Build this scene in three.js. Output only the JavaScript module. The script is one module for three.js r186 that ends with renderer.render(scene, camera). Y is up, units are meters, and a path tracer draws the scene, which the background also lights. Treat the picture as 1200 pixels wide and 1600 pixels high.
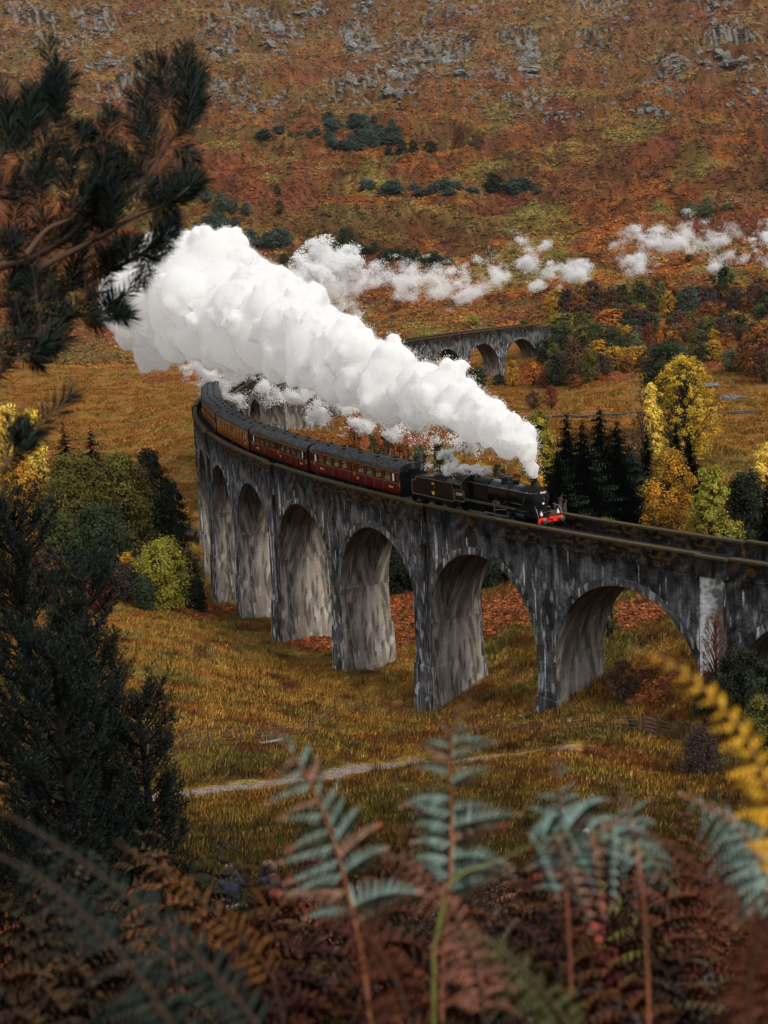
import * as THREE from 'three';
import { createNoise2D, createNoise3D } from 'simplex-noise';
import { mergeGeometries, mergeVertices, toCreasedNormals } from 'three/addons/utils/BufferGeometryUtils.js';
import { RoundedBoxGeometry } from 'three/addons/geometries/RoundedBoxGeometry.js';

// ------------------------------------------------------------------ camera, sky, light, exposure
const scene = new THREE.Scene();
const EYE_Y = 50, FOCAL = 2277.68, PITCH = 0.18228, ROLL = 0.05136;
const camera = new THREE.PerspectiveCamera(2 * Math.atan(800 / FOCAL) * 180 / Math.PI, 0.75, 0.05, 9000);
camera.position.set(0, EYE_Y, 0);
camera.rotation.set(-PITCH, 0, -ROLL, 'YXZ');
camera.focus = 120; camera.userData.fStop = 5;
camera.updateMatrixWorld(true); camera.updateProjectionMatrix();

const renderer = new THREE.WebGLRenderer({ antialias: true });
renderer.toneMapping = THREE.LinearToneMapping;
renderer.toneMappingExposure = 2.1;
renderer.shadowMap.enabled = true;

{ // overcast sky: grey cloud sheet, brighter overhead, soft cloud structure
  const W = 512, H = 256, d = new Float32Array(W * H * 4), n3 = createNoise3D(rngOf(77));
  for (let j = 0; j < H; j++) for (let i = 0; i < W; i++) {
    const up = ((j + 0.5) / H - 0.5) * Math.PI, az = ((i + 0.5) / W - 0.5) * 2 * Math.PI;
    const y = Math.sin(up), x = Math.cos(up) * Math.cos(az), z = Math.cos(up) * Math.sin(az);
    let L = y > 0 ? (1 + 2 * y) / 3 : 0.12;
    if (y > 0) L *= 1 + 0.18 * n3(x * 2.2, y * 4, z * 2.2) + 0.1 * n3(x * 6, y * 9, z * 6);
    const o = (j * W + i) * 4, g = y > 0 ? 1 : 0.8;
    d[o] = L * 0.96 * g * 0.78; d[o + 1] = L * 1.0 * g * 0.78; d[o + 2] = L * 1.06 * g * 0.78; d[o + 3] = 1;
  }
  const t = new THREE.DataTexture(d, W, H, THREE.RGBAFormat, THREE.FloatType);
  t.mapping = THREE.EquirectangularReflectionMapping; t.magFilter = THREE.LinearFilter; t.needsUpdate = true;
  scene.background = t; scene.environment = t;
}
const sun = new THREE.DirectionalLight(0xfff3e2, 1.5);
sun.position.set(150, 200, 40); sun.target.position.set(0, 10, -160);
sun.castShadow = true; sun.shadow.radius = 24; sun.shadow.mapSize.set(2048, 2048);
Object.assign(sun.shadow.camera, { left: -300, right: 300, top: 300, bottom: -300, near: 1, far: 900 });
scene.add(sun, sun.target);
scene.fog = new THREE.FogExp2(0xc9d2d8, 0.000015);

// ------------------------------------------------------------------ helpers
function rngOf(seed) { let s = seed | 0; return () => { s = (s + 0x6d2b79f5) | 0; let t = Math.imul(s ^ (s >>> 15), 1 | s); t = (t + Math.imul(t ^ (t >>> 7), 61 | t)) ^ t; return ((t ^ (t >>> 14)) >>> 0) / 4294967296; }; }
const noiseA = createNoise2D(rngOf(11)), noiseB = createNoise2D(rngOf(23)), noise3 = createNoise3D(rngOf(5));
const clamp = THREE.MathUtils.clamp, lerp = THREE.MathUtils.lerp, sstep = THREE.MathUtils.smoothstep;
const V = (x, y, z) => new THREE.Vector3(x, y, z);
function fbm(x, y, oct = 4, n = noiseA) { let a = 0.5, s = 0; for (let i = 0; i < oct; i++) { s += a * n(x, y); x = x * 2.03 + 17.1; y = y * 2.03 - 9.7; a *= 0.5; } return s; }
function fbm3(x, y, z, oct = 4) { let a = 0.5, s = 0; for (let i = 0; i < oct; i++) { s += a * noise3(x, y, z); x = x * 2.03 + 7.1; y = y * 2.03 - 3.7; z = z * 2.03 + 1.3; a *= 0.5; } return s; }
const used = new Map();
function numbered(name) { const n = used.get(name) ?? 0; used.set(name, n + 1); return n ? name + '_' + String(n).padStart(3, '0') : name; }
function tag(o, label, category, group, kind) {
  if (label) o.userData.label = label; if (category) o.userData.category = category;
  if (group) o.userData.group = group; if (kind) o.userData.kind = kind; return o;
}
function thing(name, label, category, pos = [0, 0, 0], turn = 0, group) {
  const o = new THREE.Group(); o.name = numbered(name); o.position.set(...pos); o.rotation.y = turn; scene.add(o); return tag(o, label, category, group);
}
function part(name, geo, mat, parent) {
  const m = new THREE.Mesh(geo, mat); m.name = parent ? name : numbered(name); m.castShadow = m.receiveShadow = true; (parent ?? scene).add(m); return m;
}
function copyOf(root, name, label, pos, turn = 0, scale = 1, group) {
  const o = root.clone(); o.name = numbered(name); o.position.copy(pos); o.rotation.y = turn; if (scale.isVector3) o.scale.copy(scale); else o.scale.setScalar(scale);
  o.userData = { ...root.userData }; if (label) o.userData.label = label; if (group) o.userData.group = group; scene.add(o); return o;
}
const std = (rgb, rough = 0.9, extra = {}) => { const m = new THREE.MeshPhysicalMaterial({ roughness: rough, specularIntensity: rough > 0.8 ? 0.2 : 0.6, ...extra }); m.color.setRGB(...rgb); return m; };
const phys = (rgb, rough = 0.9, extra = {}) => { const m = new THREE.MeshPhysicalMaterial({ roughness: rough, ...extra }); m.color.setRGB(...rgb); return m; };

// a pixel of the 1200 x 1600 photograph becomes a direction; at() walks along it to a level distance r
function ray(px, py) { return V(px / 600 - 1, 1 - py / 800, 0.5).unproject(camera).sub(camera.position).normalize(); }
function at(px, py, r) { const d = ray(px, py); return d.multiplyScalar(r / Math.hypot(d.x, d.z)).add(camera.position); }
const toPx = (p) => { const q = p.clone().project(camera); return [(q.x + 1) * 600, (1 - q.y) * 800]; };

// triangles gathered with uv and colour, then built into one geometry
class MB {
  constructor() { this.p = []; this.u = []; this.c = []; this.n = []; }
  tri(a, b, c, ua, ub, uc) { this.p.push(a.x, a.y, a.z, b.x, b.y, b.z, c.x, c.y, c.z); if (ua) this.u.push(...ua, ...ub, ...uc); return this; }
  quad(a, b, c, d, ua, ub, uc, ud) { this.tri(a, b, c, ua, ub, uc); this.tri(a, c, d, ua, uc, ud); return this; }
  col(r, g, b, n) { for (let i = 0; i < n; i++) this.c.push(r, g, b); return this; }
  norm(v, n) { for (let i = 0; i < n; i++) this.n.push(v.x, v.y, v.z); return this; }
  geo(crease) {
    let g = new THREE.BufferGeometry();
    g.setAttribute('position', new THREE.BufferAttribute(new Float32Array(this.p), 3));
    if (this.u.length) g.setAttribute('uv', new THREE.BufferAttribute(new Float32Array(this.u), 2));
    if (this.c.length) g.setAttribute('color', new THREE.BufferAttribute(new Float32Array(this.c), 3));
    if (this.n.length) g.setAttribute('normal', new THREE.BufferAttribute(new Float32Array(this.n), 3));
    else if (crease) g = toCreasedNormals(g, crease); else g.computeVertexNormals();
    return g;
  }
}
function tube(pts, r0, r1, seg = 6, per = 1) {
  const curve = new THREE.CatmullRomCurve3(pts), n = Math.max(2, (pts.length - 1) * per), fr = curve.computeFrenetFrames(n, false), pos = [], idx = [];
  for (let i = 0; i <= n; i++) {
    const c = curve.getPoint(i / n), r = lerp(r0, r1, i / n);
    for (let j = 0; j <= seg; j++) { const a = j / seg * Math.PI * 2; pos.push(...c.clone().addScaledVector(fr.normals[i], Math.cos(a) * r).addScaledVector(fr.binormals[i], Math.sin(a) * r).toArray()); }
  }
  for (let i = 0; i < n; i++) for (let j = 0; j < seg; j++) { const a = i * (seg + 1) + j, b = a + seg + 1; idx.push(a, a + 1, b, b, a + 1, b + 1); }
  const g = new THREE.BufferGeometry(); g.setAttribute('position', new THREE.Float32BufferAttribute(pos, 3));
  g.setAttribute('uv', new THREE.Float32BufferAttribute(new Float32Array(pos.length / 3 * 2), 2)); g.setIndex(idx); g.computeVertexNormals(); return g;
}
const merge = (list) => mergeGeometries(list.map((g) => { const q = g.index ? g.toNonIndexed() : g; for (const k of Object.keys(q.attributes)) if (k !== 'position' && k !== 'normal') q.deleteAttribute(k); return q; }));
const box = (w, h, d, x = 0, y = 0, z = 0) => new THREE.BoxGeometry(w, h, d).translate(x, y, z);
const rbox = (w, h, d, r, x = 0, y = 0, z = 0) => new RoundedBoxGeometry(w, h, d, 2, r).translate(x, y, z);
const cyl = (r, len, axis = 'y', x = 0, y = 0, z = 0, seg = 20, r2 = r) => { const g = new THREE.CylinderGeometry(r2, r, len, seg); if (axis === 'x') g.rotateZ(-Math.PI / 2); if (axis === 'z') g.rotateX(Math.PI / 2); return g.translate(x, y, z); };

// a mesh from a field (negative inside) by surface nets
function surfaceNets(f, lo, hi, cell) {
  const n = [0, 1, 2].map((i) => Math.ceil((hi[i] - lo[i]) / cell) + 1), [nx, ny, nz] = n, F = new Float32Array(nx * ny * nz);
  for (let k = 0, o = 0; k < nz; k++) for (let j = 0; j < ny; j++) for (let i = 0; i < nx; i++, o++) F[o] = f(lo[0] + i * cell, lo[1] + j * cell, lo[2] + k * cell);
  return netsOf(F, n, lo, cell);
}
function netsOf(F, [nx, ny, nz], lo, cell) {
  const id = new Int32Array(nx * ny * nz).fill(-1);
  const pos = [], idx = [], E = [[0, 1], [2, 3], [4, 5], [6, 7], [0, 2], [1, 3], [4, 6], [5, 7], [0, 4], [1, 5], [2, 6], [3, 7]], sx = 1, sy = nx, sz = nx * ny;
  for (let k = 0; k < nz - 1; k++) for (let j = 0; j < ny - 1; j++) for (let i = 0; i < nx - 1; i++) {
    const o = i + j * sy + k * sz, s0 = F[o] < 0; if (s0 === F[o + 1] < 0 && s0 === F[o + sy] < 0 && s0 === F[o + sz] < 0 && s0 === F[o + 1 + sy] < 0 && s0 === F[o + 1 + sz] < 0 && s0 === F[o + sy + sz] < 0 && s0 === F[o + 1 + sy + sz] < 0) continue;
    const v = [0, 1, 2, 3, 4, 5, 6, 7].map((c) => F[o + (c & 1) * sx + (c >> 1 & 1) * sy + (c >> 2 & 1) * sz]);
    let m = 0; for (let c = 0; c < 8; c++) if (v[c] < 0) m |= 1 << c;
    if (m === 0 || m === 255) continue;
    let x = 0, y = 0, z = 0, q = 0;
    for (const [a, b] of E) if ((v[a] < 0) !== (v[b] < 0)) { const t = v[a] / (v[a] - v[b]); x += lerp(a & 1, b & 1, t); y += lerp(a >> 1 & 1, b >> 1 & 1, t); z += lerp(a >> 2 & 1, b >> 2 & 1, t); q++; }
    id[o] = pos.length / 3; pos.push(lo[0] + (i + x / q) * cell, lo[1] + (j + y / q) * cell, lo[2] + (k + z / q) * cell);
  }
  for (let k = 1; k < nz - 1; k++) for (let j = 1; j < ny - 1; j++) for (let i = 1; i < nx - 1; i++) {
    const o = i + j * sy + k * sz, inn = F[o] < 0;
    for (const [d, a, b] of [[sx, sy, sz], [sy, sz, sx], [sz, sx, sy]]) {
      if (inn === F[o + d] < 0) continue;
      const A = id[o - a - b], B = id[o - b], C = id[o], D = id[o - a];
      if (inn) idx.push(A, B, C, A, C, D); else idx.push(A, C, B, A, D, C);
    }
  }
  const g = new THREE.BufferGeometry(); g.setAttribute('position', new THREE.Float32BufferAttribute(pos, 3)); g.setIndex(idx); g.computeVertexNormals(); return g;
}
// computed colour texture: fill(x, y in 0..1) returns linear rgb
function texture(size, fill, sizeY = size) {
  const d = new Uint8Array(size * sizeY * 4), e = (v) => { v = clamp(v, 0, 1); return 255 * (v <= 0.0031308 ? v * 12.92 : 1.055 * Math.pow(v, 1 / 2.4) - 0.055); };
  for (let j = 0; j < sizeY; j++) for (let i = 0; i < size; i++) { const c = fill((i + 0.5) / size, (j + 0.5) / sizeY), o = (j * size + i) * 4; d[o] = e(c[0]); d[o + 1] = e(c[1]); d[o + 2] = e(c[2]); d[o + 3] = 255; }
  const t = new THREE.DataTexture(d, size, sizeY); t.colorSpace = THREE.SRGBColorSpace; t.wrapS = t.wrapT = THREE.RepeatWrapping; t.magFilter = THREE.LinearFilter; t.needsUpdate = true; return t;
}
function grey(size, fill, sizeY = size) {
  const d = new Uint8Array(size * sizeY * 4);
  for (let j = 0; j < sizeY; j++) for (let i = 0; i < size; i++) { const c = clamp(fill((i + 0.5) / size, (j + 0.5) / sizeY), 0, 1) * 255, o = (j * size + i) * 4; d[o] = d[o + 1] = d[o + 2] = c; d[o + 3] = 255; }
  const t = new THREE.DataTexture(d, size, sizeY); t.wrapS = t.wrapT = THREE.RepeatWrapping; t.magFilter = THREE.LinearFilter; t.needsUpdate = true; return t;
}
// noise that repeats over the unit square
function tileNoise(x, y, f, n = noise3) { const a = x * 2 * Math.PI, b = y * 2 * Math.PI, r = f / (2 * Math.PI); return n(Math.cos(a) * r + 3.3 * Math.cos(b) * r * 0.31, Math.sin(a) * r + Math.cos(b) * r, Math.sin(b) * r); }
// ------------------------------------------------------------------ the railway's line in plan: a circle of 225 m, k counts arches
const R = 225, PM = 16.87, CX = 198.543, CZ = -243.473, PHI0 = 2.45329;
const parapetTop = (k) => EYE_Y - 22.501 - 0.00473 * PM * k;
const onCurve = (k, r, y) => { const a = PHI0 + k * PM / R; return V(CX + r * Math.cos(a), y, CZ + r * Math.sin(a)); };
const RAIL = -0.95; // rail level below the parapet's top

// ------------------------------------------------------------------ terrain height: control points seen in the photograph, joined by a thin plate
const CTRL = []; // [theta, ln r, y]
const ctrl = (px, py, r) => { const p = at(px, py, r); CTRL.push([Math.atan2(p.x, -p.z), Math.log(r), p.y]); };
for (const th of [-0.3, 0, 0.3]) for (const [r, y] of [[0.8, 48.3], [1.1, 48.3], [1.5, 48.25], [2.1, 48.0], [3.1, 47.4], [6, 46.0], [14, 42.2], [30, 35.3], [48, 28.3]]) CTRL.push([th, Math.log(r), y - (th > 0 ? 0.0 : 0) * r]);
for (const [px, py, r] of [
  [300, 1240, 84], [560, 1205, 90], [780, 1180, 94], [950, 1160, 95], [1150, 1170, 92], [60, 1260, 82],
  [1035, 1150, 99], [855, 1103, 114], [665, 1113, 126], [530, 1060, 140], [442, 1010, 155], [378, 968, 172], [318, 945, 190], [1115, 1045, 107], [250, 1080, 118], [60, 1060, 124],
  [100, 925, 172], [230, 935, 172], [60, 850, 210], [270, 835, 232], [150, 690, 310], [290, 660, 315], [20, 640, 330],
  [150, 580, 435], [20, 575, 440], [290, 585, 420],
  [790, 945, 150], [1000, 940, 142], [600, 940, 168], [980, 1030, 118], [740, 850, 195], [1150, 850, 175], [1190, 900, 150],
  [1150, 760, 212], [1160, 655, 280], [1000, 655, 288], [880, 650, 305], [760, 620, 350], [620, 640, 330],
  [770, 596, 385], [660, 590, 395], [840, 575, 398], [870, 530, 406], [1150, 590, 330], [1190, 640, 300],
  [1000, 505, 430], [1190, 497, 430], [1100, 545, 390], [940, 560, 385],
  [600, 540, 458], [600, 480, 520], [600, 400, 610], [600, 250, 770], [600, 130, 930], [600, 0, 1130],
  [300, 500, 520], [300, 400, 610], [300, 250, 760], [300, 130, 920], [300, 0, 1120],
  [20, 480, 540], [20, 300, 720], [20, 130, 930], [20, 0, 1120],
  [900, 450, 500], [900, 400, 580], [900, 250, 740], [900, 130, 900], [900, 0, 1100],
  [1180, 430, 500], [1180, 380, 570], [1180, 250, 720], [1180, 130, 880], [1180, 0, 1080],
  [300, -160, 1400], [900, -160, 1400], [600, -230, 1700], [-200, -160, 1400], [1400, -160, 1400],
  [-300, 300, 720], [-300, 570, 440], [-300, 700, 300], [-300, 900, 175], [-300, 1200, 84], [1500, 300, 680], [1500, 450, 430], [1500, 650, 260], [1500, 850, 150], [1500, 1150, 85],
]) ctrl(px, py, r);
const TS = 2.6, phi = (d2) => d2 > 1e-12 ? 0.5 * d2 * Math.log(d2) : 0;
const TPS = (() => { // solve the thin plate
  const n = CTRL.length, N = n + 3, A = Array.from({ length: N }, () => new Float64Array(N + 1));
  for (let i = 0; i < n; i++) {
    for (let j = 0; j < n; j++) A[i][j] = phi(((CTRL[i][0] - CTRL[j][0]) * TS) ** 2 + (CTRL[i][1] - CTRL[j][1]) ** 2);
    A[i][i] += 0.0006; A[i][n] = A[n][i] = 1; A[i][n + 1] = A[n + 1][i] = CTRL[i][0] * TS; A[i][n + 2] = A[n + 2][i] = CTRL[i][1]; A[i][N] = CTRL[i][2];
  }
  for (let c = 0; c < N; c++) {
    let p = c; for (let r = c + 1; r < N; r++) if (Math.abs(A[r][c]) > Math.abs(A[p][c])) p = r;
    [A[c], A[p]] = [A[p], A[c]];
    for (let r = 0; r < N; r++) if (r !== c && A[r][c]) { const f = A[r][c] / A[c][c]; for (let k = c; k <= N; k++) A[r][k] -= f * A[c][k]; }
  }
  return A.map((row, i) => row[N] / row[i]);
})();
function tps(th, v) { const n = CTRL.length; let s = TPS[n] + TPS[n + 1] * th * TS + TPS[n + 2] * v; for (let i = 0; i < n; i++) s += TPS[i] * phi(((th - CTRL[i][0]) * TS) ** 2 + (v - CTRL[i][1]) ** 2); return s; }
// distance from the railway in plan, beyond the viaduct at both ends it is carried on the tangent
const TRACK = []; // [x, z, y of rail] for the line off the viaduct
{
  const e = onCurve(20, R, 0), a = PHI0 + 20 * PM / R; let dx = -Math.sin(a), dz = Math.cos(a), x = e.x, z = e.z, turn = 0.0;
  for (let s = 0; s < 420; s += 6) { TRACK.push([x, z, parapetTop(20) + RAIL + s * 0.004]); const t = s < 70 ? 1 / R : s < 150 ? 0.0025 : 0; const c = Math.cos(t * 6), sn = Math.sin(t * 6); [dx, dz] = [dx * c - dz * sn, dx * sn + dz * c]; x += dx * 6; z += dz * 6; }
}
function railBench(x, z, y) { // level formation where the line runs on the hillside
  let best = 1e9, h = 0; for (const [a, b, c] of TRACK.slice(3)) { const d = (x - a) ** 2 + (z - b) ** 2; if (d < best) { best = d; h = c; } }
  best = Math.sqrt(best); return best > 12 ? y : lerp(h - 0.55, y, sstep(best, 3.0, 12));
}
// crags of the upper hill: knolls with a steep front, found on the smooth slope: pixel, spread in pixels, how many rocks, size in pixels, where
const CRAGS = [ // pixel, spread in pixels, how many, size in pixels, where it is
  [345, 75, 34, 22, 9, 20, 'crag left of the top middle'], [432, 60, 44, 24, 14, 22, 'largest crag at the top left of middle'], [480, 14, 44, 14, 9, 16, 'crag on the top edge left of middle'], [375, 24, 44, 14, 8, 13, 'crag near the top edge above the pine tip'], [150, 46, 36, 14, 8, 13, 'crag at the upper left'], [100, 98, 50, 14, 10, 13, 'crag behind the left pine tips'], [178, 94, 34, 12, 9, 15, 'crag between the pine tips'], [560, 74, 32, 22, 10, 24, 'rounded crag at the top middle'],
  [572, 10, 34, 12, 6, 14, 'crag on the top edge at the middle'], [622, 130, 42, 32, 16, 24, 'big dark crag right of the top middle'], [660, 88, 56, 20, 12, 16, 'crag above the big dark crag'], [705, 102, 40, 24, 12, 20, 'crag right of the big dark crag'], [720, 12, 80, 12, 12, 14, 'line of rocks on the top edge'], [816, 82, 36, 15, 11, 23, 'upper pale crag right of middle'], [830, 116, 36, 16, 10, 23, 'lower pale crag right of middle'], [700, 56, 46, 16, 9, 12, 'scattered rocks near the top right of middle'],
  [845, 178, 60, 16, 14, 13, 'low rock band on the middle slope'], [1015, 172, 60, 18, 14, 13, 'slab band on the right slope'], [1052, 90, 22, 10, 6, 16, 'small crag on the right slope'], [1135, 88, 56, 16, 18, 21, 'long crag at the upper right'], [1180, 142, 30, 20, 10, 14, 'crag at the right edge'], [930, 75, 34, 16, 6, 12, 'rocks on the upper right slope'], [1040, 135, 34, 16, 7, 12, 'rocks above the right slabs'], [345, 150, 60, 14, 10, 11, 'rock band right of the pine tip'], [192, 150, 40, 10, 10, 11, 'rock band seen between the pine branches'], [410, 166, 50, 10, 8, 10, 'rock band above the juniper line'], [560, 150, 60, 20, 12, 12, 'rocks left of the big dark crag'], [1120, 25, 70, 18, 10, 12, 'pale rocks at the top right corner'], [940, 25, 60, 18, 8, 10, 'scattered rocks near the top edge at the right'], [260, 20, 60, 14, 6, 10, 'scattered rocks near the top edge at the left'], [50, 60, 40, 30, 6, 10, 'scattered rocks at the far upper left'], [760, 150, 50, 12, 8, 10, 'rocks between the dark crag and the low band'],
];
const KNOLLS = CRAGS.map(([px, py, sx, sy, n, size]) => { const d = ray(px, py), l = Math.hypot(d.x, d.z), th = Math.atan2(d.x, -d.z); let r = 480; while (r < 1500 && EYE_Y + d.y * r / l > tps(th, Math.log(r))) r *= 1.004; return [d.x * r / l, d.z * r / l, (sx * 1.0 + 5) * r / FOCAL, (sy * 1.1 + 6) * 2.2 * r / FOCAL, (0.6 + size * 0.13) * (0.6 + r / 1500), d.x / l, d.z / l, r]; });
function cragHeight(x, z) { let s = 0; for (const [cx, cz, a, b, H, dx, dz] of KNOLLS) { const ex = x - cx, ez = z - cz, u = ex * dx + ez * dz, v = ex * dz - ez * dx, d = Math.hypot(v / a, (u - b * 0.55) / b); if (d > 1.6) continue; const n = fbm(x / 9 + cx, z / 9, 3) * 0.55 + 0.2 * noiseB(x / 3, z / 3), e = d + n; s += H * (1 - sstep(e, 0.55, 0.78)) * (0.8 + 0.5 * noiseA(x / 6, z / 6)) * (1 - 0.4 * sstep(u, 0, b * 1.5)); } return s; }
function rawHeight(th, r) {
  const tc = Math.abs(th) <= 0.42 ? th : Math.sign(th) * (0.42 + 0.2 * (1 - Math.exp(-(Math.abs(th) - 0.42) / 0.2)));
  const v = Math.log(Math.max(r, 0.8)), x = Math.sin(th) * r, z = -Math.cos(th) * r; let y = tps(tc, v);
  const hill = sstep(r, 440, 640), back = sstep(Math.abs(th), 0.8, 1.9);
  y = lerp(y, 48.3 + Math.min(r * 0.12, 40), back);
  // knolls and gullies on the hill, hummocks in the fields
  const big = fbm(x / 150, z / 150, 3), rid = 1 - Math.abs(fbm(x / 62 + 4, z / 62 * 1.2, 3)) * 2.6;
  const gl = 1 - Math.abs(noiseB((x * 0.8 + z * 0.45) / 105 + fbm(x / 120, z / 120, 2) * 0.9, z / 420)) * 2; y += hill * (big * 10 + rid * 4.5 + gl * 7 + fbm(x / 17, z / 17, 3) * 2.4);
  if (hill > 0) { const t = y / 24 + fbm(x / 160 + 9, z / 160, 2) * 1.1, f = t - Math.floor(t); y += hill * (sstep(f, 0.2, 0.8) - f) * 13 * sstep(noiseA(x / 130 + 5, z / 130), -0.5, 0.4); }
  if (hill > 0) { // rock steps: short terraces that follow the slope
    const t = y / 9 + fbm(x / 90, z / 90, 2, noiseB) * 2.2, f = t - Math.floor(t); y += hill * sstep(r, 620, 760) * (sstep(f, 0.35, 0.65) - f) * 4.2 * sstep(fbm(x / 70, z / 70, 2, noiseB), -0.15, 0.3);
  }
  if (r > 520 && r < 1350 && Math.abs(th) < 0.36) y += cragHeight(x, z);
  const near = sstep(r, 20, 70);
  y += near * (1 - hill) * (fbm(x / 26, z / 26, 3) * 0.9 + fbm(x / 5, z / 5, 2) * 0.22) + sstep(r, 3, 9) * (1 - near) * fbm(x / 3.3, z / 3.3, 3) * 0.3;
  if (r > 330 && Math.abs(th) < 0.9) y = railBench(x, z, y);
  return y;
}
const COLS = [], ROWS = [];
for (let i = 0; i <= 30; i++) COLS.push(-Math.PI + (Math.PI - 0.34) * (i / 30) ** 0.7);
for (let i = 1; i <= 430; i++) COLS.push(-0.34 + 0.68 * i / 430);
for (let i = 1; i <= 30; i++) COLS.push(0.34 + (Math.PI - 0.34) * (i / 30) ** 1.43);
for (let i = 0; i < 110; i++) ROWS.push(0.8 * (60 / 0.8) ** (i / 110));
for (let i = 0; i < 220; i++) ROWS.push(60 * (400 / 60) ** (i / 220));
for (let i = 0; i < 340; i++) ROWS.push(400 * (1300 / 400) ** (i / 340));
for (let i = 0; i <= 20; i++) ROWS.push(1300 * (5200 / 1300) ** (i / 20));
const NC = COLS.length, NR = ROWS.length, HG = new Float32Array(NC * NR);
for (let j = 0; j < NR; j++) for (let i = 0; i < NC; i++) HG[j * NC + i] = rawHeight(COLS[i], ROWS[j]);
function find(a, v) { let lo = 0, hi = a.length - 2; if (v <= a[0]) return 0; while (lo < hi) { const m = (lo + hi + 1) >> 1; if (a[m] <= v) lo = m; else hi = m - 1; } return lo; }
function height(x, z) {
  const th = Math.atan2(x, -z), r = Math.hypot(x, z), i = find(COLS, th), j = find(ROWS, r), a = clamp((th - COLS[i]) / (COLS[i + 1] - COLS[i]), 0, 1), b = clamp((r - ROWS[j]) / (ROWS[j + 1] - ROWS[j]), 0, 1);
  return lerp(lerp(HG[j * NC + i], HG[j * NC + i + 1], a), lerp(HG[(j + 1) * NC + i], HG[(j + 1) * NC + i + 1], a), b);
}
// where the ray of a pixel meets the ground (from a least distance on)
function ground(px, py, from = 1) {
  const d = ray(px, py), l = Math.hypot(d.x, d.z); let r = from, pr = from;
  for (; r < 2500; r *= 1.006) {
    const y = EYE_Y + d.y * r / l;
    if (y < height(d.x * r / l, d.z * r / l)) {
      let a = pr, b = r; for (let i = 0; i < 18; i++) { const m = (a + b) / 2; if (EYE_Y + d.y * m / l < height(d.x * m / l, d.z * m / l)) b = m; else a = m; }
      r = b; break;
    }
    pr = r;
  }
  const x = d.x * r / l, z = d.z * r / l; return V(x, height(x, z), z);
}
const dist = (p) => Math.hypot(p.x, p.z);
function pathDistance(x, z) { let b = 1e9; for (let i = 1; i < PATHS.length; i++) { const s = PATHS[i - 1], e = PATHS[i]; if (!s || !e) continue; const dx = e.x - s.x, dz = e.z - s.z, t = clamp(((x - s.x) * dx + (z - s.z) * dz) / (dx * dx + dz * dz), 0, 1); b = Math.min(b, Math.hypot(x - s.x - dx * t, z - s.z - dz * t)); } return b; }
const PATHS = [...[[225, 1247], [300, 1240], [380, 1230], [470, 1218], [560, 1203], [650, 1193], [740, 1186], [830, 1176], [885, 1170]].map((p) => ground(...p)), null, ...[[760, 1405], [800, 1425], [850, 1450], [905, 1470]].map((p) => ground(...p))];

// ------------------------------------------------------------------ ground colours (linear base colours of what grows there)
const mix3 = (a, b, t) => [lerp(a[0], b[0], t), lerp(a[1], b[1], t), lerp(a[2], b[2], t)];
const C = { gold: [0.245, 0.135, 0.027], straw: [0.27, 0.185, 0.06], olive: [0.118, 0.104, 0.024], green: [0.06, 0.062, 0.014], rust: [0.17, 0.05, 0.013], red: [0.115, 0.034, 0.015], brown: [0.06, 0.026, 0.011], peat: [0.024, 0.015, 0.010], orange: [0.205, 0.068, 0.013] };
const BRACKEN = [ // patches of red bracken in the fields: pixel, radius in metres
  [790, 955, 9], [740, 985, 6], [620, 975, 6], [625, 1000, 6], [270, 948, 6], [330, 952, 5], [1000, 965, 7], [960, 955, 6], [1035, 955, 6], [490, 1005, 4], [640, 940, 6], [800, 935, 8], [1020, 1080, 3], [270, 590, 12], [320, 590, 10], [1120, 570, 14], [1170, 520, 16], [960, 590, 8], [1040, 560, 12], [1190, 560, 16], [820, 590, 8], [560, 690, 14], [640, 690, 14], [600, 660, 14], [1190, 470, 16],
].map(([a, b, r]) => { const p = ground(a, b, 60); return [p.x, p.z, r * 0.72]; });
const HEIGHT_AT = (x, z) => height(x, z);
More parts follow.
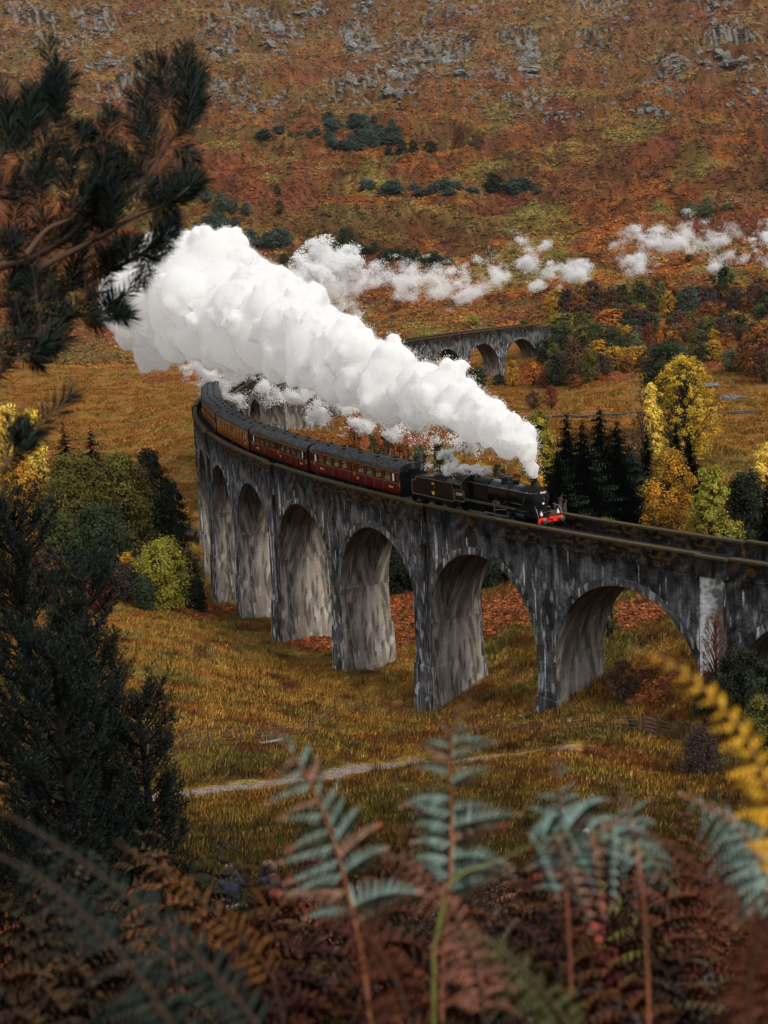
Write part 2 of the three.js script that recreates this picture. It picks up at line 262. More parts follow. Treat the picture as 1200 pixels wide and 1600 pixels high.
function groundColour(x, z, r) {
  const big = fbm(x / 48, z / 48, 3), mid = fbm(x / 13, z / 13 * 1.6, 3, noiseB), fine = fbm(x / 3.1, z / 3.1, 3);
  if (r < 60) { let c = mix3(C.brown, C.peat, 0.5 + fine); return mix3(c, C.olive, sstep(r, 32, 62) * 0.7); }
  if (r < 445) {
    let c = mix3(C.gold, C.olive, 0.85 * sstep(mid + 0.6 * big, -0.12, 0.4)); c = mix3(c, C.rust, 0.7 * sstep(fbm(x / 11 + 60, z / 8, 3), 0.1, 0.36));
    c = mix3(c, C.green, 0.75 * sstep(big - 0.6 * mid, 0.22, 0.55));
    c = mix3(c, C.straw, 0.5 * sstep(fine, 0.1, 0.5));
    c = mix3(c, C.brown, 0.75 * sstep(fbm(x / 6 + 9, z / 6, 3), 0.18, 0.42));
    if (x > 0 && r > 380) c = mix3(c, mix3(C.brown, C.red, 0.5 + fine), 0.75 * sstep(r, 380, 400) * sstep(x / r, 0.09, 0.13));
    if (r > 215) { c = mix3(c, [0.165, 0.068, 0.013], 0.8 * sstep(r, 215, 270)); c = mix3(c, C.olive, 0.5 * sstep(mid, 0.05, 0.35)); }
    let b = 0; for (const [bx, bz, br] of BRACKEN) { const d = Math.hypot(x - bx, z - bz) / br; if (d < 1.6) b = Math.max(b, 1 - sstep(d + fine * 0.8 + mid * 0.6, 0.6, 1.05)); }
    c = mix3(c, mix3(C.red, C.rust, 0.5 + fine), b * 0.6);
    const p = r < 110 ? pathDistance(x, z) : 99; if (p < 1.6) c = mix3([0.15, 0.118, 0.098], c, sstep(p + fine * 0.6, 0.65, 1.1));
    const w = sstep(r, 60, 85); return mix3(mix3(C.olive, C.brown, 0.5 + fine), c, w);
  }
  let c = mix3(C.orange, C.rust, sstep(mid + big * 0.7, -0.25, 0.3));
  c = mix3(c, C.red, 0.65 * sstep(fbm(x / 30 - 5, z / 30, 4), 0.08, 0.4));
  c = mix3(c, C.olive, 0.85 * sstep(fbm(x / 55 + 20, z / 90, 4, noiseB), 0.1, 0.36));
  c = mix3(c, C.brown, 0.8 * sstep(fbm(x / 19 + 3, z / 26, 4), 0.16, 0.4));
  c = mix3(c, C.peat, 0.6 * sstep(fbm(x / 9 + 31, z / 14, 3), 0.26, 0.45));
  const hh = height(x, z); const tl = hh + x * 0.1 + 14 * big; c = mix3(c, mix3(C.olive, C.straw, 0.35), 0.62 * sstep(fbm(x / 150 + 2, tl / 17, 3), 0.06, 0.3)); c = mix3(c, C.brown, 0.72 * sstep(fbm(x / 120 + 8, tl / 13 + 5, 3, noiseB), 0.08, 0.3)); c = mix3(c, C.peat, 0.6 * sstep(fbm(x / 42 + 50, hh / 3.6 + mid, 3), 0.2, 0.4));
  const hi = sstep(HEIGHT_AT(x, z), 70, 190); c = mix3(c, mix3([0.17, 0.095, 0.045], [0.13, 0.10, 0.04], sstep(big, -0.2, 0.3)), 0.55 * hi);
  c = mix3(c, [0.115, 0.034, 0.022], 0.55 * sstep(fbm(x / 120 + 3, z / 90 - 8, 3, noiseB), 0.08, 0.34));
  return c.map((v, i) => v * (0.92 + fine * 0.5));
}
const COLG = new Float32Array(NC * NR * 3);
const colourAt = (x, z) => { const th = Math.atan2(x, -z), r = Math.hypot(x, z), i = find(COLS, th), j = find(ROWS, r), o = (j * NC + i) * 3; return [COLG[o], COLG[o + 1], COLG[o + 2]]; };
{
  const pos = new Float32Array(NC * NR * 3), col = COLG, uv = new Float32Array(NC * NR * 2), idx = [];
  for (let j = 0; j < NR; j++) for (let i = 0; i < NC; i++) {
    const o = j * NC + i, r = ROWS[j], x = Math.sin(COLS[i]) * r, z = -Math.cos(COLS[i]) * r; let c = groundColour(x, z, r);
    if (r > 450 && r < 1350 && j > 0 && i > 0) { const sl = Math.hypot((HG[o] - HG[o - NC]) / (r - ROWS[j - 1]), (HG[o] - HG[o - 1]) / (r * (COLS[i] - COLS[i - 1]))), n = fbm3(x / 2.4, HG[o] / 1.5, z / 2.4, 2); c = mix3(c, C.olive, (1 - sstep(sl, 0.16, 0.38)) * 0.32); c = mix3(c, mix3(C.brown, C.peat, 0.5 + n), sstep(sl, 0.55, 1.0) * 0.45); const cm = Math.abs(COLS[i]) < 0.36 ? cragHeight(x, z) : 0; if (cm > 0.6) c = mix3(c, n > 0.02 ? [0.125, 0.117, 0.104] : [0.026, 0.022, 0.018], sstep(sl + n * 0.7, 0.85, 1.15)); }
    pos.set([x, HG[o], z], o * 3); col.set(c, o * 3); uv.set([x / 14, z / 14], o * 2);
  }
  for (let j = 0; j < NR - 1; j++) for (let i = 0; i < NC - 1; i++) { const a = j * NC + i; idx.push(a, a + 1, a + NC, a + 1, a + NC + 1, a + NC); }
  const g = new THREE.BufferGeometry(); g.setAttribute('position', new THREE.BufferAttribute(pos, 3)); g.setAttribute('color', new THREE.BufferAttribute(col, 3)); g.setAttribute('uv', new THREE.BufferAttribute(uv, 2)); g.setIndex(idx); g.computeVertexNormals();
  const fine = texture(1024, (x, y) => { const n = 0.5 * tileNoise(x, y, 22) + 0.5 * tileNoise(x + 0.3, y, 60) + 0.45 * tileNoise(x, y + 0.1, 150), v = clamp(0.66 + 0.45 * n, 0.12, 1); return [v, v * (0.97 + 0.06 * tileNoise(x, y, 30)), v * 0.95]; });
  const bump = grey(512, (x, y) => 0.5 + 0.3 * tileNoise(x, y, 30) + 0.3 * tileNoise(x, y, 90));
  const m = std([2.1, 2.1, 2.1], 1, { vertexColors: true, map: fine, bumpMap: bump, bumpScale: 0.35 });
  const o = part('terrain', g, m); o.userData.kind = 'structure';
}
// ------------------------------------------------------------------ concrete of the viaduct
const streak = (u, v, f, seedv) => { // vertical runs that start at a height and fade downwards
  let s = 0; for (let q = 0; q < 3; q++) { const x = u * f * (1 + q * 0.83) + q * 13.7 + seedv, c = Math.floor(x), h = (n) => { const t = Math.sin(c * 127.1 + n * 311.7 + seedv * 7.3) * 43758.5453; return t - Math.floor(t); }; const on = h(1) > 0.62 ? 1 : 0, top = h(2) * 0.95, len = 0.03 + h(3) ** 3 * 0.6, w = 0.07 + h(4) ** 2 * 0.27, dx = Math.abs(x - c - 0.3 - 0.4 * h(6) - 0.05 * Math.sin(v * 60 + c)), d = v - top; if (on && d > 0 && d < len) s = Math.max(s, sstep(d, 0, 0.012) * (1 - d / len) * (1 - sstep(dx, w * 0.5, w)) * (0.4 + 0.6 * h(5))); } return s;
};
const WALLTEX = texture(2048, (u, y) => { // v = 1 at the parapet's top, 33.74 m square
  const v = 1 - y, m = v * 33.74, X = u * 33.74;
  const big = tileNoise(u, y, 7), mid = tileNoise(u, y, 24), fine = tileNoise(u, y, 110), board = (Math.floor(m / 0.42) * 12.9898) % 1;
  let b = 0.062 + 0.032 * big + 0.028 * mid + 0.016 * fine + 0.02 * (board - 0.5) * sstep(m, 4, 9);
  const vr = 0.5 + 0.5 * tileNoise(u * 1, y * 0.06, 95); b = Math.max(0.008, b) * (0.5 + 0.8 * vr); // vertical staining
  b *= 1 - 0.6 * sstep(fbm(X / 3 + 17, m / 6, 3), 0.05, 0.35);
  b *= lerp(0.2, 1, sstep(m + 0.6 * mid + 0.3 * fine, 0.9, 2.3)); // black weathered parapet
  const low = sstep(m, 9, 22);
  let w = streak(u, v, 60, 3) * (0.45 + 0.55 * sstep(m, 1.4, 3)) + 1.1 * streak(u, v, 34, 11) * sstep(m + big, 1.6, 3.5) + 0.8 * low * streak(u, v, 50, 29);
  w *= sstep(m, 1.1, 1.7) * sstep(fbm(X / 2.4, m / 9, 3) + 0.3, 0.12, 0.34) * (0.85 + 0.5 * fine);
  w = clamp(w + 0.55 * sstep(fbm(X / 1.1 + 40, m / 3.5, 4), 0.2, 0.42) * sstep(m, 2, 5) * (0.45 + 0.5 * low), 0, 1);
  b *= 1 - 0.22 * Math.exp(-(((m % 0.42) / 0.035) ** 2)) * sstep(m, 1.6, 3); b *= 1 + 0.5 * sstep(tileNoise(u + 0.37, y + 0.2, 16) + 0.4 * fine, 0.15, 0.6) * sstep(m, 2, 5); const crack = Math.exp(-(((m % 1.26) / 0.03) ** 2)) * 0.3; b *= 1 - crack;
  let c = [b * 1.0, b * 1.0, b * 1.0]; c = mix3(c, [0.72, 0.73, 0.74], w);
  const moss = sstep(fbm(X / 1.3 + 7, m / 0.6, 4) + 0.12 - m * 0.28, -0.12, 0.25) * (m < 2.4 ? 1 : 0) * sstep(tileNoise(u, 0.2, 5), -0.25, 0.3);
  return mix3(c, [0.085, 0.038, 0.009], moss * 0.75);
});
const SOFFITTEX = texture(1024, (u, y) => { // u along the barrel's width, v down the curve
  const v = 1 - y, big = tileNoise(u, y, 5), mid = tileNoise(u, y, 20), fine = tileNoise(u, y, 90), line = Math.floor(v * 60), h = Math.sin(line * 91.7) * 4375.5, board = h - Math.floor(h);
  let b = 0.235 + 0.06 * big + 0.02 * mid + 0.012 * fine + 0.03 * (board - 0.5); b *= 1 - 0.16 * Math.exp(-((((v * 60) % 1) / 0.12) ** 2));
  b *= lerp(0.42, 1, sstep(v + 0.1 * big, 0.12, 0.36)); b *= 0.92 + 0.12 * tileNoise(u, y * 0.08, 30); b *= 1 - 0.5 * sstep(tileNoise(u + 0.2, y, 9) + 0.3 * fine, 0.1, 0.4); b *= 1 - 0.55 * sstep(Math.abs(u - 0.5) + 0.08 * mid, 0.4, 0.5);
  const w = clamp(streak(u, v, 14, 5) + streak(u, v, 8, 77) + 0.8 * sstep(fbm(u * 5, v * 7, 5), 0.1, 0.3) * sstep(v, 0.3, 0.55), 0, 1) * (0.45 + 0.55 * sstep(big, -0.3, 0.4)), r = clamp(streak(u, v, 9, 41), 0, 1) * 0.8;
  let c = [b * 1.12, b * 0.98, b * 0.85]; c = mix3(c, [0.56, 0.55, 0.53], w * 0.75); return mix3(c, [0.09, 0.04, 0.02], r);
});
const concBump = grey(1024, (u, y) => 0.5 + 0.2 * tileNoise(u, y, 40) + 0.25 * tileNoise(u, y, 130) - 0.12 * Math.exp(-((((y * 40) % 1) / 0.1) ** 2)));
const WALL = std([1, 1, 1], 0.92, { map: WALLTEX, bumpMap: concBump, bumpScale: 0.05 });
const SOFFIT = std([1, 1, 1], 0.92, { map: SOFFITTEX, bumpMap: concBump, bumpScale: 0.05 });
const PALEWALL = std([1, 1, 1], 0.92, { map: texture(512, (u, y) => { const n = tileNoise(u, y, 14), f = tileNoise(u, y, 60), st = tileNoise(u, y * 0.1, 40); return mix3([0.56, 0.57, 0.57], [0.09, 0.09, 0.09], clamp(0.5 * n + 0.35 * f + 0.6 * st + 0.12 + 0.5 * sstep(Math.abs(u - 0.5), 0.38, 0.5), 0, 1)); }), bumpMap: concBump, bumpScale: 0.05 });
const MOSSY = std([1, 1, 1], 0.95, { map: texture(512, (x, y) => { const n = tileNoise(x, y, 30) + 0.6 * tileNoise(x, y, 90); return mix3([0.05, 0.045, 0.04], n > 0 ? [0.13, 0.075, 0.02] : [0.07, 0.07, 0.02], sstep(Math.abs(n), 0.1, 0.6)); }), bumpMap: concBump, bumpScale: 0.06 });
const BALLAST = std([1, 1, 1], 1, { map: texture(512, (x, y) => { const v = 0.03 + 0.02 * tileNoise(x, y, 60) + 0.025 * tileNoise(x, y, 160); return [v * 1.1, v, v * 0.92]; }), bumpMap: concBump, bumpScale: 0.2 });

// ------------------------------------------------------------------ viaduct: flat coordinates (s in metres along, t outwards from the centre line, y below the parapet's top), bent on to the curve
const viaduct = thing('viaduct', 'long curved concrete railway viaduct of tall round arches across the valley', 'viaduct');
const bend = (s, t, d) => onCurve(s / PM, R + t, parapetTop(s / PM) - d);
const T = 2.62, AR = 7.35, CROWN = 3.5, SPRING = CROWN + AR, BAND = 1.45;
const uvw = (s, d) => [s / 33.74 + 0.137 * Math.floor(s / 90), 1 - d / 33.74];
function strip(mb, a, b, seg, uvf = uvw) { // a, b: functions of i/seg giving [s, t, d]
  for (let i = 0; i < seg; i++) { const A = a(i / seg), B = a((i + 1) / seg), Cc = b((i + 1) / seg), D = b(i / seg); mb.quad(bend(...A), bend(...B), bend(...Cc), bend(...D), uvf(A[0], A[2], A[1]), uvf(B[0], B[2], B[1]), uvf(Cc[0], Cc[2], Cc[1]), uvf(D[0], D[2], D[1])); }
}
function beam(mb, s0, s1, t0, t1, d0, d1, seg = 8, uvf = uvw) { // a bent box
  const L = (t, d) => (q) => [lerp(s0, s1, q), t, d];
  strip(mb, L(t1, d1), L(t1, d0), seg, uvf); strip(mb, L(t0, d0), L(t0, d1), seg, uvf); strip(mb, L(t1, d0), L(t0, d0), seg, (s, d, t) => uvf(s, d + t1 - t)); strip(mb, L(t0, d1), L(t1, d1), seg, (s, d, t) => uvf(s, d + t1 - t));
  for (const [s, f] of [[s0, 1], [s1, 0]]) { const q = [bend(s, t0, d0), bend(s, t0, d1), bend(s, t1, d1), bend(s, t1, d0)], w = [uvf(s - t0, d0), uvf(s - t0, d1), uvf(s - t1, d1), uvf(s - t1, d0)]; if (f) mb.quad(q[3], q[2], q[1], q[0], w[3], w[2], w[1], w[0]); else mb.quad(...q, ...w); }
}
const pierHalf = (k) => (k % 2 ? 1.0 : 1.08);
function groundDepth(s) { let y = 1e9; for (const t of [-3, 0, 3]) { const p = bend(s, t, 0); y = Math.min(y, height(p.x, p.z)); } return parapetTop(s / PM) - y + 1.2; }
for (let b = -1; b < 20; b++) { // arches
  const c = (b + 0.5) * PM, seg = 28, arc = (q) => [c - AR * Math.cos(q * Math.PI), SPRING - AR * Math.sin(q * Math.PI)];
  const so = new MB();
  for (const side of [1, -1]) { const mb = new MB(), lo = (q) => { const [s, d] = arc(q); return [s, side * T, d]; }, hi = (q) => [arc(q)[0], side * T, BAND]; if (side > 0) strip(mb, lo, hi, seg); else strip(mb, hi, lo, seg); part('spandrel', mb.geo(0.4), WALL, viaduct); }
  strip(so, (q) => [...[arc(q)[0]], T, arc(q)[1]], (q) => [arc(q)[0], -T, arc(q)[1]], seg, (s, d, t) => [t / 5.5 + 0.5 + b * 0.37, 1 - (d - CROWN) / 26]);
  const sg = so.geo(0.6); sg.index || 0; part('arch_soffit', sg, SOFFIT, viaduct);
  for (const side of [1, -1]) {
    const ring = new MB(), e = 0.62, o = side * (T + 0.07), P = (q, x) => [c - (AR + x) * Math.cos(q * Math.PI), o, SPRING - (AR + x) * Math.sin(q * Math.PI)], Q = (q, x) => [c - (AR + x) * Math.cos(q * Math.PI), side * (T - 0.05), SPRING - (AR + x) * Math.sin(q * Math.PI)];
    const ru = (s, d) => uvw(s + 5.1, d + 2);
    const A = (q) => P(q, 0.012), B = (q) => P(q, e), D = (q) => Q(q, e), E = (q) => Q(q, 0.012);
    if (side > 0) { strip(ring, A, B, seg, ru); strip(ring, B, D, seg, ru); strip(ring, E, A, seg, ru); } else { strip(ring, B, A, seg, ru); strip(ring, D, B, seg, ru); strip(ring, A, E, seg, ru); }
    part('arch_ring', ring.geo(0.4), WALL, viaduct);
  }
}
function prismLevels(levels, uvShift = 0, cap = true) { // levels: [d, sA, sB, tA, tB] from the top down
  const mb = new MB();
  for (let i = 0; i < levels.length - 1; i++) {
    const [d0, a0, b0, m0, n0] = levels[i], [d1, a1, b1, m1, n1] = levels[i + 1], q = (s, t, d) => bend(s, t, d), u = (s, d) => uvw(s + uvShift, d);
    mb.quad(q(a1, n1, d1), q(b1, n1, d1), q(b0, n0, d0), q(a0, n0, d0), u(a1, d1), u(b1, d1), u(b0, d0), u(a0, d0));
    mb.quad(q(b1, m1, d1), q(a1, m1, d1), q(a0, m0, d0), q(b0, m0, d0), u(b1, d1), u(a1, d1), u(a0, d0), u(b0, d0));
    const w = (t, d) => [t / 5.5 + 0.5 + uvShift * 0.11 + a0 * 0.071, 1 - (d - CROWN) / 26];
    mb.quad(q(b1, n1, d1), q(b1, m1, d1), q(b0, m0, d0), q(b0, n0, d0), w(n1, d1), w(m1, d1), w(m0, d0), w(n0, d0)); mb.sideAt = mb.sideAt || [];
    mb.quad(q(a1, m1, d1), q(a1, n1, d1), q(a0, n0, d0), q(a0, m0, d0), w(m1, d1), w(n1, d1), w(n0, d0), w(m0, d0));
  }
  if (cap) { const [d, a, b, m, n] = levels[0]; mb.quad(bend(a, n, d), bend(b, n, d), bend(b, m, d), bend(a, m, d), uvw(a, d), uvw(b, d), uvw(b, d + n - m), uvw(a, d + n - m)); }
  const g = mb.geo(), groups = []; // faces across the line wear the soffit's concrete
  for (let i = 0; i < levels.length - 1; i++) { g.addGroup(i * 24, 12, 0); g.addGroup(i * 24 + 12, 12, 1); } if (cap) g.addGroup((levels.length - 1) * 24, 6, 0);
  return g;
}
for (let k = 0; k < 20; k++) { // piers
  const s = k * PM, D = groundDepth(s), w = PM / 2 - AR, L = (d, x = 0) => { const o = Math.max(0, d - SPRING); return [d, s - w - o * 0.011 - x, s + w + o * 0.011 + x, -T - o * 0.016 - x, T + o * 0.016 + x]; };
  const ledge = SPRING + Math.max(3.2, (D - SPRING) * 0.42);
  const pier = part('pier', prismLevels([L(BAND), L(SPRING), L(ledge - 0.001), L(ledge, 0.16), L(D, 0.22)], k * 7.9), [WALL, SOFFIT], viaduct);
  if (k % 2 === 0) { // a shaft up the face of every second pier
    for (const side of [1, -1]) {
      const h = 0.98, q = (d, x = 0) => { const o = Math.max(0, d - SPRING), a = side * (T + o * 0.016 - 0.1), b = side * (T + 0.36 + o * 0.024 + x); return [d, s - h - o * 0.004 - x, s + h + o * 0.004 + x, Math.min(a, b), Math.max(a, b)]; };
      part('pilaster', prismLevels([q(BAND + 0.063), q(ledge - 0.05), q(ledge - 0.04, 0.14), q(D, 0.2)], k * 3.3 + side), k === 0 && side > 0 ? [PALEWALL, WALL] : [WALL, WALL], pier);
    }
  }
}
for (const k of [-1, 20]) { const s = k * PM, a = k < 0 ? s - 9 : s - 1.0, b = k < 0 ? s + 1.0 : s + 5; part('abutment', prismLevels([[BAND, a, b, -T, T], [26, a, b, -T - 0.3, T + 0.3]], k), [WALL, SOFFIT], viaduct); }
for (let b = -1; b < 20; b++) { // parapets, bay by bay, with a refuge over each shaft
  const s0 = b * PM + (b % 2 ? 0 : 1.3), s1 = (b + 1) * PM - (b % 2 ? 1.3 : 0);
  for (const side of [1, -1]) {
    const o = (x) => side * x, mb = new MB(), cp = new MB();
    beam(mb, s0, s1, Math.min(o(T - 0.33), o(T + 0.13)), Math.max(o(T - 0.33), o(T + 0.13)), 0.16, BAND, 16); part('parapet', mb.geo(), WALL, viaduct);
    beam(cp, s0 - 0.01, s1 + 0.01, Math.min(o(T - 0.38), o(T + 0.2)), Math.max(o(T - 0.38), o(T + 0.2)), 0, 0.157, 16, (s, d) => [s / 2, d / 2]); part('coping', cp.geo(), MOSSY, viaduct);
    if (b % 2) continue;
    const mr = new MB(), cr = new MB(), s = b * PM; // refuge
    beam(mr, s - 1.3, s + 1.3, Math.min(o(T + 0.1), o(T + 0.46)), Math.max(o(T + 0.1), o(T + 0.46)), 0.16, BAND + 0.06, 3); const rf = part('refuge', mr.geo(), WALL, viaduct);
    beam(cr, s - 1.38, s + 1.38, Math.min(o(T + 0.05), o(T + 0.54)), Math.max(o(T + 0.05), o(T + 0.54)), 0.0, 0.157, 3, (u, d) => [u / 2, d / 2]); part('coping', cr.geo(), MOSSY, rf);
  }
}
{ const mb = new MB(); beam(mb, -1.5 * PM, 20.3 * PM, -T + 0.34, T - 0.34, -RAIL + 0.2, BAND + 0.6, 160, (s, d) => [s / 3, d / 3]); part('deck', mb.geo(), BALLAST, viaduct); }
// ------------------------------------------------------------------ track
{
  const track = thing('railway_track', 'single railway track with dark sleepers curving over the viaduct and along the hillside', 'railway track');
  const steel = std([0.10, 0.075, 0.06], 0.45, { metalness: 0.6 }), wood = std([0.035, 0.027, 0.022], 0.95);
  const pts = []; for (let k = -1.6; k < 20; k += 0.12) pts.push(onCurve(k, R, parapetTop(k) + RAIL)); for (const [x, z, y] of TRACK) pts.push(V(x, y, z));
  const up = V(0, 1, 0), side = pts.map((p, i) => { const a = pts[Math.max(0, i - 1)], b = pts[Math.min(pts.length - 1, i + 1)]; return b.clone().sub(a).setY(0).normalize().cross(up); });
  for (const g of [-0.7175, 0.7175]) {
    const mb = new MB(); for (let i = 0; i < pts.length - 1; i++) { const c = (p, n, x, y) => p.clone().addScaledVector(n, g + x).addScaledVector(up, y), [p, q, n, m] = [pts[i], pts[i + 1], side[i], side[i + 1]]; const ring = [[-0.035, 0], [0.035, 0], [0.035, -0.15], [-0.035, -0.15]]; for (let e = 0; e < 4; e++) { const [x0, y0] = ring[e], [x1, y1] = ring[(e + 1) % 4]; mb.quad(c(p, n, x0, y0), c(q, m, x0, y0), c(q, m, x1, y1), c(p, n, x1, y1)); } }
    part('rail', mb.geo(), steel, track);
  }
  const sl = [], g = box(0.25, 0.12, 2.6), acc = []; let carry = 0;
  for (let i = 0; i < pts.length - 1; i++) { const L = pts[i].distanceTo(pts[i + 1]); while (carry < L) { const p = pts[i].clone().lerp(pts[i + 1], carry / L), d = pts[i + 1].clone().sub(pts[i]); acc.push(new THREE.Matrix4().makeRotationY(Math.atan2(-d.z, d.x)).setPosition(p.x, p.y - 0.2, p.z)); carry += 0.75; } carry -= L; }
  const im = new THREE.InstancedMesh(g, wood, acc.length); acc.forEach((m, i) => im.setMatrixAt(i, m)); im.name = 'sleepers'; im.userData.kind = 'stuff'; track.add(im);
  const bed = new MB(); for (let i = 165; i < pts.length - 1; i++) { const c = (j, x, y) => pts[j].clone().addScaledVector(side[j], x).addScaledVector(up, y); for (const [a, ya, b, yb] of [[-2.6, -0.62, -1.5, -0.17], [-1.5, -0.17, 1.5, -0.17], [1.5, -0.17, 2.6, -0.62]]) bed.quad(c(i, a, ya), c(i + 1, a, ya), c(i + 1, b, yb), c(i, b, yb), [a, i], [a, i + 1], [b, i + 1], [b, i]); }
  part('ballast_bed', bed.geo(), BALLAST, track);
}
// ------------------------------------------------------------------ train: x forwards, y up from the rail, +z towards the outside of the curve
import { FontLoader } from 'three/addons/loaders/FontLoader.js';
import { TextGeometry } from 'three/addons/geometries/TextGeometry.js';
const FONT = await new FontLoader().loadAsync('fonts/droid/droid_sans_bold.typeface.json');
const text = (str, size, depth = 0.012) => { const g = new TextGeometry(str, { font: FONT, size, depth, curveSegments: 3 }); g.computeBoundingBox(); const b = g.boundingBox; return g.translate(-(b.min.x + b.max.x) / 2, -(b.min.y + b.max.y) / 2, 0); };
function onTrack(o, s) { const k = s / PM, a = PHI0 + k * PM / R; o.position.copy(onCurve(k, R, parapetTop(k) + RAIL)); o.rotation.y = Math.atan2(Math.cos(a), Math.sin(a)); return o; }
const PAINT = phys([0.004, 0.0045, 0.005], 0.2, { specularIntensity: 0.22 }), SOOT = phys([0.007, 0.007, 0.007], 0.7, { specularIntensity: 0.25 }), IRON = std([0.02, 0.02, 0.02], 0.5, { metalness: 0.4 });
const POLISH = std([0.32, 0.32, 0.33], 0.32, { metalness: 0.85 }), REDP = phys([0.62, 0.028, 0.012], 0.42, { clearcoat: 0.3 }), CREAM = std([0.55, 0.46, 0.30], 0.6), LINE = std([0.30, 0.27, 0.24], 0.6), GOLD = std([0.62, 0.34, 0.07], 0.5), WHITE = std([0.75, 0.75, 0.74], 0.5), REDLINE = std([0.3, 0.03, 0.02], 0.6);
const sheet = (shape, depth, z = 0, bevel = 0) => new THREE.ExtrudeGeometry(shape, { depth, bevelEnabled: bevel > 0, bevelSize: bevel, bevelThickness: bevel, bevelSegments: 1, curveSegments: 8 }).translate(0, 0, z);
const poly = (pts) => new THREE.Shape(pts.map(([x, y]) => new THREE.Vector2(x, y)));
function frameShape(x0, y0, x1, y1, w, cut = 0) { // a rectangular line with clipped corners
  const P = (a, b, c, d, q) => [[a + q, b], [c - q, b], [c, b + q], [c, d - q], [c - q, d], [a + q, d], [a, d - q], [a, b + q]]; const s = poly(P(x0, y0, x1, y1, cut)); s.holes.push(new THREE.Path(P(x0 + w, y0 + w, x1 - w, y1 - w, cut).map(([x, y]) => new THREE.Vector2(x, y)))); return s;
}
function profileX(pts, x0, x1) { // a closed outline in (z, y) pushed along x
  const g = new THREE.ExtrudeGeometry(poly(pts), { depth: x1 - x0, bevelEnabled: false, curveSegments: 12 }); g.rotateY(Math.PI / 2); g.scale(1, 1, -1); const a = g.attributes.position; // (z,y) -> after the turn x runs along depth
  g.translate(x0, 0, 0); const idx = []; const n = a.count; const q = g.index ? g.toNonIndexed() : g; for (const nm of ['position', 'normal', 'uv']) { const t = q.attributes[nm], s = t.itemSize; for (let i = 0; i < t.count; i += 3) for (let c = 0; c < s; c++) { const v = t.array[(i + 1) * s + c]; t.array[(i + 1) * s + c] = t.array[(i + 2) * s + c]; t.array[(i + 2) * s + c] = v; } } q.computeVertexNormals(); return toCreasedNormals(q, 0.5);
}
function spokedWheel(r, spokes, tread = 0.12) {
  const list = [new THREE.TorusGeometry(r - 0.05, 0.055, 6, 28), cyl(0.13, 0.16, 'z', 0, 0, 0, 12)];
  for (let i = 0; i < spokes; i++) { const g = box(0.05, r - 0.14, 0.05, 0, (r - 0.05) / 2, 0); g.rotateZ(i / spokes * 2 * Math.PI); list.push(g); }
  return merge(list);
}
const DRIVER = spokedWheel(0.915, 16), SMALLW = spokedWheel(0.5, 10);
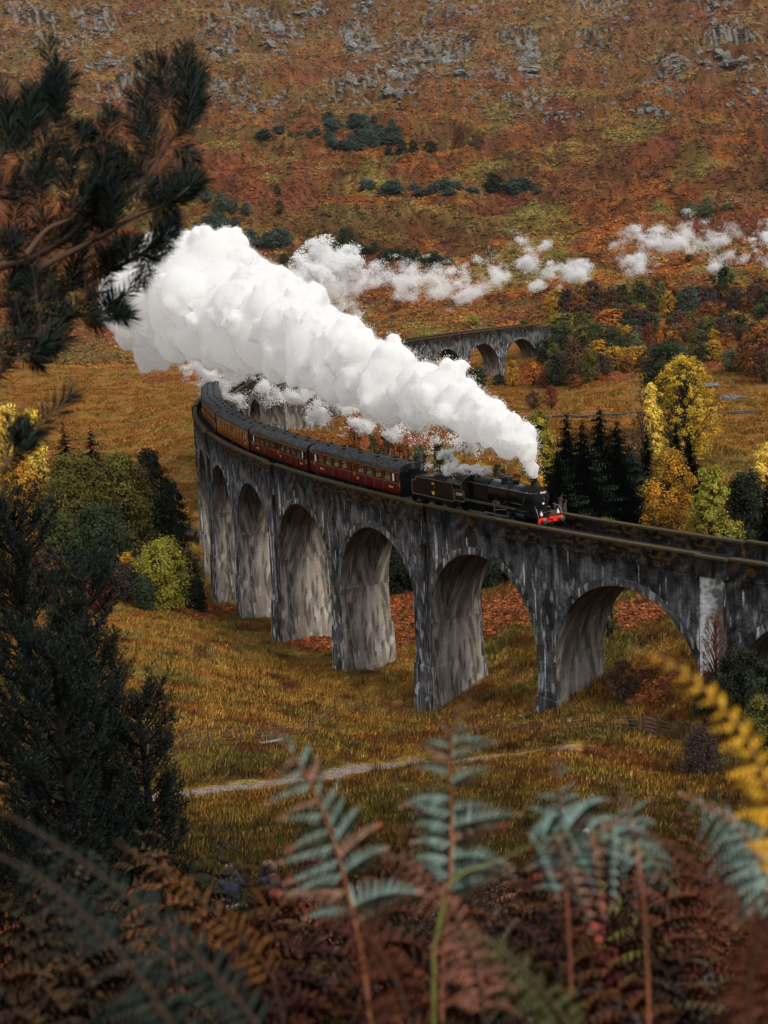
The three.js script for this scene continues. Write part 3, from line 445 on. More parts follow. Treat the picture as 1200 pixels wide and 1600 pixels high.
{
  const L = thing('steam_locomotive', 'black steam locomotive with red buffer beam leading the train on the viaduct', 'locomotive');
  // boiler, tapered, and its bands
  const tap = (x0, r0, x1, r1, y = 2.68) => new THREE.CylinderGeometry(r1, r0, x1 - x0, 40, 1).rotateZ(-Math.PI / 2).translate((x0 + x1) / 2, y, 0);
  part('boiler', merge([tap(1.9, 0.90, 6.25, 0.80)]), phys([0.005, 0.0055, 0.006], 0.3, { clearcoat: 0.4, clearcoatRoughness: 0.2, specularIntensity: 0.3 }), L);
  for (const x of [2.0, 3.3, 4.7, 5.9]) part('boiler_band', tap(x - 0.035, 0.815 + (6.25 - x) * 0.023, x + 0.035, 0.815 + (6.25 - x) * 0.023), PAINT, L);
  part('smokebox', merge([tap(6.25, 0.86, 8.02, 0.86), new THREE.TorusGeometry(0.83, 0.045, 8, 40).rotateY(Math.PI / 2).translate(8.02, 2.68, 0), box(1.6, 0.9, 1.3, 7.1, 1.75, 0)]), SOOT, L);
  const door = part('smokebox_door', new THREE.SphereGeometry(1.62, 32, 10, 0, Math.PI * 2, 0, 0.485).rotateZ(-Math.PI / 2).scale(1, 1, 1).translate(6.66, 2.68, 0), SOOT, L);
  part('door_strap', merge([box(0.03, 0.05, 0.75, 8.26, 2.95, 0.15), box(0.03, 0.05, 0.75, 8.26, 2.42, 0.15)]), IRON, door);
  part('door_handle', merge([cyl(0.03, 0.16, 'x', 8.34, 2.68, 0), box(0.03, 0.3, 0.03, 8.4, 2.6, 0)]), POLISH, door);
  const pl = part('number_plate', rbox(0.03, 0.2, 0.78, 0.012, 8.27, 3.12, 0), std([0.02, 0.02, 0.02], 0.5), door); 
  part('number', text('45407', 0.15, 0.02).rotateY(Math.PI / 2).translate(8.285, 3.12, 0), WHITE, door);
  part('shed_plate', new THREE.CylinderGeometry(0.11, 0.11, 0.03, 16).rotateZ(Math.PI / 2).scale(1, 0.7, 1).translate(8.29, 2.22, 0), WHITE, door);
  const lathe = (pts, x, y) => new THREE.LatheGeometry(pts.map(([a, b]) => new THREE.Vector2(a, b)), 24).translate(x, y, 0);
  part('chimney', lathe([[0.2, 0.30], [0.27, 0.36], [0.30, 0.32], [0.30, 0.24], [0.255, 0.18], [0.25, -0.1], [0.3, -0.25], [0.45, -0.36]], 7.15, 3.83), SOOT, L);
  part('dome', lathe([[0, 0.32], [0.28, 0.3], [0.42, 0.2], [0.46, 0.05], [0.47, -0.12], [0.58, -0.25]], 3.55, 3.68), PAINT, L);
  part('top_feed', merge([lathe([[0, 0.22], [0.2, 0.2], [0.28, 0.1], [0.3, -0.15]], 4.75, 3.6), tube([V(4.75, 3.62, 0.28), V(4.75, 3.35, 0.7), V(4.75, 2.7, 0.93), V(4.75, 1.75, 0.95)], 0.05, 0.05, 6, 3)]), PAINT, L);
  // firebox with square shoulders
  const fb = (w, h, y0) => [[-w, y0], [-w - 0.05, 2.5], [-w, h - 0.28], [-w + 0.1, h - 0.1], [-w + 0.28, h], [w - 0.28, h], [w - 0.1, h - 0.1], [w, h - 0.28], [w + 0.05, 2.5], [w, y0]];
  part('firebox', profileX(fb(0.82, 3.58, 1.5), -0.7, 1.95), PAINT, L);
  part('firebox_washout', merge([0, 0.55, 1.1].map((x) => cyl(0.07, 0.06, 'z', x + 0.1, 3.02, 0.84, 10))), IRON, L);
  part('safety_valve', merge([cyl(0.1, 0.3, 'y', 0.25, 3.72, -0.16, 12), cyl(0.1, 0.3, 'y', 0.25, 3.72, 0.16, 12)]), POLISH, L);
  part('whistle', merge([cyl(0.03, 0.3, 'y', -0.5, 3.75, 0.3, 8), cyl(0.05, 0.12, 'y', -0.5, 3.93, 0.3, 8)]), POLISH, L);
  part('handrail', merge([tube([V(-0.6, 3.16, 0.92), V(3, 3.14, 0.92), V(6.3, 3.06, 0.86), V(7.9, 3.06, 0.82), V(8.22, 3.1, 0.55)], 0.022, 0.022, 5, 3), ...[0.4, 2.2, 4, 5.7, 7.3].map((x) => cyl(0.022, 0.14, 'z', x, 3.12, 0.86, 6))]), POLISH, L);
  part('steam_pipe', tube([V(7.0, 2.75, 0.78), V(7.0, 2.35, 1.02), V(6.9, 1.62, 1.12)], 0.14, 0.14, 10, 4), PAINT, L);
  part('ejector_pipe', tube([V(-0.6, 2.98, 0.93), V(3, 2.98, 0.93), V(6.2, 2.95, 0.89)], 0.05, 0.05, 6, 3), PAINT, L);
  part('lubricator', merge([box(0.3, 0.22, 0.22, 3.1, 1.85, 1.05), box(0.3, 0.22, 0.22, 3.6, 1.85, 1.05), cyl(0.03, 0.3, 'y', 3.35, 2.05, 1.05, 8)]), std([0.09, 0.05, 0.03], 0.5), L);
  // running plate, high over the wheels and stepping down at the front
  for (const z of [1, -1]) {
    const rp = part('running_plate', merge([box(8.2, 0.05, 0.55, 2.2, 1.72, z * 1.03), box(8.2, 0.16, 0.03, 2.2, 1.66, z * 1.3), new RoundedBoxGeometry(1.15, 0.05, 0.9, 2, 0.02).rotateZ(-0.36).translate(6.83, 1.53, z * 0.86), box(1.9, 0.05, 0.9, 8.3, 1.33, z * 0.86), box(1.9, 0.1, 0.03, 8.3, 1.29, z * 1.3)]), PAINT, L);
    part('edge_line', merge([box(8.2, 0.02, 0.006, 2.2, 1.73, z * 1.318), box(8.2, 0.014, 0.006, 2.2, 1.6, z * 1.318)]), LINE, rp);
    part('splasher', merge([1.82, 3.95].map((x) => new THREE.CylinderGeometry(0.97, 0.97, 0.3, 20, 1, false, Math.PI / 2 - 0.75, 1.5).rotateX(Math.PI / 2).rotateZ(0).translate(x, 0.98, z * 0.92))), PAINT, L);
    for (const x of [3.95, 1.82, -0.62]) { const w = part('driving_wheel', DRIVER, PAINT, L); w.position.set(x, 0.915, z * 0.76); }
    for (const x of [8.0, 6.1]) { const w = part('bogie_wheel', SMALLW, PAINT, L); w.position.set(x, 0.5, z * 0.76); }
    part('cylinder', merge([cyl(0.4, 1.1, 'x', 7.0, 1.1, z * 1.08), cyl(0.24, 1.2, 'x', 7.0, 1.5, z * 1.05), cyl(0.3, 0.08, 'x', 7.6, 1.1, z * 1.08)]), PAINT, L);
    const rod = part('coupling_rod', rbox(4.7, 0.13, 0.06, 0.02, 1.67, 0.66, z * 0.96), POLISH, L);
    part('connecting_rod', rbox(3.3, 0.12, 0.06, 0.02, 3.4, 0.83, z * 1.08).rotateZ(0), POLISH, L);
    part('slide_bar', merge([box(1.5, 0.07, 0.1, 5.6, 1.28, z * 1.08), box(1.5, 0.07, 0.1, 5.6, 0.92, z * 1.08), box(0.3, 0.4, 0.2, 5.2, 1.1, z * 1.08), box(0.12, 0.9, 0.2, 4.85, 1.35, z * 1.0)]), IRON, L);
    part('valve_gear', merge([box(0.1, 0.8, 0.05, 3.2, 1.25, z * 1.14), new RoundedBoxGeometry(1.7, 0.08, 0.05, 2, 0.02).rotateZ(0.12).translate(4.1, 1.35, z * 1.17), box(0.08, 0.62, 0.05, 5.15, 1.0, z * 1.18)]), POLISH, L);
    part('cab_step', merge([box(0.5, 0.04, 0.25, -1.9, 0.55, z * 1.25), box(0.5, 0.04, 0.25, -1.9, 1.0, z * 1.25), box(0.06, 1.0, 0.03, -1.68, 0.95, z * 1.3), box(0.06, 1.0, 0.03, -2.12, 0.95, z * 1.3)]), PAINT, L);
    // cab side with window and rear cut-out
    const cs = poly([[-0.7, 1.3], [-0.7, 3.22], [-0.66, 3.3], [-2.42, 3.3], [-2.42, 3.12], [-2.15, 2.95], [-2.1, 2.55], [-2.28, 2.35], [-2.28, 1.3]].reverse()); cs.holes.push(new THREE.Path([[-1.0, 2.48], [-1.0, 3.08], [-1.85, 3.08], [-1.85, 2.48]].map(([x, y]) => new THREE.Vector2(x, y))));
    const cab = part('cab_side', sheet(cs, 0.03, z > 0 ? 1.3 : -1.33), PAINT, L);
    const win = part('cab_window', sheet(frameShape(-1.88, 2.45, -0.97, 3.11, 0.05), 0.015, z > 0 ? 1.331 : -1.346), IRON, cab);
    part('pane', box(0.42, 0.58, 0.008, -1.22, 2.78, z * 1.31), phys([0.9, 0.95, 0.93], 0.05, { transmission: 1 }), win);
    part('lining', sheet(frameShape(-2.2, 1.4, -0.8, 2.36, 0.028, 0.1), 0.006, z > 0 ? 1.331 : -1.337), LINE, cab);
    const num = text('45407', 0.27); if (z < 0) num.rotateY(Math.PI); part('number', num.translate(-1.5, 2.02, z * 1.331), CREAM, cab);
  }
  part('frames', merge([box(9.6, 0.85, 0.05, 3.6, 1.1, 0.62), box(9.6, 0.85, 0.05, 3.6, 1.1, -0.62), box(1.6, 0.5, 1.3, 7.0, 0.75, 0), box(2.6, 0.6, 1.0, 0.6, 0.9, 0), ...[3.95, 1.82, -0.62].map((x) => cyl(0.09, 1.5, 'z', x, 0.915, 0, 10))]), SOOT, L);
  const roofP = []; for (let i = 0; i <= 12; i++) { const a = Math.PI * (0.5 + 0.30 - 0.6 * i / 12); roofP.push([Math.cos(a) * 2.2 * 1.04, 3.86 - 2.2 + Math.sin(a) * 2.2]); } for (let i = 12; i >= 0; i--) { const [a, b] = roofP[i]; roofP.push([a * 0.985, b - 0.05]); }
  part('cab_roof', merge([profileX(roofP, -2.75, -0.5), box(0.6, 0.05, 0.8, -1.6, 3.88, 0)]), PAINT, L);
  const ff = poly([[-1.3, 1.6], [1.3, 1.6], [1.3, 3.25], [0.7, 3.7], [-0.7, 3.7], [-1.3, 3.25]]); part('cab_front', sheet(ff, 0.03).rotateY(Math.PI / 2).translate(-0.73, 0, 0), SOOT, L);
  part('cab_floor', box(2.0, 0.1, 2.5, -1.6, 1.35, 0), SOOT, L);
  // front end
  const bb = part('buffer_beam', rbox(0.09, 0.5, 2.55, 0.02, 9.15, 1.06, 0), REDP, L);
  for (const z of [-0.88, 0.88]) { const b = part('buffer', merge([cyl(0.16, 0.34, 'x', 9.36, 1.05, z, 16, 0.12), cyl(0.2, 0.05, 'x', 9.22, 1.05, z, 16)]), REDP, L); part('buffer_head', merge([cyl(0.075, 0.2, 'x', 9.55, 1.05, z, 12), new THREE.SphereGeometry(0.5, 20, 6, 0, Math.PI * 2, 0, 0.48).rotateZ(-Math.PI / 2).translate(9.21, 1.05, z), cyl(0.23, 0.03, 'x', 9.64, 1.05, z, 20)]), std([0.12, 0.12, 0.12], 0.4, { metalness: 0.7 }), b); }
  part('draw_hook', merge([box(0.25, 0.1, 0.06, 9.3, 1.05, 0), new THREE.TorusGeometry(0.1, 0.03, 6, 12).translate(9.42, 0.98, 0), box(0.05, 0.3, 0.1, 9.42, 0.75, 0)]), IRON, L);
  part('vacuum_pipe', tube([V(9.22, 0.9, 0.35), V(9.3, 1.5, 0.35), V(9.4, 1.55, 0.35), V(9.42, 1.0, 0.35)], 0.04, 0.04, 8, 4), SOOT, L);
  part('front_plate', merge([box(1.9, 0.04, 2.55, 8.28, 1.34, 0), box(0.05, 0.5, 0.9, 7.8, 1.58, 0)]), PAINT, L);
  for (const z of [-0.86, 0.86]) part('head_lamp', merge([rbox(0.16, 0.24, 0.17, 0.03, 9.06, 1.5, z), cyl(0.06, 0.07, 'x', 9.16, 1.5, z, 12), cyl(0.05, 0.1, 'y', 9.06, 1.66, z, 10), new THREE.TorusGeometry(0.06, 0.012, 5, 10).translate(9.06, 1.73, z)]), WHITE, L);
  part('front_handrail', merge([tube([V(9.1, 1.35, 1.2), V(9.1, 1.35, 1.2).setX(8.9).setY(1.9), V(8.35, 2.1, 0.95)], 0.02, 0.02, 5, 3), tube([V(9.1, 1.35, -1.2), V(8.9, 1.9, -1.2), V(8.35, 2.1, -0.95)], 0.02, 0.02, 5, 3), box(0.03, 0.03, 1.2, 8.9, 1.62, 0)]), POLISH, L);
  var LOCO = L;
}
{
  const Tn = thing('locomotive_tender', 'black lined coal tender with small gold crest behind the locomotive cab', 'tender');
  const side = poly([[3.45, 1.15], [3.45, 2.55], [3.25, 2.75], [3.15, 3.0], [-2.55, 3.0], [-2.7, 2.85], [-2.9, 2.62], [-3.45, 2.62], [-3.45, 1.15]].reverse());
  for (const z of [1, -1]) {
    const s = part('tank_side', sheet(side, 0.04, z > 0 ? 1.26 : -1.3, 0.01), PAINT, Tn);
    // lining follows the stepped outline
    const w = 0.028, o = (i) => [[3.33 - i, 1.27 + i], [3.33 - i, 2.46 - i * 0.6], [3.13 - i, 2.66 - i * 0.6], [3.05 - i, 2.88 - i], [-2.5 + i, 2.88 - i], [-2.62 + i, 2.76 - i * 0.8], [-2.84 + i * 0.4, 2.5 - i], [-3.33 + i, 2.5 - i], [-3.33 + i, 1.27 + i]].reverse();
    const ls = poly(o(0)); ls.holes.push(new THREE.Path(o(w).map(([x, y]) => new THREE.Vector2(x, y)))); part('lining', sheet(ls, 0.006, z > 0 ? 1.312 : -1.318), LINE, s);
    const cr = []; { const c = new THREE.Shape(); c.absellipse(0, 0, 0.17, 0.24, 0, 7); cr.push(sheet(c, 0.008)); const t = poly([[-0.16, 0.26], [-0.1, 0.4], [-0.03, 0.32], [0.02, 0.44], [0.08, 0.33], [0.16, 0.38], [0.14, 0.26]].reverse()); cr.push(sheet(t, 0.008)); const b = poly([[-0.2, -0.2], [0.2, -0.2], [0.1, -0.42], [-0.1, -0.42]].reverse()); cr.push(sheet(b, 0.008)); }
    const em = part('crest', merge(cr).scale(1.35, 1.35, 1).translate(0.15, 2.08, z > 0 ? 1.313 : -1.321), GOLD, s);
    const c2 = new THREE.Shape(); c2.absellipse(0, 0, 0.09, 0.12, 0, 7); part('crest_centre', sheet(c2, 0.006).translate(0.15, 2.08, z > 0 ? 1.322 : -1.329), REDLINE, em);
    for (const x of [2.1, 0, -2.1]) { const wl = part('wheel', merge([new THREE.TorusGeometry(0.6, 0.06, 6, 24), cyl(0.56, 0.05, 'z')]), PAINT, Tn); wl.position.set(x, 0.65, z * 0.76); part('axle_box', merge([rbox(0.35, 0.4, 0.2, 0.04, x, 0.7, z * 1.02), box(1.1, 0.1, 0.08, x, 1.0, z * 1.02)]), SOOT, Tn); }
    part('frame', merge([box(6.9, 0.35, 0.05, 0, 0.98, z * 0.98), box(6.9, 0.1, 0.3, 0, 1.13, z * 1.15)]), SOOT, Tn);
    part('handrail', tube([V(3.38, 1.4, z * 1.34), V(3.38, 2.4, z * 1.34)], 0.018, 0.018, 5), POLISH, Tn);
  }
  part('tank', merge([box(6.86, 1.4, 2.5, 0, 1.86, 0), box(2.6, 0.1, 2.44, -1.95, 2.6, 0), profileX([[-1.26, 2.5], [-1.1, 2.95], [1.1, 2.95], [1.26, 2.5]], -2.6, -1.0), box(0.06, 0.5, 2.4, 3.2, 2.75, 0)]), PAINT, Tn);
  const rr = rngOf(8), cb = []; for (let i = 0; i < 160; i++) { const s = 0.1 + rr() * 0.16, g = new THREE.IcosahedronGeometry(s, 0).rotateX(rr() * 6).rotateY(rr() * 6), x = -1 + rr() * 4, z = (rr() - 0.5) * 2; g.translate(x, 2.62 + 0.25 * (1 - z * z) + rr() * 0.1, z); cb.push(g); }
  const coal = part('coal', merge(cb), SOOT, Tn); coal.userData.kind = 'stuff';
  part('end_beam', merge([box(0.08, 0.45, 2.5, -3.5, 1.05, 0), cyl(0.2, 0.3, 'x', -3.65, 1.05, 0.88), cyl(0.2, 0.3, 'x', -3.65, 1.05, -0.88)]), SOOT, Tn);
  var TENDER = Tn;
}
const ROOFTEX = texture(1024, (x, y) => { const n = tileNoise(x, y, 16), f = tileNoise(x, y, 90), st = tileNoise(x, y * 0.12, 60); let v = 0.020 + 0.008 * n + 0.01 * f; const w = sstep(st + 0.6 * n, 0.28, 0.75) * 0.55; return mix3([v, v * 1.02, v * 1.06], [0.22, 0.23, 0.24], w * 0.55); });
const ROOF = phys([1, 1, 1], 0.6, { map: ROOFTEX, specularIntensity: 0.35 }), GLASS = phys([0.85, 0.9, 0.9], 0.04, { transmission: 1, specularIntensity: 1 }), INSIDE = std([0.06, 0.04, 0.03], 0.8), SEATC = std([0.10, 0.03, 0.03], 0.9), CLOTH = std([0.75, 0.74, 0.70], 0.8), BLACKU = std([0.006, 0.006, 0.006], 0.85), FROST = std([0.62, 0.64, 0.64], 0.5);
function makeCoach(paint, label, opt = {}) {
  const c = thing('railway_coach', label, 'railway coach', [0, 0, 0], 0, undefined), H = 9.78, W = 1.36;
  const bigs = opt.wins ?? [-7.25, -5.45, -3.6, -1.8, 1.8, 3.6, 5.45, 7.25], narrow = [-9.2, -8.45, 0, 8.45, 9.2], bw = opt.bw ?? 0.6;
  const openings = [...bigs.map((x) => [x - bw, x + bw, 2.06, 2.86, false]), ...narrow.map((x) => [x - 0.24, x + 0.24, 2.1, 2.86, Math.abs(x) === 8.45])];
  for (const z of [1, -1]) {
    const s = poly([[-H, 1.0], [H, 1.0], [H, 3.06], [-H, 3.06]]); for (const [a, b, y0, y1] of openings) s.holes.push(new THREE.Path([[a, y0], [a, y1], [b, y1], [b, y0]].map(([x, y]) => new THREE.Vector2(x, y))));
    const sd = part('body_side', sheet(s, 0.05, z > 0 ? W : -W - 0.05), paint, c);
    for (const [a, b, y0, y1, frosted] of openings) { const w = part('window', sheet(frameShape(a - 0.035, y0 - 0.035, b + 0.035, y1 + 0.035, 0.055, 0.05), 0.018, z > 0 ? W + 0.051 : -W - 0.069), opt.frame ?? BLACKU, sd); part('pane', box(b - a, y1 - y0, 0.006, (a + b) / 2, (y0 + y1) / 2, z * (W + 0.02)), frosted ? FROST : GLASS, w); if (!frosted && b - a > 1) part('vent_bar', box(b - a, 0.04, 0.02, (a + b) / 2, y0 + 0.55, z * (W + 0.045)), opt.frame ?? BLACKU, w); }
    for (const x of [-9.2, 0, 9.2]) { part('door', merge([box(0.02, 1.9, 0.012, x - 0.38, 1.98, z * (W + 0.055)), box(0.02, 1.9, 0.012, x + 0.38, 1.98, z * (W + 0.055))]), BLACKU, sd); part('door_handle', merge([box(0.12, 0.03, 0.05, x + 0.27, 1.85, z * (W + 0.075)), box(0.03, 0.5, 0.04, x + 0.48, 1.9, z * (W + 0.075))]), GOLD, sd); }
    part('lining', merge([box(2 * H, 0.022, 0.008, 0, 1.97, z * (W + 0.054)), box(2 * H, 0.022, 0.008, 0, 2.97, z * (W + 0.054))]), std([0.42, 0.25, 0.06], 0.6), sd);
    const lt = []; const rg = rngOf(3); for (const [x, n] of [[7.6, 5], [0.9, 3], [-7.4, 5]]) for (let i = 0; i < n; i++) lt.push(box(0.1, 0.17 + rg() * 0.03, 0.008, x + i * 0.17, 1.52, z * (W + 0.055)), box(0.05, 0.04, 0.008, x + i * 0.17 + 0.07, 1.5 + (rg() - 0.5) * 0.12, z * (W + 0.055)));
    part('lettering', merge(lt), GOLD, sd);
    part('step_board', box(2 * H - 1, 0.05, 0.12, 0, 0.92, z * 1.3), BLACKU, c);
    part('truss', merge([box(11, 0.25, 0.06, 0, 0.8, z * 1.1), box(2.2, 0.5, 0.5, -1.5, 0.62, z * 0.9), box(1.2, 0.45, 0.5, 1.8, 0.65, z * 0.9)]), BLACKU, c);
  }
  const rp = []; for (let i = 0; i <= 20; i++) { const a = Math.PI * i / 20; rp.push([Math.cos(a) * 1.43, 3.04 + 0.74 * Math.pow(Math.sin(a), 0.75)]); }
  const rg = profileX(rp, -H - 0.05, H + 0.05), pa = rg.attributes.position, ua = new Float32Array(pa.count * 2); for (let i = 0; i < pa.count; i++) { ua[i * 2] = pa.getX(i) / 8; ua[i * 2 + 1] = Math.atan2(pa.getZ(i), pa.getY(i) - 2.6) / 3; } rg.setAttribute('uv', new THREE.BufferAttribute(ua, 2));
  const roof = part('roof', rg, ROOF, c);
  const ribs = []; for (let x = -H; x <= H + 0.01; x += H / 8) ribs.push(profileX(rp.map(([a, b]) => [a * 1.012, 3.04 + (b - 3.04) * 1.025]), x - 0.03, x + 0.03)); part('roof_rib', ribs[0], ROOF, roof); for (const r of ribs.slice(1)) part('roof_rib', r, ROOF, roof);
  for (const [i, x] of [-8.4, -7.2, -5.4, -3.6, -1.8, 0, 1.8, 3.6, 5.4, 7.2, 8.4].entries()) part('roof_vent', merge([box(0.45, 0.12, 0.22, x, 3.76, i % 2 ? 0.45 : -0.45), box(0.5, 0.03, 0.28, x, 3.84, i % 2 ? 0.45 : -0.45)]), SOOT, roof);
  const endP = [[-1.41, 1.0], [-1.41, 3.05], ...rp.slice().reverse().map(([a, b]) => [a * 0.985, b - 0.02]), [1.41, 3.05], [1.41, 1.0]];
  for (const x of [1, -1]) { part('coach_end', profileX(endP, x > 0 ? H - 0.02 : -H - 0.04, x > 0 ? H + 0.04 : -H + 0.02), BLACKU, c); part('gangway', merge([box(0.34, 2.1, 0.9, x * (H + 0.2), 2.1, 0), box(0.3, 0.12, 1.0, x * (H + 0.2), 3.2, 0), box(0.08, 0.4, 2.4, x * (H + 0.05), 0.95, 0)]), BLACKU, c);
    const bg = []; for (const dx of [-1.3, 1.3]) for (const z of [-0.76, 0.76]) bg.push(cyl(0.46, 0.13, 'z', x * 7.1 + dx, 0.46, z, 20)); for (const z of [-1, 1]) bg.push(box(3.4, 0.22, 0.1, x * 7.1, 0.62, z), box(0.9, 0.4, 0.14, x * 7.1, 0.5, z), box(0.3, 0.36, 0.2, x * 7.1 - 1.3, 0.48, z), box(0.3, 0.36, 0.2, x * 7.1 + 1.3, 0.48, z)); part('bogie', merge(bg), BLACKU, c); }
  part('floor', box(2 * H, 0.14, 2.7, 0, 1.0, 0), BLACKU, c);
  part('interior_wall', merge([box(0.05, 2, 2.6, -8.0, 2, 0), box(0.05, 2, 2.6, 8.0, 2, 0), box(0.05, 2, 2.6, -0.6, 2, 0), box(0.05, 2, 2.6, 0.6, 2, 0), box(2 * H, 0.03, 2.6, 0, 3.05, 0)]), INSIDE, c);
  const seats = [], cloths = []; for (const x of bigs) for (const z of [-0.95, 0.95]) for (const d of [-0.85, 0.85]) { seats.push(rbox(0.14, 1.25, 0.95, 0.05, x + d, 1.75, z)); cloths.push(rbox(0.17, 0.34, 0.42, 0.02, x + d, 2.2, z - 0.24), rbox(0.17, 0.34, 0.42, 0.02, x + d, 2.2, z + 0.24)); }
  for (const g of seats) part('seat', g, SEATC, c); const hr = part('headrest_cover', merge(cloths), CLOTH, c); hr.userData.kind = 'stuff';
  const rq = rngOf(41 + bigs.length), peep = []; const heads = []; for (const x of bigs) for (const d of [-0.5, 0.45]) if (rq() < 0.6) { peep.push([x + d, rq()]); }
  for (const [x, q] of peep) { part('table', box(0.7, 0.04, 0.8, x, 1.95, 0.9), CLOTH, c); }
  return c;
}
const MAROON = phys([0.062, 0.0020, 0.0042], 0.3, { specularIntensity: 0.25 }), MAROON_ORANGE_LIGHT = phys([0.145, 0.034, 0.007], 0.3, { specularIntensity: 0.3 }), MAROON_DIM_LIGHT = phys([0.062, 0.011, 0.006], 0.35, { specularIntensity: 0.25 });  // last two are maroon coaches with orange light put into the paint
const S0 = 18.1; // where the front buffers stand along the curve
onTrack(LOCO, S0 + 9.7); onTrack(TENDER, S0 + 15.4);
const coachSpots = [MAROON, MAROON, MAROON_ORANGE_LIGHT, MAROON_DIM_LIGHT, MAROON, MAROON, MAROON].map((m, i) => {
  const lab = ['maroon coach coupled directly behind the black tender', 'maroon coach second behind the tender, between another maroon coach and the one with painted orange light', 'maroon coach with orange light painted into its colour in the middle of the train on the bend', 'maroon coach with duller painted orange light behind the brighter orange-lit one, at the tightest part of the bend', 'grey-roofed maroon coach at the far bend partly veiled by steam', 'maroon coach seen through steam just past the far bend', 'last maroon coach of the train hidden in the steam cloud'][i];
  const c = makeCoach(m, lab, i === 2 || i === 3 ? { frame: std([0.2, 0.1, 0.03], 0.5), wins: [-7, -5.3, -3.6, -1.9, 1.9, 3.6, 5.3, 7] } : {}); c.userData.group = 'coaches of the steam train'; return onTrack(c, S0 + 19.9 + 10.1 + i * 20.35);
});
// ------------------------------------------------------------------ steam and smoke: dense billows with a fringe of fine droplets, thin drifting wisps of droplets alone
const STEAM = phys([0.9, 0.905, 0.91], 1, { specularIntensity: 0, transmission: 0.6 });
const DROP = new THREE.IcosahedronGeometry(1, 0);
function droplets(name, list, parent) { // list of [x, y, z, radius]
  const im = new THREE.InstancedMesh(DROP, STEAM, list.length), m = new THREE.Matrix4(); list.forEach(([x, y, z, r], i) => { m.makeScale(r, r, r).setPosition(x, y, z); im.setMatrixAt(i, m); });
  im.name = name; im.castShadow = im.receiveShadow = true; im.userData.kind = 'stuff'; parent.add(im); return im;
}
const puff = ([px, py, rad, r]) => { const p = at(px, py, r); return [p.x, p.y, p.z, rad * p.distanceTo(camera.position) / FOCAL]; };
function billows(puffs, cell, seed = 1, levels = [[15, 0.46], [11, 0.42], [5, 0.45]]) { // puffs on puffs on puffs, melted together
  const r = rngOf(seed), all = puffs.map((p) => [...p, 0]); let from = all.slice();
  for (const [count, ratio] of levels) { const next = []; for (const [x, y, z, q] of from) { if (q * ratio < cell * 0.8) continue; const n = Math.round(count * (0.6 + 0.8 * r())); for (let i = 0; i < n; i++) { const u = r() * 2 - 1, a = r() * 6.283, s = Math.sqrt(1 - u * u), k = q * (0.72 + 0.3 * r()), e = q * ratio * (0.5 + 0.75 * r()); next.push([x + k * s * Math.cos(a), y + k * u, z + k * s * Math.sin(a), e]); } } all.push(...next); from = next; }
  const lo = [1e9, 1e9, 1e9], hi = [-1e9, -1e9, -1e9]; for (const [x, y, z, q] of all) [x, y, z].forEach((v, i) => { lo[i] = Math.min(lo[i], v - q - 1); hi[i] = Math.max(hi[i], v + q + 1); });
  const n = [0, 1, 2].map((i) => Math.ceil((hi[i] - lo[i]) / cell) + 1), [nx, ny] = n, F = new Float32Array(n[0] * n[1] * n[2]).fill(3);
  for (const [x, y, z, q] of all) {
    const K = Math.min(0.55, 0.08 + q * 0.16), R0 = q + K + cell * 1.5, rg = [[x, 0], [y, 1], [z, 2]].map(([v, i]) => [Math.max(0, Math.floor((v - R0 - lo[i]) / cell)), Math.min(n[i] - 1, Math.ceil((v + R0 - lo[i]) / cell))]);
    for (let k = rg[2][0]; k <= rg[2][1]; k++) { const dz = lo[2] + k * cell - z; for (let j = rg[1][0]; j <= rg[1][1]; j++) { const dy = lo[1] + j * cell - y; let o = rg[0][0] + j * nx + k * nx * ny; for (let i = rg[0][0]; i <= rg[0][1]; i++, o++) { const dx = lo[0] + i * cell - x, d = Math.sqrt(dx * dx + dy * dy + dz * dz) - q, f = F[o]; if (d < f + K) { const h = Math.max(K - Math.abs(f - d), 0) / K; F[o] = Math.min(f, d) - h * h * K * 0.25; } } } }
  }
  const g = netsOf(F, n, lo, cell), p = g.attributes.position, ix = g.index.array, acc = new Float32Array(p.count * 3), cnt = new Float32Array(p.count);
  for (let pass = 0; pass < 1; pass++) { acc.fill(0); cnt.fill(0); for (let t = 0; t < ix.length; t += 3) for (let e = 0; e < 3; e++) { const a = ix[t + e], b = ix[t + (e + 1) % 3]; for (const [u, w] of [[a, b], [b, a]]) { acc[u * 3] += p.getX(w); acc[u * 3 + 1] += p.getY(w); acc[u * 3 + 2] += p.getZ(w); cnt[u]++; } } for (let i = 0; i < p.count; i++) { const k = cnt[i] || 1; p.setXYZ(i, lerp(p.getX(i), acc[i * 3] / k, 0.5), lerp(p.getY(i), acc[i * 3 + 1] / k, 0.5), lerp(p.getZ(i), acc[i * 3 + 2] / k, 0.5)); } }
  g.computeVertexNormals(); return g;
}
function fringe(geo, n, mean, size, seed, wisp = 1) {
  const r = rngOf(seed), p = geo.attributes.position, q = geo.attributes.normal, out = [];
  for (let i = 0; i < n; i++) {
    const v = Math.floor(r() * p.count), x = p.getX(v), y = p.getY(v), z = p.getZ(v), w = clamp(0.3 + 1.6 * fbm3(x * 0.22, y * 0.22, z * 0.22, 3), 0.06, 1.5) * wisp;
    const h = -Math.log(1 - r() * 0.98) * mean * w, j = () => (r() - 0.5) * mean * 1.3; const s = size * (0.6 + 0.8 * r());
    out.push([x + q.getX(v) * h + j(), y + q.getY(v) * h + j(), z + q.getZ(v) * h + j(), s]);
  }
  return out;
}
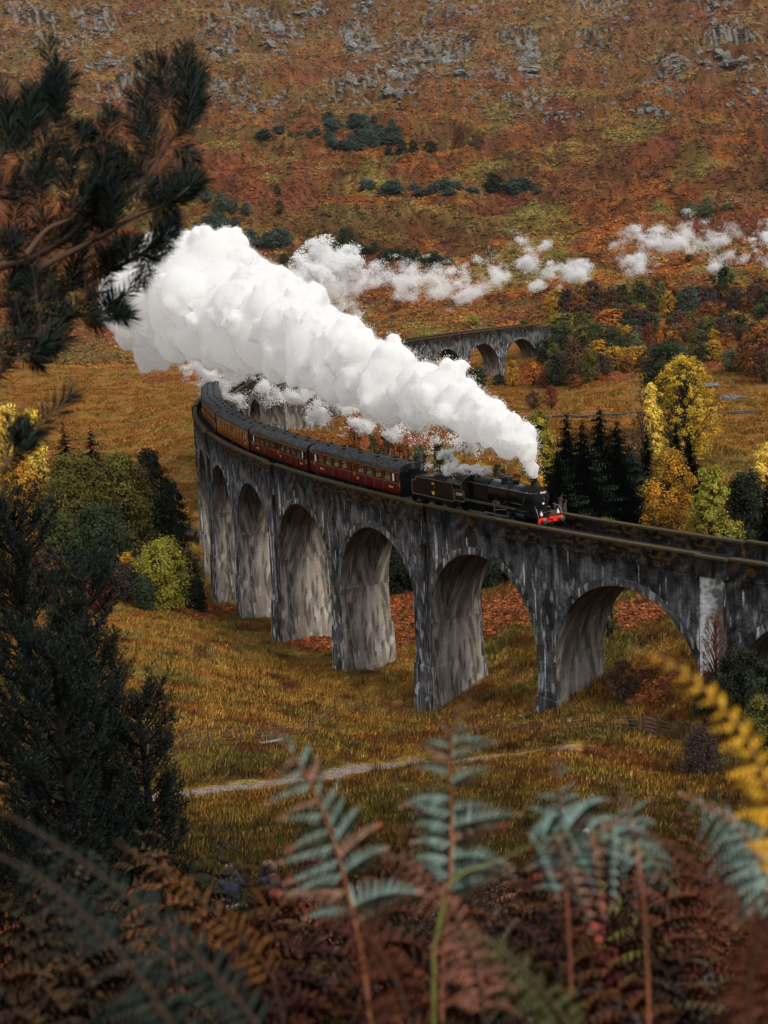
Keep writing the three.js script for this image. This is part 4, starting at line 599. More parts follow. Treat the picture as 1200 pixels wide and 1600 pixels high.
function wisps(puffs, n, size, seed, freq = 0.16, cut = 0.0) {
  const r = rngOf(seed), out = [], vol = puffs.map((p) => p[3] ** 2), tot = vol.reduce((a, b) => a + b);
  for (let tries = 0; out.length < n && tries < n * 40; tries++) {
    let t = r() * tot, i = 0; while (t > vol[i] && i < vol.length - 1) t -= vol[i++]; const [a, b, c, q] = puffs[i];
    const u = r() * 2 - 1, ph = r() * 6.283, rad = Math.cbrt(r()) * 1.6, sn = Math.sqrt(1 - u * u), x = a + q * rad * sn * Math.cos(ph), y = b + q * rad * u, z = c + q * rad * sn * Math.sin(ph);
    const d = 1.0 * fbm3(x * freq, y * freq * 1.3, z * freq, 5) - 0.3 * (rad - 0.6) + 0.08 - cut; if (d < 0 || r() > d * d * 3.2) continue; out.push([x, y, z, size * (0.6 + 0.8 * r())]);
  }
  return out;
}
{
  const ch = onCurve((S0 + 2.55) / PM, R, parapetTop(S0 / PM) + RAIL + 4.3), c = [ch.x, ch.y, ch.z];
  const S = 0.7, plume = [[829, 741, 9, 114.3], [827, 728, 13, 114.4], [824, 712, 19, 114.6], [816, 694, 27, 115], [800, 680, 38, 116], [778, 668, 45, 117.5], [751, 656, 52, 120], [720, 636, 54, 123], [690, 621, 60, 126], [660, 610, 64, 130], [615, 594, 69, 136], [576, 580, 71, 142], [540, 564, 78, 149], [505, 549, 84, 156], [470, 534, 88, 164], [430, 518, 96, 173], [390, 510, 104, 183], [350, 492, 108, 193], [310, 475, 112, 203], [270, 462, 104, 211], [235, 460, 84, 217], [205, 468, 60, 222], [188, 478, 38, 225],
    [300, 408, 62, 207], [350, 400, 46, 204], [383, 412, 36, 200], [262, 402, 50, 212], [415, 455, 62, 186], [460, 480, 56, 172], [250, 520, 60, 214], [215, 510, 44, 220], [500, 590, 34, 160], [545, 602, 32, 152], [440, 565, 34, 172], [385, 552, 40, 186], [330, 540, 40, 200]].map(([a, b, q, r]) => puff([a, b, q * S, r]));
  const P = thing('steam_plume', 'huge dense white steam cloud streaming back from the locomotive chimney', 'steam');
  const g = billows([[...c, 0.35], [c[0] - 0.1, c[1] + 0.7, c[2], 0.5], ...plume], 0.27, 5); part('billows', g, STEAM, P).userData.kind = 'stuff';
  droplets('fringe', fringe(g, 180000, 0.32, 0.029, 71), P);
  const low = [[335, 588, 26, 236], [312, 572, 24, 232], [305, 590, 14, 236], [380, 590, 30, 226], [420, 598, 26, 215], [460, 618, 26, 190], [498, 632, 26, 178], [540, 636, 30, 172], [590, 645, 30, 160], [630, 655, 26, 148], [668, 672, 24, 138], [700, 690, 18, 132], [735, 700, 16, 125], [560, 660, 20, 168], [498, 658, 14, 182]].map(puff);
  droplets('wisps', wisps(low, 50000, 0.046, 72, 0.2, 0.0), P);
}
{
  const P = thing('steam_trail', 'thin grey trail of older steam drifting past the far end of the viaduct', 'steam');
  const A = [[512, 428, 38, 262], [490, 440, 28, 255], [540, 415, 24, 268], [500, 405, 22, 265], [545, 398, 14, 270], [475, 432, 22, 240]].map(puff);
  const g = billows(A.map(([x, y, z, r]) => [x, y, z, r * 0.62]), 0.36, 6); part('billows', g, STEAM, P).userData.kind = 'stuff';
  droplets('cloud_fringe', [...fringe(g, 26000, 0.7, 0.06, 73), ...wisps(A, 42000, 0.066, 78, 0.16, -0.05)], P);
  const B = [[552, 440, 26, 285], [540, 470, 22, 285], [525, 485, 16, 280], [585, 445, 26, 310], [610, 435, 24, 325], [640, 440, 26, 345], [675, 442, 28, 360], [705, 445, 28, 375], [735, 440, 26, 385], [752, 425, 16, 392], [715, 465, 16, 380]].map(puff);
  droplets('wisps', wisps(B, 62000, 0.044, 74, 0.10), P);
}
{
  const P = thing('steam_trail', 'torn pale puff of steam above the far end of the viaduct', 'steam');
  droplets('wisps', wisps([[785, 440, 15, 402], [790, 405, 24, 405], [800, 385, 18, 405], [820, 405, 26, 408], [838, 425, 20, 412], [852, 395, 14, 412], [862, 432, 16, 420], [890, 432, 20, 425], [905, 420, 16, 430], [880, 450, 12, 425]].map(puff), 46000, 0.046, 75, 0.10), P);
  const Q = thing('steam_trail', 'pale drifting steam in front of the lower hillside at the upper right', 'steam');
  droplets('wisps', wisps([[985, 378, 22, 440], [1000, 400, 22, 440], [988, 415, 14, 440], [1015, 370, 24, 445], [1045, 370, 22, 450], [1075, 362, 22, 455], [1100, 368, 24, 460], [1125, 380, 24, 462], [1142, 398, 18, 465], [1120, 408, 14, 465], [1060, 385, 14, 455]].map(puff), 50000, 0.048, 76, 0.09), Q);
  const E = thing('steam_trail', 'small puff of steam cut off by the right edge of the photo', 'steam'); droplets('wisps', wisps([[1198, 372, 18, 480], [1208, 385, 22, 480], [1230, 370, 26, 485]].map(puff), 12000, 0.06, 77, 0.12), E);
  const L = thing('valve_steam', 'faint wisp of steam blowing from the locomotive safety valves over the tender', 'steam'), q = onCurve((S0 + 9.5) / PM, R, parapetTop(1.6) + RAIL + 4.2);
  droplets('wisps', wisps([[760, 735, 8, 118.5], [745, 732, 10, 119], [730, 731, 11, 119.5], [712, 733, 12, 120.5], [700, 722, 14, 122], [690, 710, 14, 123], [680, 728, 12, 123]].map(puff), 10000, 0.025, 79, 0.5, 0.05), L);
}
// ------------------------------------------------------------------ trees and shrubs
const LEAFM = (rgb, tr = 0.3) => phys(rgb, 1, { vertexColors: true, transmission: tr, specularIntensity: 0.2 });
const BARK = std([0.045, 0.035, 0.03], 0.95), BARKPALE = std([0.30, 0.28, 0.25], 0.9), BARKDARK = std([0.02, 0.016, 0.013], 0.95);
const SHAPES = {
  round: (t) => Math.sqrt(Math.max(0, 1 - (2 * t - 1) ** 2)), egg: (t) => Math.sqrt(Math.max(0, t * 4.2)) * (t < 0.23 ? 1 : Math.pow(1 - (t - 0.23) / 0.77, 0.62)) * 0.98,
  spread: (t) => (0.35 + 1.5 * t) * Math.sqrt(Math.max(0, 1 - t ** 3)) * 0.72, column: (t) => Math.min(1, 0.45 + t * 2.2) * Math.pow(1 - t, 0.45), dome: (t) => Math.sqrt(Math.max(0, 1 - t * t)),
};
// a broadleaf crown: leaf-sized faces in clumps on limbs; h and w in metres
function broadleaf({ seed = 1, h = 8, w = 6, base = 0.15, shape = 'round', clumps = 26, leaves = 3200, leaf = 0.26, spread = 0.30, vary = 0.3, twigs = 0, droop = 0 }) {
  clumps = Math.round(clumps * 1.9); leaves = Math.round(leaves * 2.0); leaf *= 0.7; const r = rngOf(seed), cr = [], y0 = h * base, H = h - y0, f = SHAPES[shape], lm = new MB(), wood = [];
  for (let i = 0; i < clumps; i++) { const t = 0.04 + 0.93 * ((i + r()) / clumps), a = i * 2.4 + r(), q = Math.sqrt(0.15 + 0.85 * r()) * f(t) * w / 2 * 0.82; cr.push([Math.cos(a) * q, y0 + t * H, Math.sin(a) * q, Math.min(w, H) * spread * 0.82 * (0.45 + 0.8 * r()) * (0.65 + 0.5 * (1 - t)), 1 + (r() - 0.5) * vary * 2, r()]); }
  const col = [], pos = [], nor = [], idx = [];
  for (let i = 0; i < leaves; i++) {
    const c = cr[Math.floor(r() * clumps)], u = r() * 2 - 1, ph = r() * 6.283, s = Math.sqrt(1 - u * u), d = [s * Math.cos(ph), u, s * Math.sin(ph)], q = c[3] * (0.4 + 0.6 * r() + (r() < 0.3 ? 0.7 * r() : 0)) * (1 + 0.75 * noise3(d[0] * 1.7 + c[0] * 3, d[1] * 1.7 + c[1] * 3, d[2] * 1.7 + seed));
    const x = c[0] + d[0] * q, y = Math.max(0.05, c[1] + d[1] * q * 0.8 - droop * r() * c[3]), z = c[2] + d[2] * q, L = leaf * (0.6 + 0.8 * r());
    const n = V(d[0] * 0.55 + (x / w) * 1.4 + (r() - 0.5) * 1.3, d[1] * 0.55 + 0.5 + (r() - 0.5) * 1.1, d[2] * 0.55 + (z / w) * 1.4 + (r() - 0.5) * 1.3).normalize();
    const a = V(r() - 0.5, r() - 0.5 - droop, r() - 0.5).cross(n).normalize(), b = n.clone().cross(a), o = pos.length / 3, k = c[4] * (1 + (r() - 0.5) * vary), hu = (c[5] - 0.5) * vary + (r() - 0.5) * vary * 0.6;
    for (const [e, g] of [[-1, 0], [0, -0.55], [1, 0], [0, 0.55]]) { pos.push(x + a.x * e * L + b.x * g * L, y + a.y * e * L + b.y * g * L, z + a.z * e * L + b.z * g * L); nor.push(n.x, n.y, n.z); col.push(k * (1 + hu * 0.6), k, k * (1 - hu * 0.4)); }
    idx.push(o, o + 1, o + 2, o, o + 2, o + 3);
  }
  const g = new THREE.BufferGeometry(); g.setAttribute('position', new THREE.Float32BufferAttribute(pos, 3)); g.setAttribute('normal', new THREE.Float32BufferAttribute(nor, 3)); g.setAttribute('color', new THREE.Float32BufferAttribute(col, 3)); g.setIndex(idx);
  const tr = Math.max(0.03, h * 0.016), stems = base < 0.06 ? 5 : 1;
  for (let s = 0; s < stems; s++) { const a = s * 1.3 + r(), l = stems > 1 ? w * 0.22 : w * 0.03; wood.push(tube([V(Math.cos(a) * l * 0.2, -0.4, Math.sin(a) * l * 0.2), V(Math.cos(a) * l * 0.5, h * 0.3, Math.sin(a) * l * 0.5), V(Math.cos(a) * l, h * 0.62, Math.sin(a) * l), V(Math.cos(a) * l * 0.8, h * 0.93, Math.sin(a) * l * 0.8)], tr, tr * 0.15, 6, 2)); }
  for (const c of cr) { const y = Math.max(h * 0.08, c[1] - Math.hypot(c[0], c[2]) * 0.9 - 0.1 * h); wood.push(tube([V(0, y, 0), V(c[0] * 0.5, (y + c[1]) / 2 + 0.02 * h, c[2] * 0.5), V(c[0], c[1], c[2])], tr * 0.42, tr * 0.08, 4, 1)); }
  for (let i = 0; i < twigs; i++) { const c = cr[i % clumps], p = V(c[0], c[1], c[2]), d = V(c[0] / w + r() - 0.5, 0.5 + r() * 0.7, c[2] / w + r() - 0.5).normalize(); wood.push(tube([p.clone().addScaledVector(d, -c[3]), p.clone().addScaledVector(d, c[3] * (0.6 + r()))], tr * 0.16, tr * 0.05, 3)); }
  return { crown: g, trunk: merge(wood) };
}
// a spruce: whorls of drooping sprays
function spruce({ seed = 1, h = 12, w = 5, base = 0.03, tiers = 26, full = 1, needle = 0.34 }) {
  tiers = Math.round(tiers * 1.1); const r = rngOf(seed), pos = [], nor = [], col = [], idx = [], wood = [tube([V(0, -0.4, 0), V(0.02 * w, h * 0.5, 0), V(0, h, 0)], h * 0.014 + 0.02, 0.015, 6, 3)];
  for (let i = 0; i < tiers; i++) {
    const t = (i + r() * 0.6) / tiers, y = h * (base + (1 - base) * t * 0.985), L0 = w / 2 * Math.pow(1 - t, 0.8) * (0.7 + 0.6 * r()) + 0.02 * w, nb = Math.round((9 + 5 * (1 - t)) * full);
    for (let b = 0; b < nb; b++) {
      const a = b / nb * 6.283 + i * 1.1 + r() * 0.5, L = L0 * (0.6 + 0.6 * r()), yb = y + (r() - 0.5) * h / tiers * 2.2, dx = Math.cos(a), dz = Math.sin(a), n = Math.max(3, Math.round(L / (needle * 0.55))), tone = 0.75 + 0.5 * r();
      for (let q = 0; q < n; q++) {
        const u = (q + 0.6) / n, s = L * u, yy = yb - 0.30 * s + 0.16 * s * u + (r() - 0.5) * 0.1, k = needle * (0.3 + 0.8 * (1 - t)) * (1.25 - 0.6 * u) * (0.8 + 0.5 * r()), o = pos.length / 3, tw = (r() - 0.5) * 1.2;
        const cx = dx * s, cz = dz * s, sx = -dz, sz = dx, dr = 0.35 + 0.35 * r();
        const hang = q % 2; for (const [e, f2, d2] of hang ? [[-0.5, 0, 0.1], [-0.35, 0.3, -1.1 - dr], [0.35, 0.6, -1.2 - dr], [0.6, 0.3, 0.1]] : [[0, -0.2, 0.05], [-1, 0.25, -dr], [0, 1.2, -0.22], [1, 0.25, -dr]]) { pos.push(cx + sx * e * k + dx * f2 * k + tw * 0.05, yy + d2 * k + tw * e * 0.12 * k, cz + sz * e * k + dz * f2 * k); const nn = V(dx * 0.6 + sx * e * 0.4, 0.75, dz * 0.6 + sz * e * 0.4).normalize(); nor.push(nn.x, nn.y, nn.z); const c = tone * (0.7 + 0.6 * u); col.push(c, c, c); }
        idx.push(o, o + 1, o + 2, o, o + 2, o + 3);
      }
    }
  }
  const g = new THREE.BufferGeometry(); g.setAttribute('position', new THREE.Float32BufferAttribute(pos, 3)); g.setAttribute('normal', new THREE.Float32BufferAttribute(nor, 3)); g.setAttribute('color', new THREE.Float32BufferAttribute(col, 3)); g.setIndex(idx);
  return { crown: g, trunk: merge(wood) };
}
const LC = { yellow: [0.46, 0.30, 0.025], paleyellow: [0.72, 0.53, 0.09], amber: [0.38, 0.20, 0.022], lime: [0.24, 0.22, 0.03], olive: [0.095, 0.085, 0.018], green: [0.06, 0.075, 0.020], deep: [0.028, 0.042, 0.018], dark: [0.016, 0.021, 0.012], spruce: [0.028, 0.046, 0.03], blue: [0.045, 0.07, 0.055], rust: [0.21, 0.07, 0.016], orange: [0.42, 0.14, 0.02], brown: [0.085, 0.045, 0.024], plum: [0.055, 0.035, 0.03], redbrown: [0.15, 0.035, 0.015], sage: [0.11, 0.12, 0.05] };
const LMAT = Object.fromEntries(Object.entries(LC).map(([k, v]) => [k, LEAFM(v, k === 'dark' || k === 'spruce' ? 0.1 : 0.3)]));
const treeGeo = new Map();
function growTree(name, label, cat, px, top, wpx, r, kind, colour, opt = {}) { // px and top in the photograph, width in its pixels, r metres away; stands on the terrain
  const p = at(px, 800, r), y = height(p.x, p.z), tp = at(px, top, r), h = Math.max(0.5, tp.y - y), w = wpx * tp.distanceTo(camera.position) / FOCAL;
  const t = thing(name, label, cat, [p.x, y - 0.05, p.z], (px * 7.13) % 6.28, opt.group);
  const g = kind === 'spruce' ? spruce({ h, w, ...opt }) : broadleaf({ h, w, shape: kind, ...opt });
  part('crown', g.crown, LMAT[colour], t); part('trunk', g.trunk, opt.bark ?? BARK, t); return t;
}
let seedN = 100; const sd = () => seedN++;
// right of the train, inside the curve
[[874, 704, 58], [889, 644, 66], [913, 656, 70], [940, 634, 78], [967, 652, 70], [986, 698, 50]].forEach(([x, t, w], i) => growTree('spruce_tree', ['short dark spruce at the left edge of the spruce group beyond the locomotive', 'tall dark spruce, left of the pair of highest tops beyond the locomotive', 'dark spruce tucked between the two tallest spruces beyond the locomotive', 'tallest dark spruce in the group beyond the locomotive', 'dark spruce right of the tallest one beyond the locomotive', 'low dark spruce at the right edge of the group, beside the amber birch'][i], 'spruce', x, t - 4, w * 2.5, 168 + i * 3 + (i % 2) * 8, 'spruce', 'spruce', { seed: sd(), tiers: 34, full: 1.25, needle: 0.36 }));
growTree('spruce_tree', 'slim dark spruce left of the big yellow tree, above the amber birch', 'spruce', 1012, 664, 66, 196, 'spruce', 'spruce', { seed: sd(), tiers: 30, full: 1.1 });
growTree('spruce_tree', 'slim dark spruce in front of the big yellow tree', 'spruce', 1058, 660, 64, 200, 'spruce', 'spruce', { seed: sd(), tiers: 32, full: 1.2 });
growTree('spruce_tree', 'leaning dark spruce at the right foot of the big yellow tree', 'spruce', 1078, 672, 66, 198, 'spruce', 'spruce', { seed: sd(), tiers: 30, full: 1.2 });
growTree('maple_tree', 'big open yellow tree rising right of the dark spruces', 'tree', 1072, 552, 126, 232, 'egg', 'yellow', { seed: sd(), base: 0.06, clumps: 95, leaves: 8200, leaf: 0.21, spread: 0.085, vary: 0.35, droop: 0.2 });
growTree('birch_tree', 'pale yellow narrow birch at the left side of the big yellow tree', 'birch', 1020, 596, 40, 228, 'column', 'paleyellow', { seed: sd(), base: 0.15, clumps: 30, leaves: 3000, leaf: 0.28, spread: 0.22, bark: BARKPALE });
growTree('broadleaf_tree', 'dark green tree showing behind the top of the big yellow tree', 'tree', 1048, 530, 96, 262, 'round', 'deep', { seed: sd(), base: 0.1, clumps: 40, leaves: 5000, leaf: 0.38, spread: 0.22 });
growTree('bare_tree', 'nearly bare brown tree below the pale yellow birch', 'tree', 1006, 638, 46, 212, 'egg', 'brown', { seed: sd(), base: 0.2, clumps: 34, leaves: 700, leaf: 0.2, spread: 0.2, twigs: 120 });
growTree('birch_tree', 'amber weeping birch standing just behind the viaduct parapet', 'birch', 1047, 692, 104, 152, 'egg', 'amber', { seed: sd(), base: 0.06, clumps: 60, leaves: 9000, leaf: 0.16, spread: 0.15, vary: 0.5, droop: 1.1, twigs: 60 });
growTree('broadleaf_tree', 'bright green-yellow tree right of the amber birch behind the parapet', 'tree', 1112, 724, 70, 146, 'egg', 'lime', { seed: sd(), base: 0.05, clumps: 40, leaves: 5200, leaf: 0.22, spread: 0.2, vary: 0.4 });
growTree('broadleaf_tree', 'dark green tree at the right edge behind the parapet', 'tree', 1165, 736, 86, 150, 'round', 'dark', { seed: sd(), base: 0.05, clumps: 40, leaves: 5000, leaf: 0.24, spread: 0.24 });
growTree('spruce_tree', 'dark spruce cut by the right photo edge behind the parapet', 'spruce', 1198, 742, 60, 140, 'spruce', 'deep', { seed: sd() });
growTree('bush', 'yellow-green bush peeping over the parapet near the right edge', 'bush', 1148, 813, 66, 127, 'dome', 'lime', { seed: sd(), base: 0.02, clumps: 26, leaves: 2600, leaf: 0.16, spread: 0.22, vary: 0.5 });
growTree('broadleaf_tree', 'yellow tree half cut by the right photo edge in the orange field', 'tree', 1203, 692, 54, 195, 'egg', 'paleyellow', { seed: sd(), base: 0.1, clumps: 26, leaves: 2600, leaf: 0.28, spread: 0.24 });
growTree('bush', 'small olive bush peeping over the parapet left of the amber birch', 'bush', 948, 801, 44, 128, 'dome', 'olive', { seed: sd(), base: 0.02, clumps: 18, leaves: 1400, leaf: 0.15, spread: 0.25, vary: 0.5 });
growTree('shrub', 'grey leafless shrub right behind the front of the locomotive', 'shrub', 876, 768, 50, 131, 'egg', 'plum', { seed: sd(), base: 0.02, clumps: 40, leaves: 260, leaf: 0.12, spread: 0.2, twigs: 260, bark: std([0.10, 0.085, 0.075], 0.95) });
growTree('broadleaf_tree', 'tall yellow-green tree between the steam and the dark spruces', 'tree', 846, 636, 60, 186, 'egg', 'lime', { seed: sd(), base: 0.05, clumps: 36, leaves: 4600, leaf: 0.27, spread: 0.22, vary: 0.45 });
growTree('broadleaf_tree', 'orange-yellow tree low behind the locomotive chimney', 'tree', 838, 702, 44, 160, 'egg', 'amber', { seed: sd(), base: 0.05, clumps: 26, leaves: 3000, leaf: 0.22, spread: 0.24, vary: 0.4 });
[[660, 690, 46, 'blue', 176, 'blue-green tree behind the tender, under the steam'], [690, 688, 44, 'deep', 174, 'dark green tree behind the tender and cab'], [722, 706, 46, 'amber', 172, 'yellow-brown tree behind the locomotive cab'], [752, 716, 42, 'yellow', 170, 'yellow tree behind the locomotive boiler'], [780, 722, 44, 'dark', 168, 'dark tree behind the locomotive boiler, under the steam'], [808, 735, 36, 'rust', 164, 'rusty tree behind the locomotive smokebox']].forEach(([x, t, w, c, r, l]) => growTree('broadleaf_tree', l, 'tree', x, t, w, r, 'egg', c, { seed: sd(), base: 0.04, clumps: 26, leaves: 2600, leaf: 0.22, spread: 0.26, vary: 0.4 }));
[[560, 655, 44, 'rust', 'orange-brown shrub under the steam behind the first coach'], [590, 668, 40, 'olive', 'olive shrub under the steam behind the first coach'], [612, 650, 46, 'redbrown', 'tall rust-red shrub under the steam behind the first coach'], [636, 680, 40, 'rust', 'orange-brown shrub behind the front end of the first coach']].forEach(([x, t, w, c, l]) => growTree('shrub', l, 'shrub', x, t, w, 188, 'egg', c, { seed: sd(), base: 0.02, clumps: 24, leaves: 2000, leaf: 0.22, spread: 0.26, vary: 0.4 }));
// dark trees seen through the arches
[[615, 838, 60, 172], [640, 846, 56, 174], [668, 850, 50, 170], [755, 842, 60, 161], [788, 846, 64, 163], [822, 854, 54, 160], [975, 872, 60, 150], [1005, 878, 56, 152], [1030, 886, 50, 148]].forEach(([x, t, w, r], i) => growTree('dark_tree', ['dark tree beyond the third arch from the right, left one', 'dark tree beyond the third arch from the right, middle one', 'dark tree hidden behind the second pier from the right', 'dark tree beyond the second arch from the right, left one', 'dark tree beyond the second arch from the right, middle one', 'dark tree beyond the second arch from the right, right one', 'dark tree beyond the rightmost full arch, left one', 'dark tree beyond the rightmost full arch, middle one', 'dark tree beyond the rightmost full arch, right one'][i], 'tree', x, t, w, r, 'round', 'dark', { seed: sd(), base: 0.02, clumps: 26, leaves: 2200, leaf: 0.26, spread: 0.28 }));
// left: the wood by the river
growTree('poplar_tree', 'tall pale yellow poplar at the left photo edge', 'poplar', 22, 628, 66, 192, 'column', 'paleyellow', { seed: sd(), base: 0.22, clumps: 46, leaves: 5200, leaf: 0.26, spread: 0.2, vary: 0.3 });
growTree('poplar_tree', 'pale yellow poplar second from the left photo edge', 'poplar', 62, 634, 52, 190, 'column', 'paleyellow', { seed: sd(), base: 0.30, clumps: 40, leaves: 4200, leaf: 0.25, spread: 0.2, vary: 0.3 });
growTree('broadleaf_tree', 'amber-yellow tree in front of the two pale poplars', 'tree', 34, 705, 70, 186, 'round', 'amber', { seed: sd(), base: 0.2, clumps: 36, leaves: 3600, leaf: 0.25, spread: 0.22 });
growTree('spruce_tree', 'small dark conifer behind the olive trees, left of the pair', 'spruce', 110, 652, 130, 222, 'spruce', 'deep', { seed: sd() });
growTree('spruce_tree', 'small dark conifer behind the olive trees, right of the pair', 'spruce', 152, 656, 140, 224, 'spruce', 'deep', { seed: sd() });
growTree('broadleaf_tree', 'large olive-green round tree beside the poplars', 'tree', 122, 705, 124, 186, 'round', 'olive', { seed: sd(), base: 0.08, clumps: 60, leaves: 8000, leaf: 0.27, spread: 0.2, vary: 0.35 });
growTree('broadleaf_tree', 'large olive tree with a yellow tinge in the middle of the left wood', 'tree', 192, 704, 118, 190, 'round', 'olive', { seed: sd(), base: 0.06, clumps: 56, leaves: 7000, leaf: 0.27, spread: 0.2, vary: 0.6 });
growTree('broadleaf_tree', 'yellow-green tree top behind the middle of the left wood', 'tree', 186, 700, 60, 198, 'round', 'lime', { seed: sd(), base: 0.3, clumps: 26, leaves: 2600, leaf: 0.26, spread: 0.24 });
growTree('broadleaf_tree', 'dark green spiky tree at the right end of the left wood', 'tree', 238, 698, 84, 196, 'egg', 'dark', { seed: sd(), base: 0.04, clumps: 46, leaves: 5200, leaf: 0.28, spread: 0.22 });
growTree('broadleaf_tree', 'blackish tree between the left wood and the viaduct', 'tree', 268, 752, 60, 194, 'round', 'dark', { seed: sd(), base: 0.04, clumps: 34, leaves: 3200, leaf: 0.28, spread: 0.24 });
growTree('broadleaf_tree', 'dark green tree low in the left wood, below the olive trees', 'tree', 150, 790, 110, 176, 'round', 'deep', { seed: sd(), base: 0.03, clumps: 40, leaves: 4600, leaf: 0.26, spread: 0.24 });
growTree('broadleaf_tree', 'olive-green tree low at the left of the wood', 'tree', 88, 800, 60, 176, 'round', 'green', { seed: sd(), base: 0.03, clumps: 30, leaves: 2800, leaf: 0.25, spread: 0.26 });
growTree('bush', 'round yellow-green bush in front of the left wood near the leftmost pier', 'bush', 247, 841, 92, 166, 'round', 'lime', { seed: sd(), base: 0.0, clumps: 60, leaves: 6500, leaf: 0.19, spread: 0.2, vary: 0.3 });
growTree('bush', 'dull brown-olive round bush below the left wood', 'bush', 66, 856, 60, 160, 'round', 'brown', { seed: sd(), base: 0.0, clumps: 36, leaves: 3200, leaf: 0.18, spread: 0.24, twigs: 60 });
growTree('bush', 'small yellow bush left of the round yellow-green bush', 'bush', 193, 862, 34, 170, 'round', 'amber', { seed: sd(), base: 0.0, clumps: 18, leaves: 1100, leaf: 0.18, spread: 0.26 });
[[180, 882, 60, 'plum'], [215, 900, 44, 'deep'], [120, 880, 60, 'dark'], [288, 862, 50, 'dark'], [296, 905, 40, 'dark'], [40, 900, 60, 'dark'], [140, 905, 50, 'redbrown']].forEach(([x, t, w, c], i) => growTree('shrub', ['purple-grey shrub below the left wood, left of the yellow-green bush', 'dark green shrub at the left foot of the yellow-green bush', 'blackish shrub below the left wood', 'blackish shrub right of the yellow-green bush, beside the leftmost pier', 'low dark shrub at the foot of the leftmost pier', 'low dark shrub at the left photo edge below the wood', 'low red-brown shrub below the left wood'][i], 'shrub', x, t, w, [168, 163, 172, 180, 176, 162, 160][i], 'round', c, { seed: sd(), base: 0, clumps: 24, leaves: 1600, leaf: 0.2, spread: 0.28 }));
// right foreground by the gate
growTree('sapling', 'leafless reddish sapling in front of the pale pilaster at the right', 'sapling', 1116, 952, 56, 98, 'egg', 'redbrown', { seed: sd(), base: 0.12, clumps: 40, leaves: 500, leaf: 0.09, spread: 0.16, twigs: 260, bark: std([0.09, 0.045, 0.035], 0.9) });
growTree('shrub', 'olive leafy shrub under the rightmost full arch', 'shrub', 967, 1030, 56, 108, 'egg', 'brown', { seed: sd(), base: 0.05, clumps: 40, leaves: 1300, leaf: 0.11, spread: 0.18, twigs: 180 });
growTree('bush', 'dark green bush right of the gate, in front of the viaduct', 'bush', 1150, 1010, 84, 96, 'round', 'dark', { seed: sd(), base: 0, clumps: 50, leaves: 5200, leaf: 0.14, spread: 0.2, vary: 0.5 });
growTree('bush', 'dark olive bush at the right edge below the viaduct', 'bush', 1198, 1030, 80, 92, 'round', 'deep', { seed: sd(), base: 0, clumps: 50, leaves: 4600, leaf: 0.13, spread: 0.2, vary: 0.6 });
growTree('bush', 'olive bush with yellow leaves above the gate end', 'bush', 1190, 1085, 70, 86, 'round', 'olive', { seed: sd(), base: 0, clumps: 40, leaves: 3600, leaf: 0.12, spread: 0.22, vary: 0.7 });
growTree('bush', 'brown twiggy round bush in front of the gate', 'bush', 1092, 1132, 76, 86, 'dome', 'plum', { seed: sd(), base: 0, clumps: 50, leaves: 2600, leaf: 0.10, spread: 0.2, twigs: 300 });
growTree('bush', 'dark bush behind the right end of the gate', 'bush', 1105, 1050, 50, 100, 'dome', 'dark', { seed: sd(), base: 0, clumps: 34, leaves: 2400, leaf: 0.13, spread: 0.24 });
growTree('bush', 'low red bush under the rightmost full arch', 'bush', 1018, 1055, 60, 112, 'dome', 'redbrown', { seed: sd(), base: 0, clumps: 30, leaves: 2000, leaf: 0.13, spread: 0.24 });
growTree('heather_bush', 'dark heather bush behind the leftmost watcher', 'bush', 262, 1362, 80, 33, 'dome', 'dark', { seed: sd(), base: 0, clumps: 30, leaves: 2600, leaf: 0.05, spread: 0.22 });
growTree('heather_bush', 'dark heather bush between the two left watchers', 'bush', 322, 1372, 76, 32, 'dome', 'dark', { seed: sd(), base: 0, clumps: 30, leaves: 2600, leaf: 0.05, spread: 0.22 });
growTree('heather_bush', 'dark heather bush right of the watcher with the white hem', 'bush', 410, 1386, 90, 31, 'dome', 'dark', { seed: sd(), base: 0, clumps: 30, leaves: 2800, leaf: 0.05, spread: 0.22 });
growTree('heather_bush', 'brown heather bush right of the right-hand watcher', 'bush', 480, 1395, 90, 31, 'dome', 'brown', { seed: sd(), base: 0, clumps: 30, leaves: 2800, leaf: 0.05, spread: 0.22 });
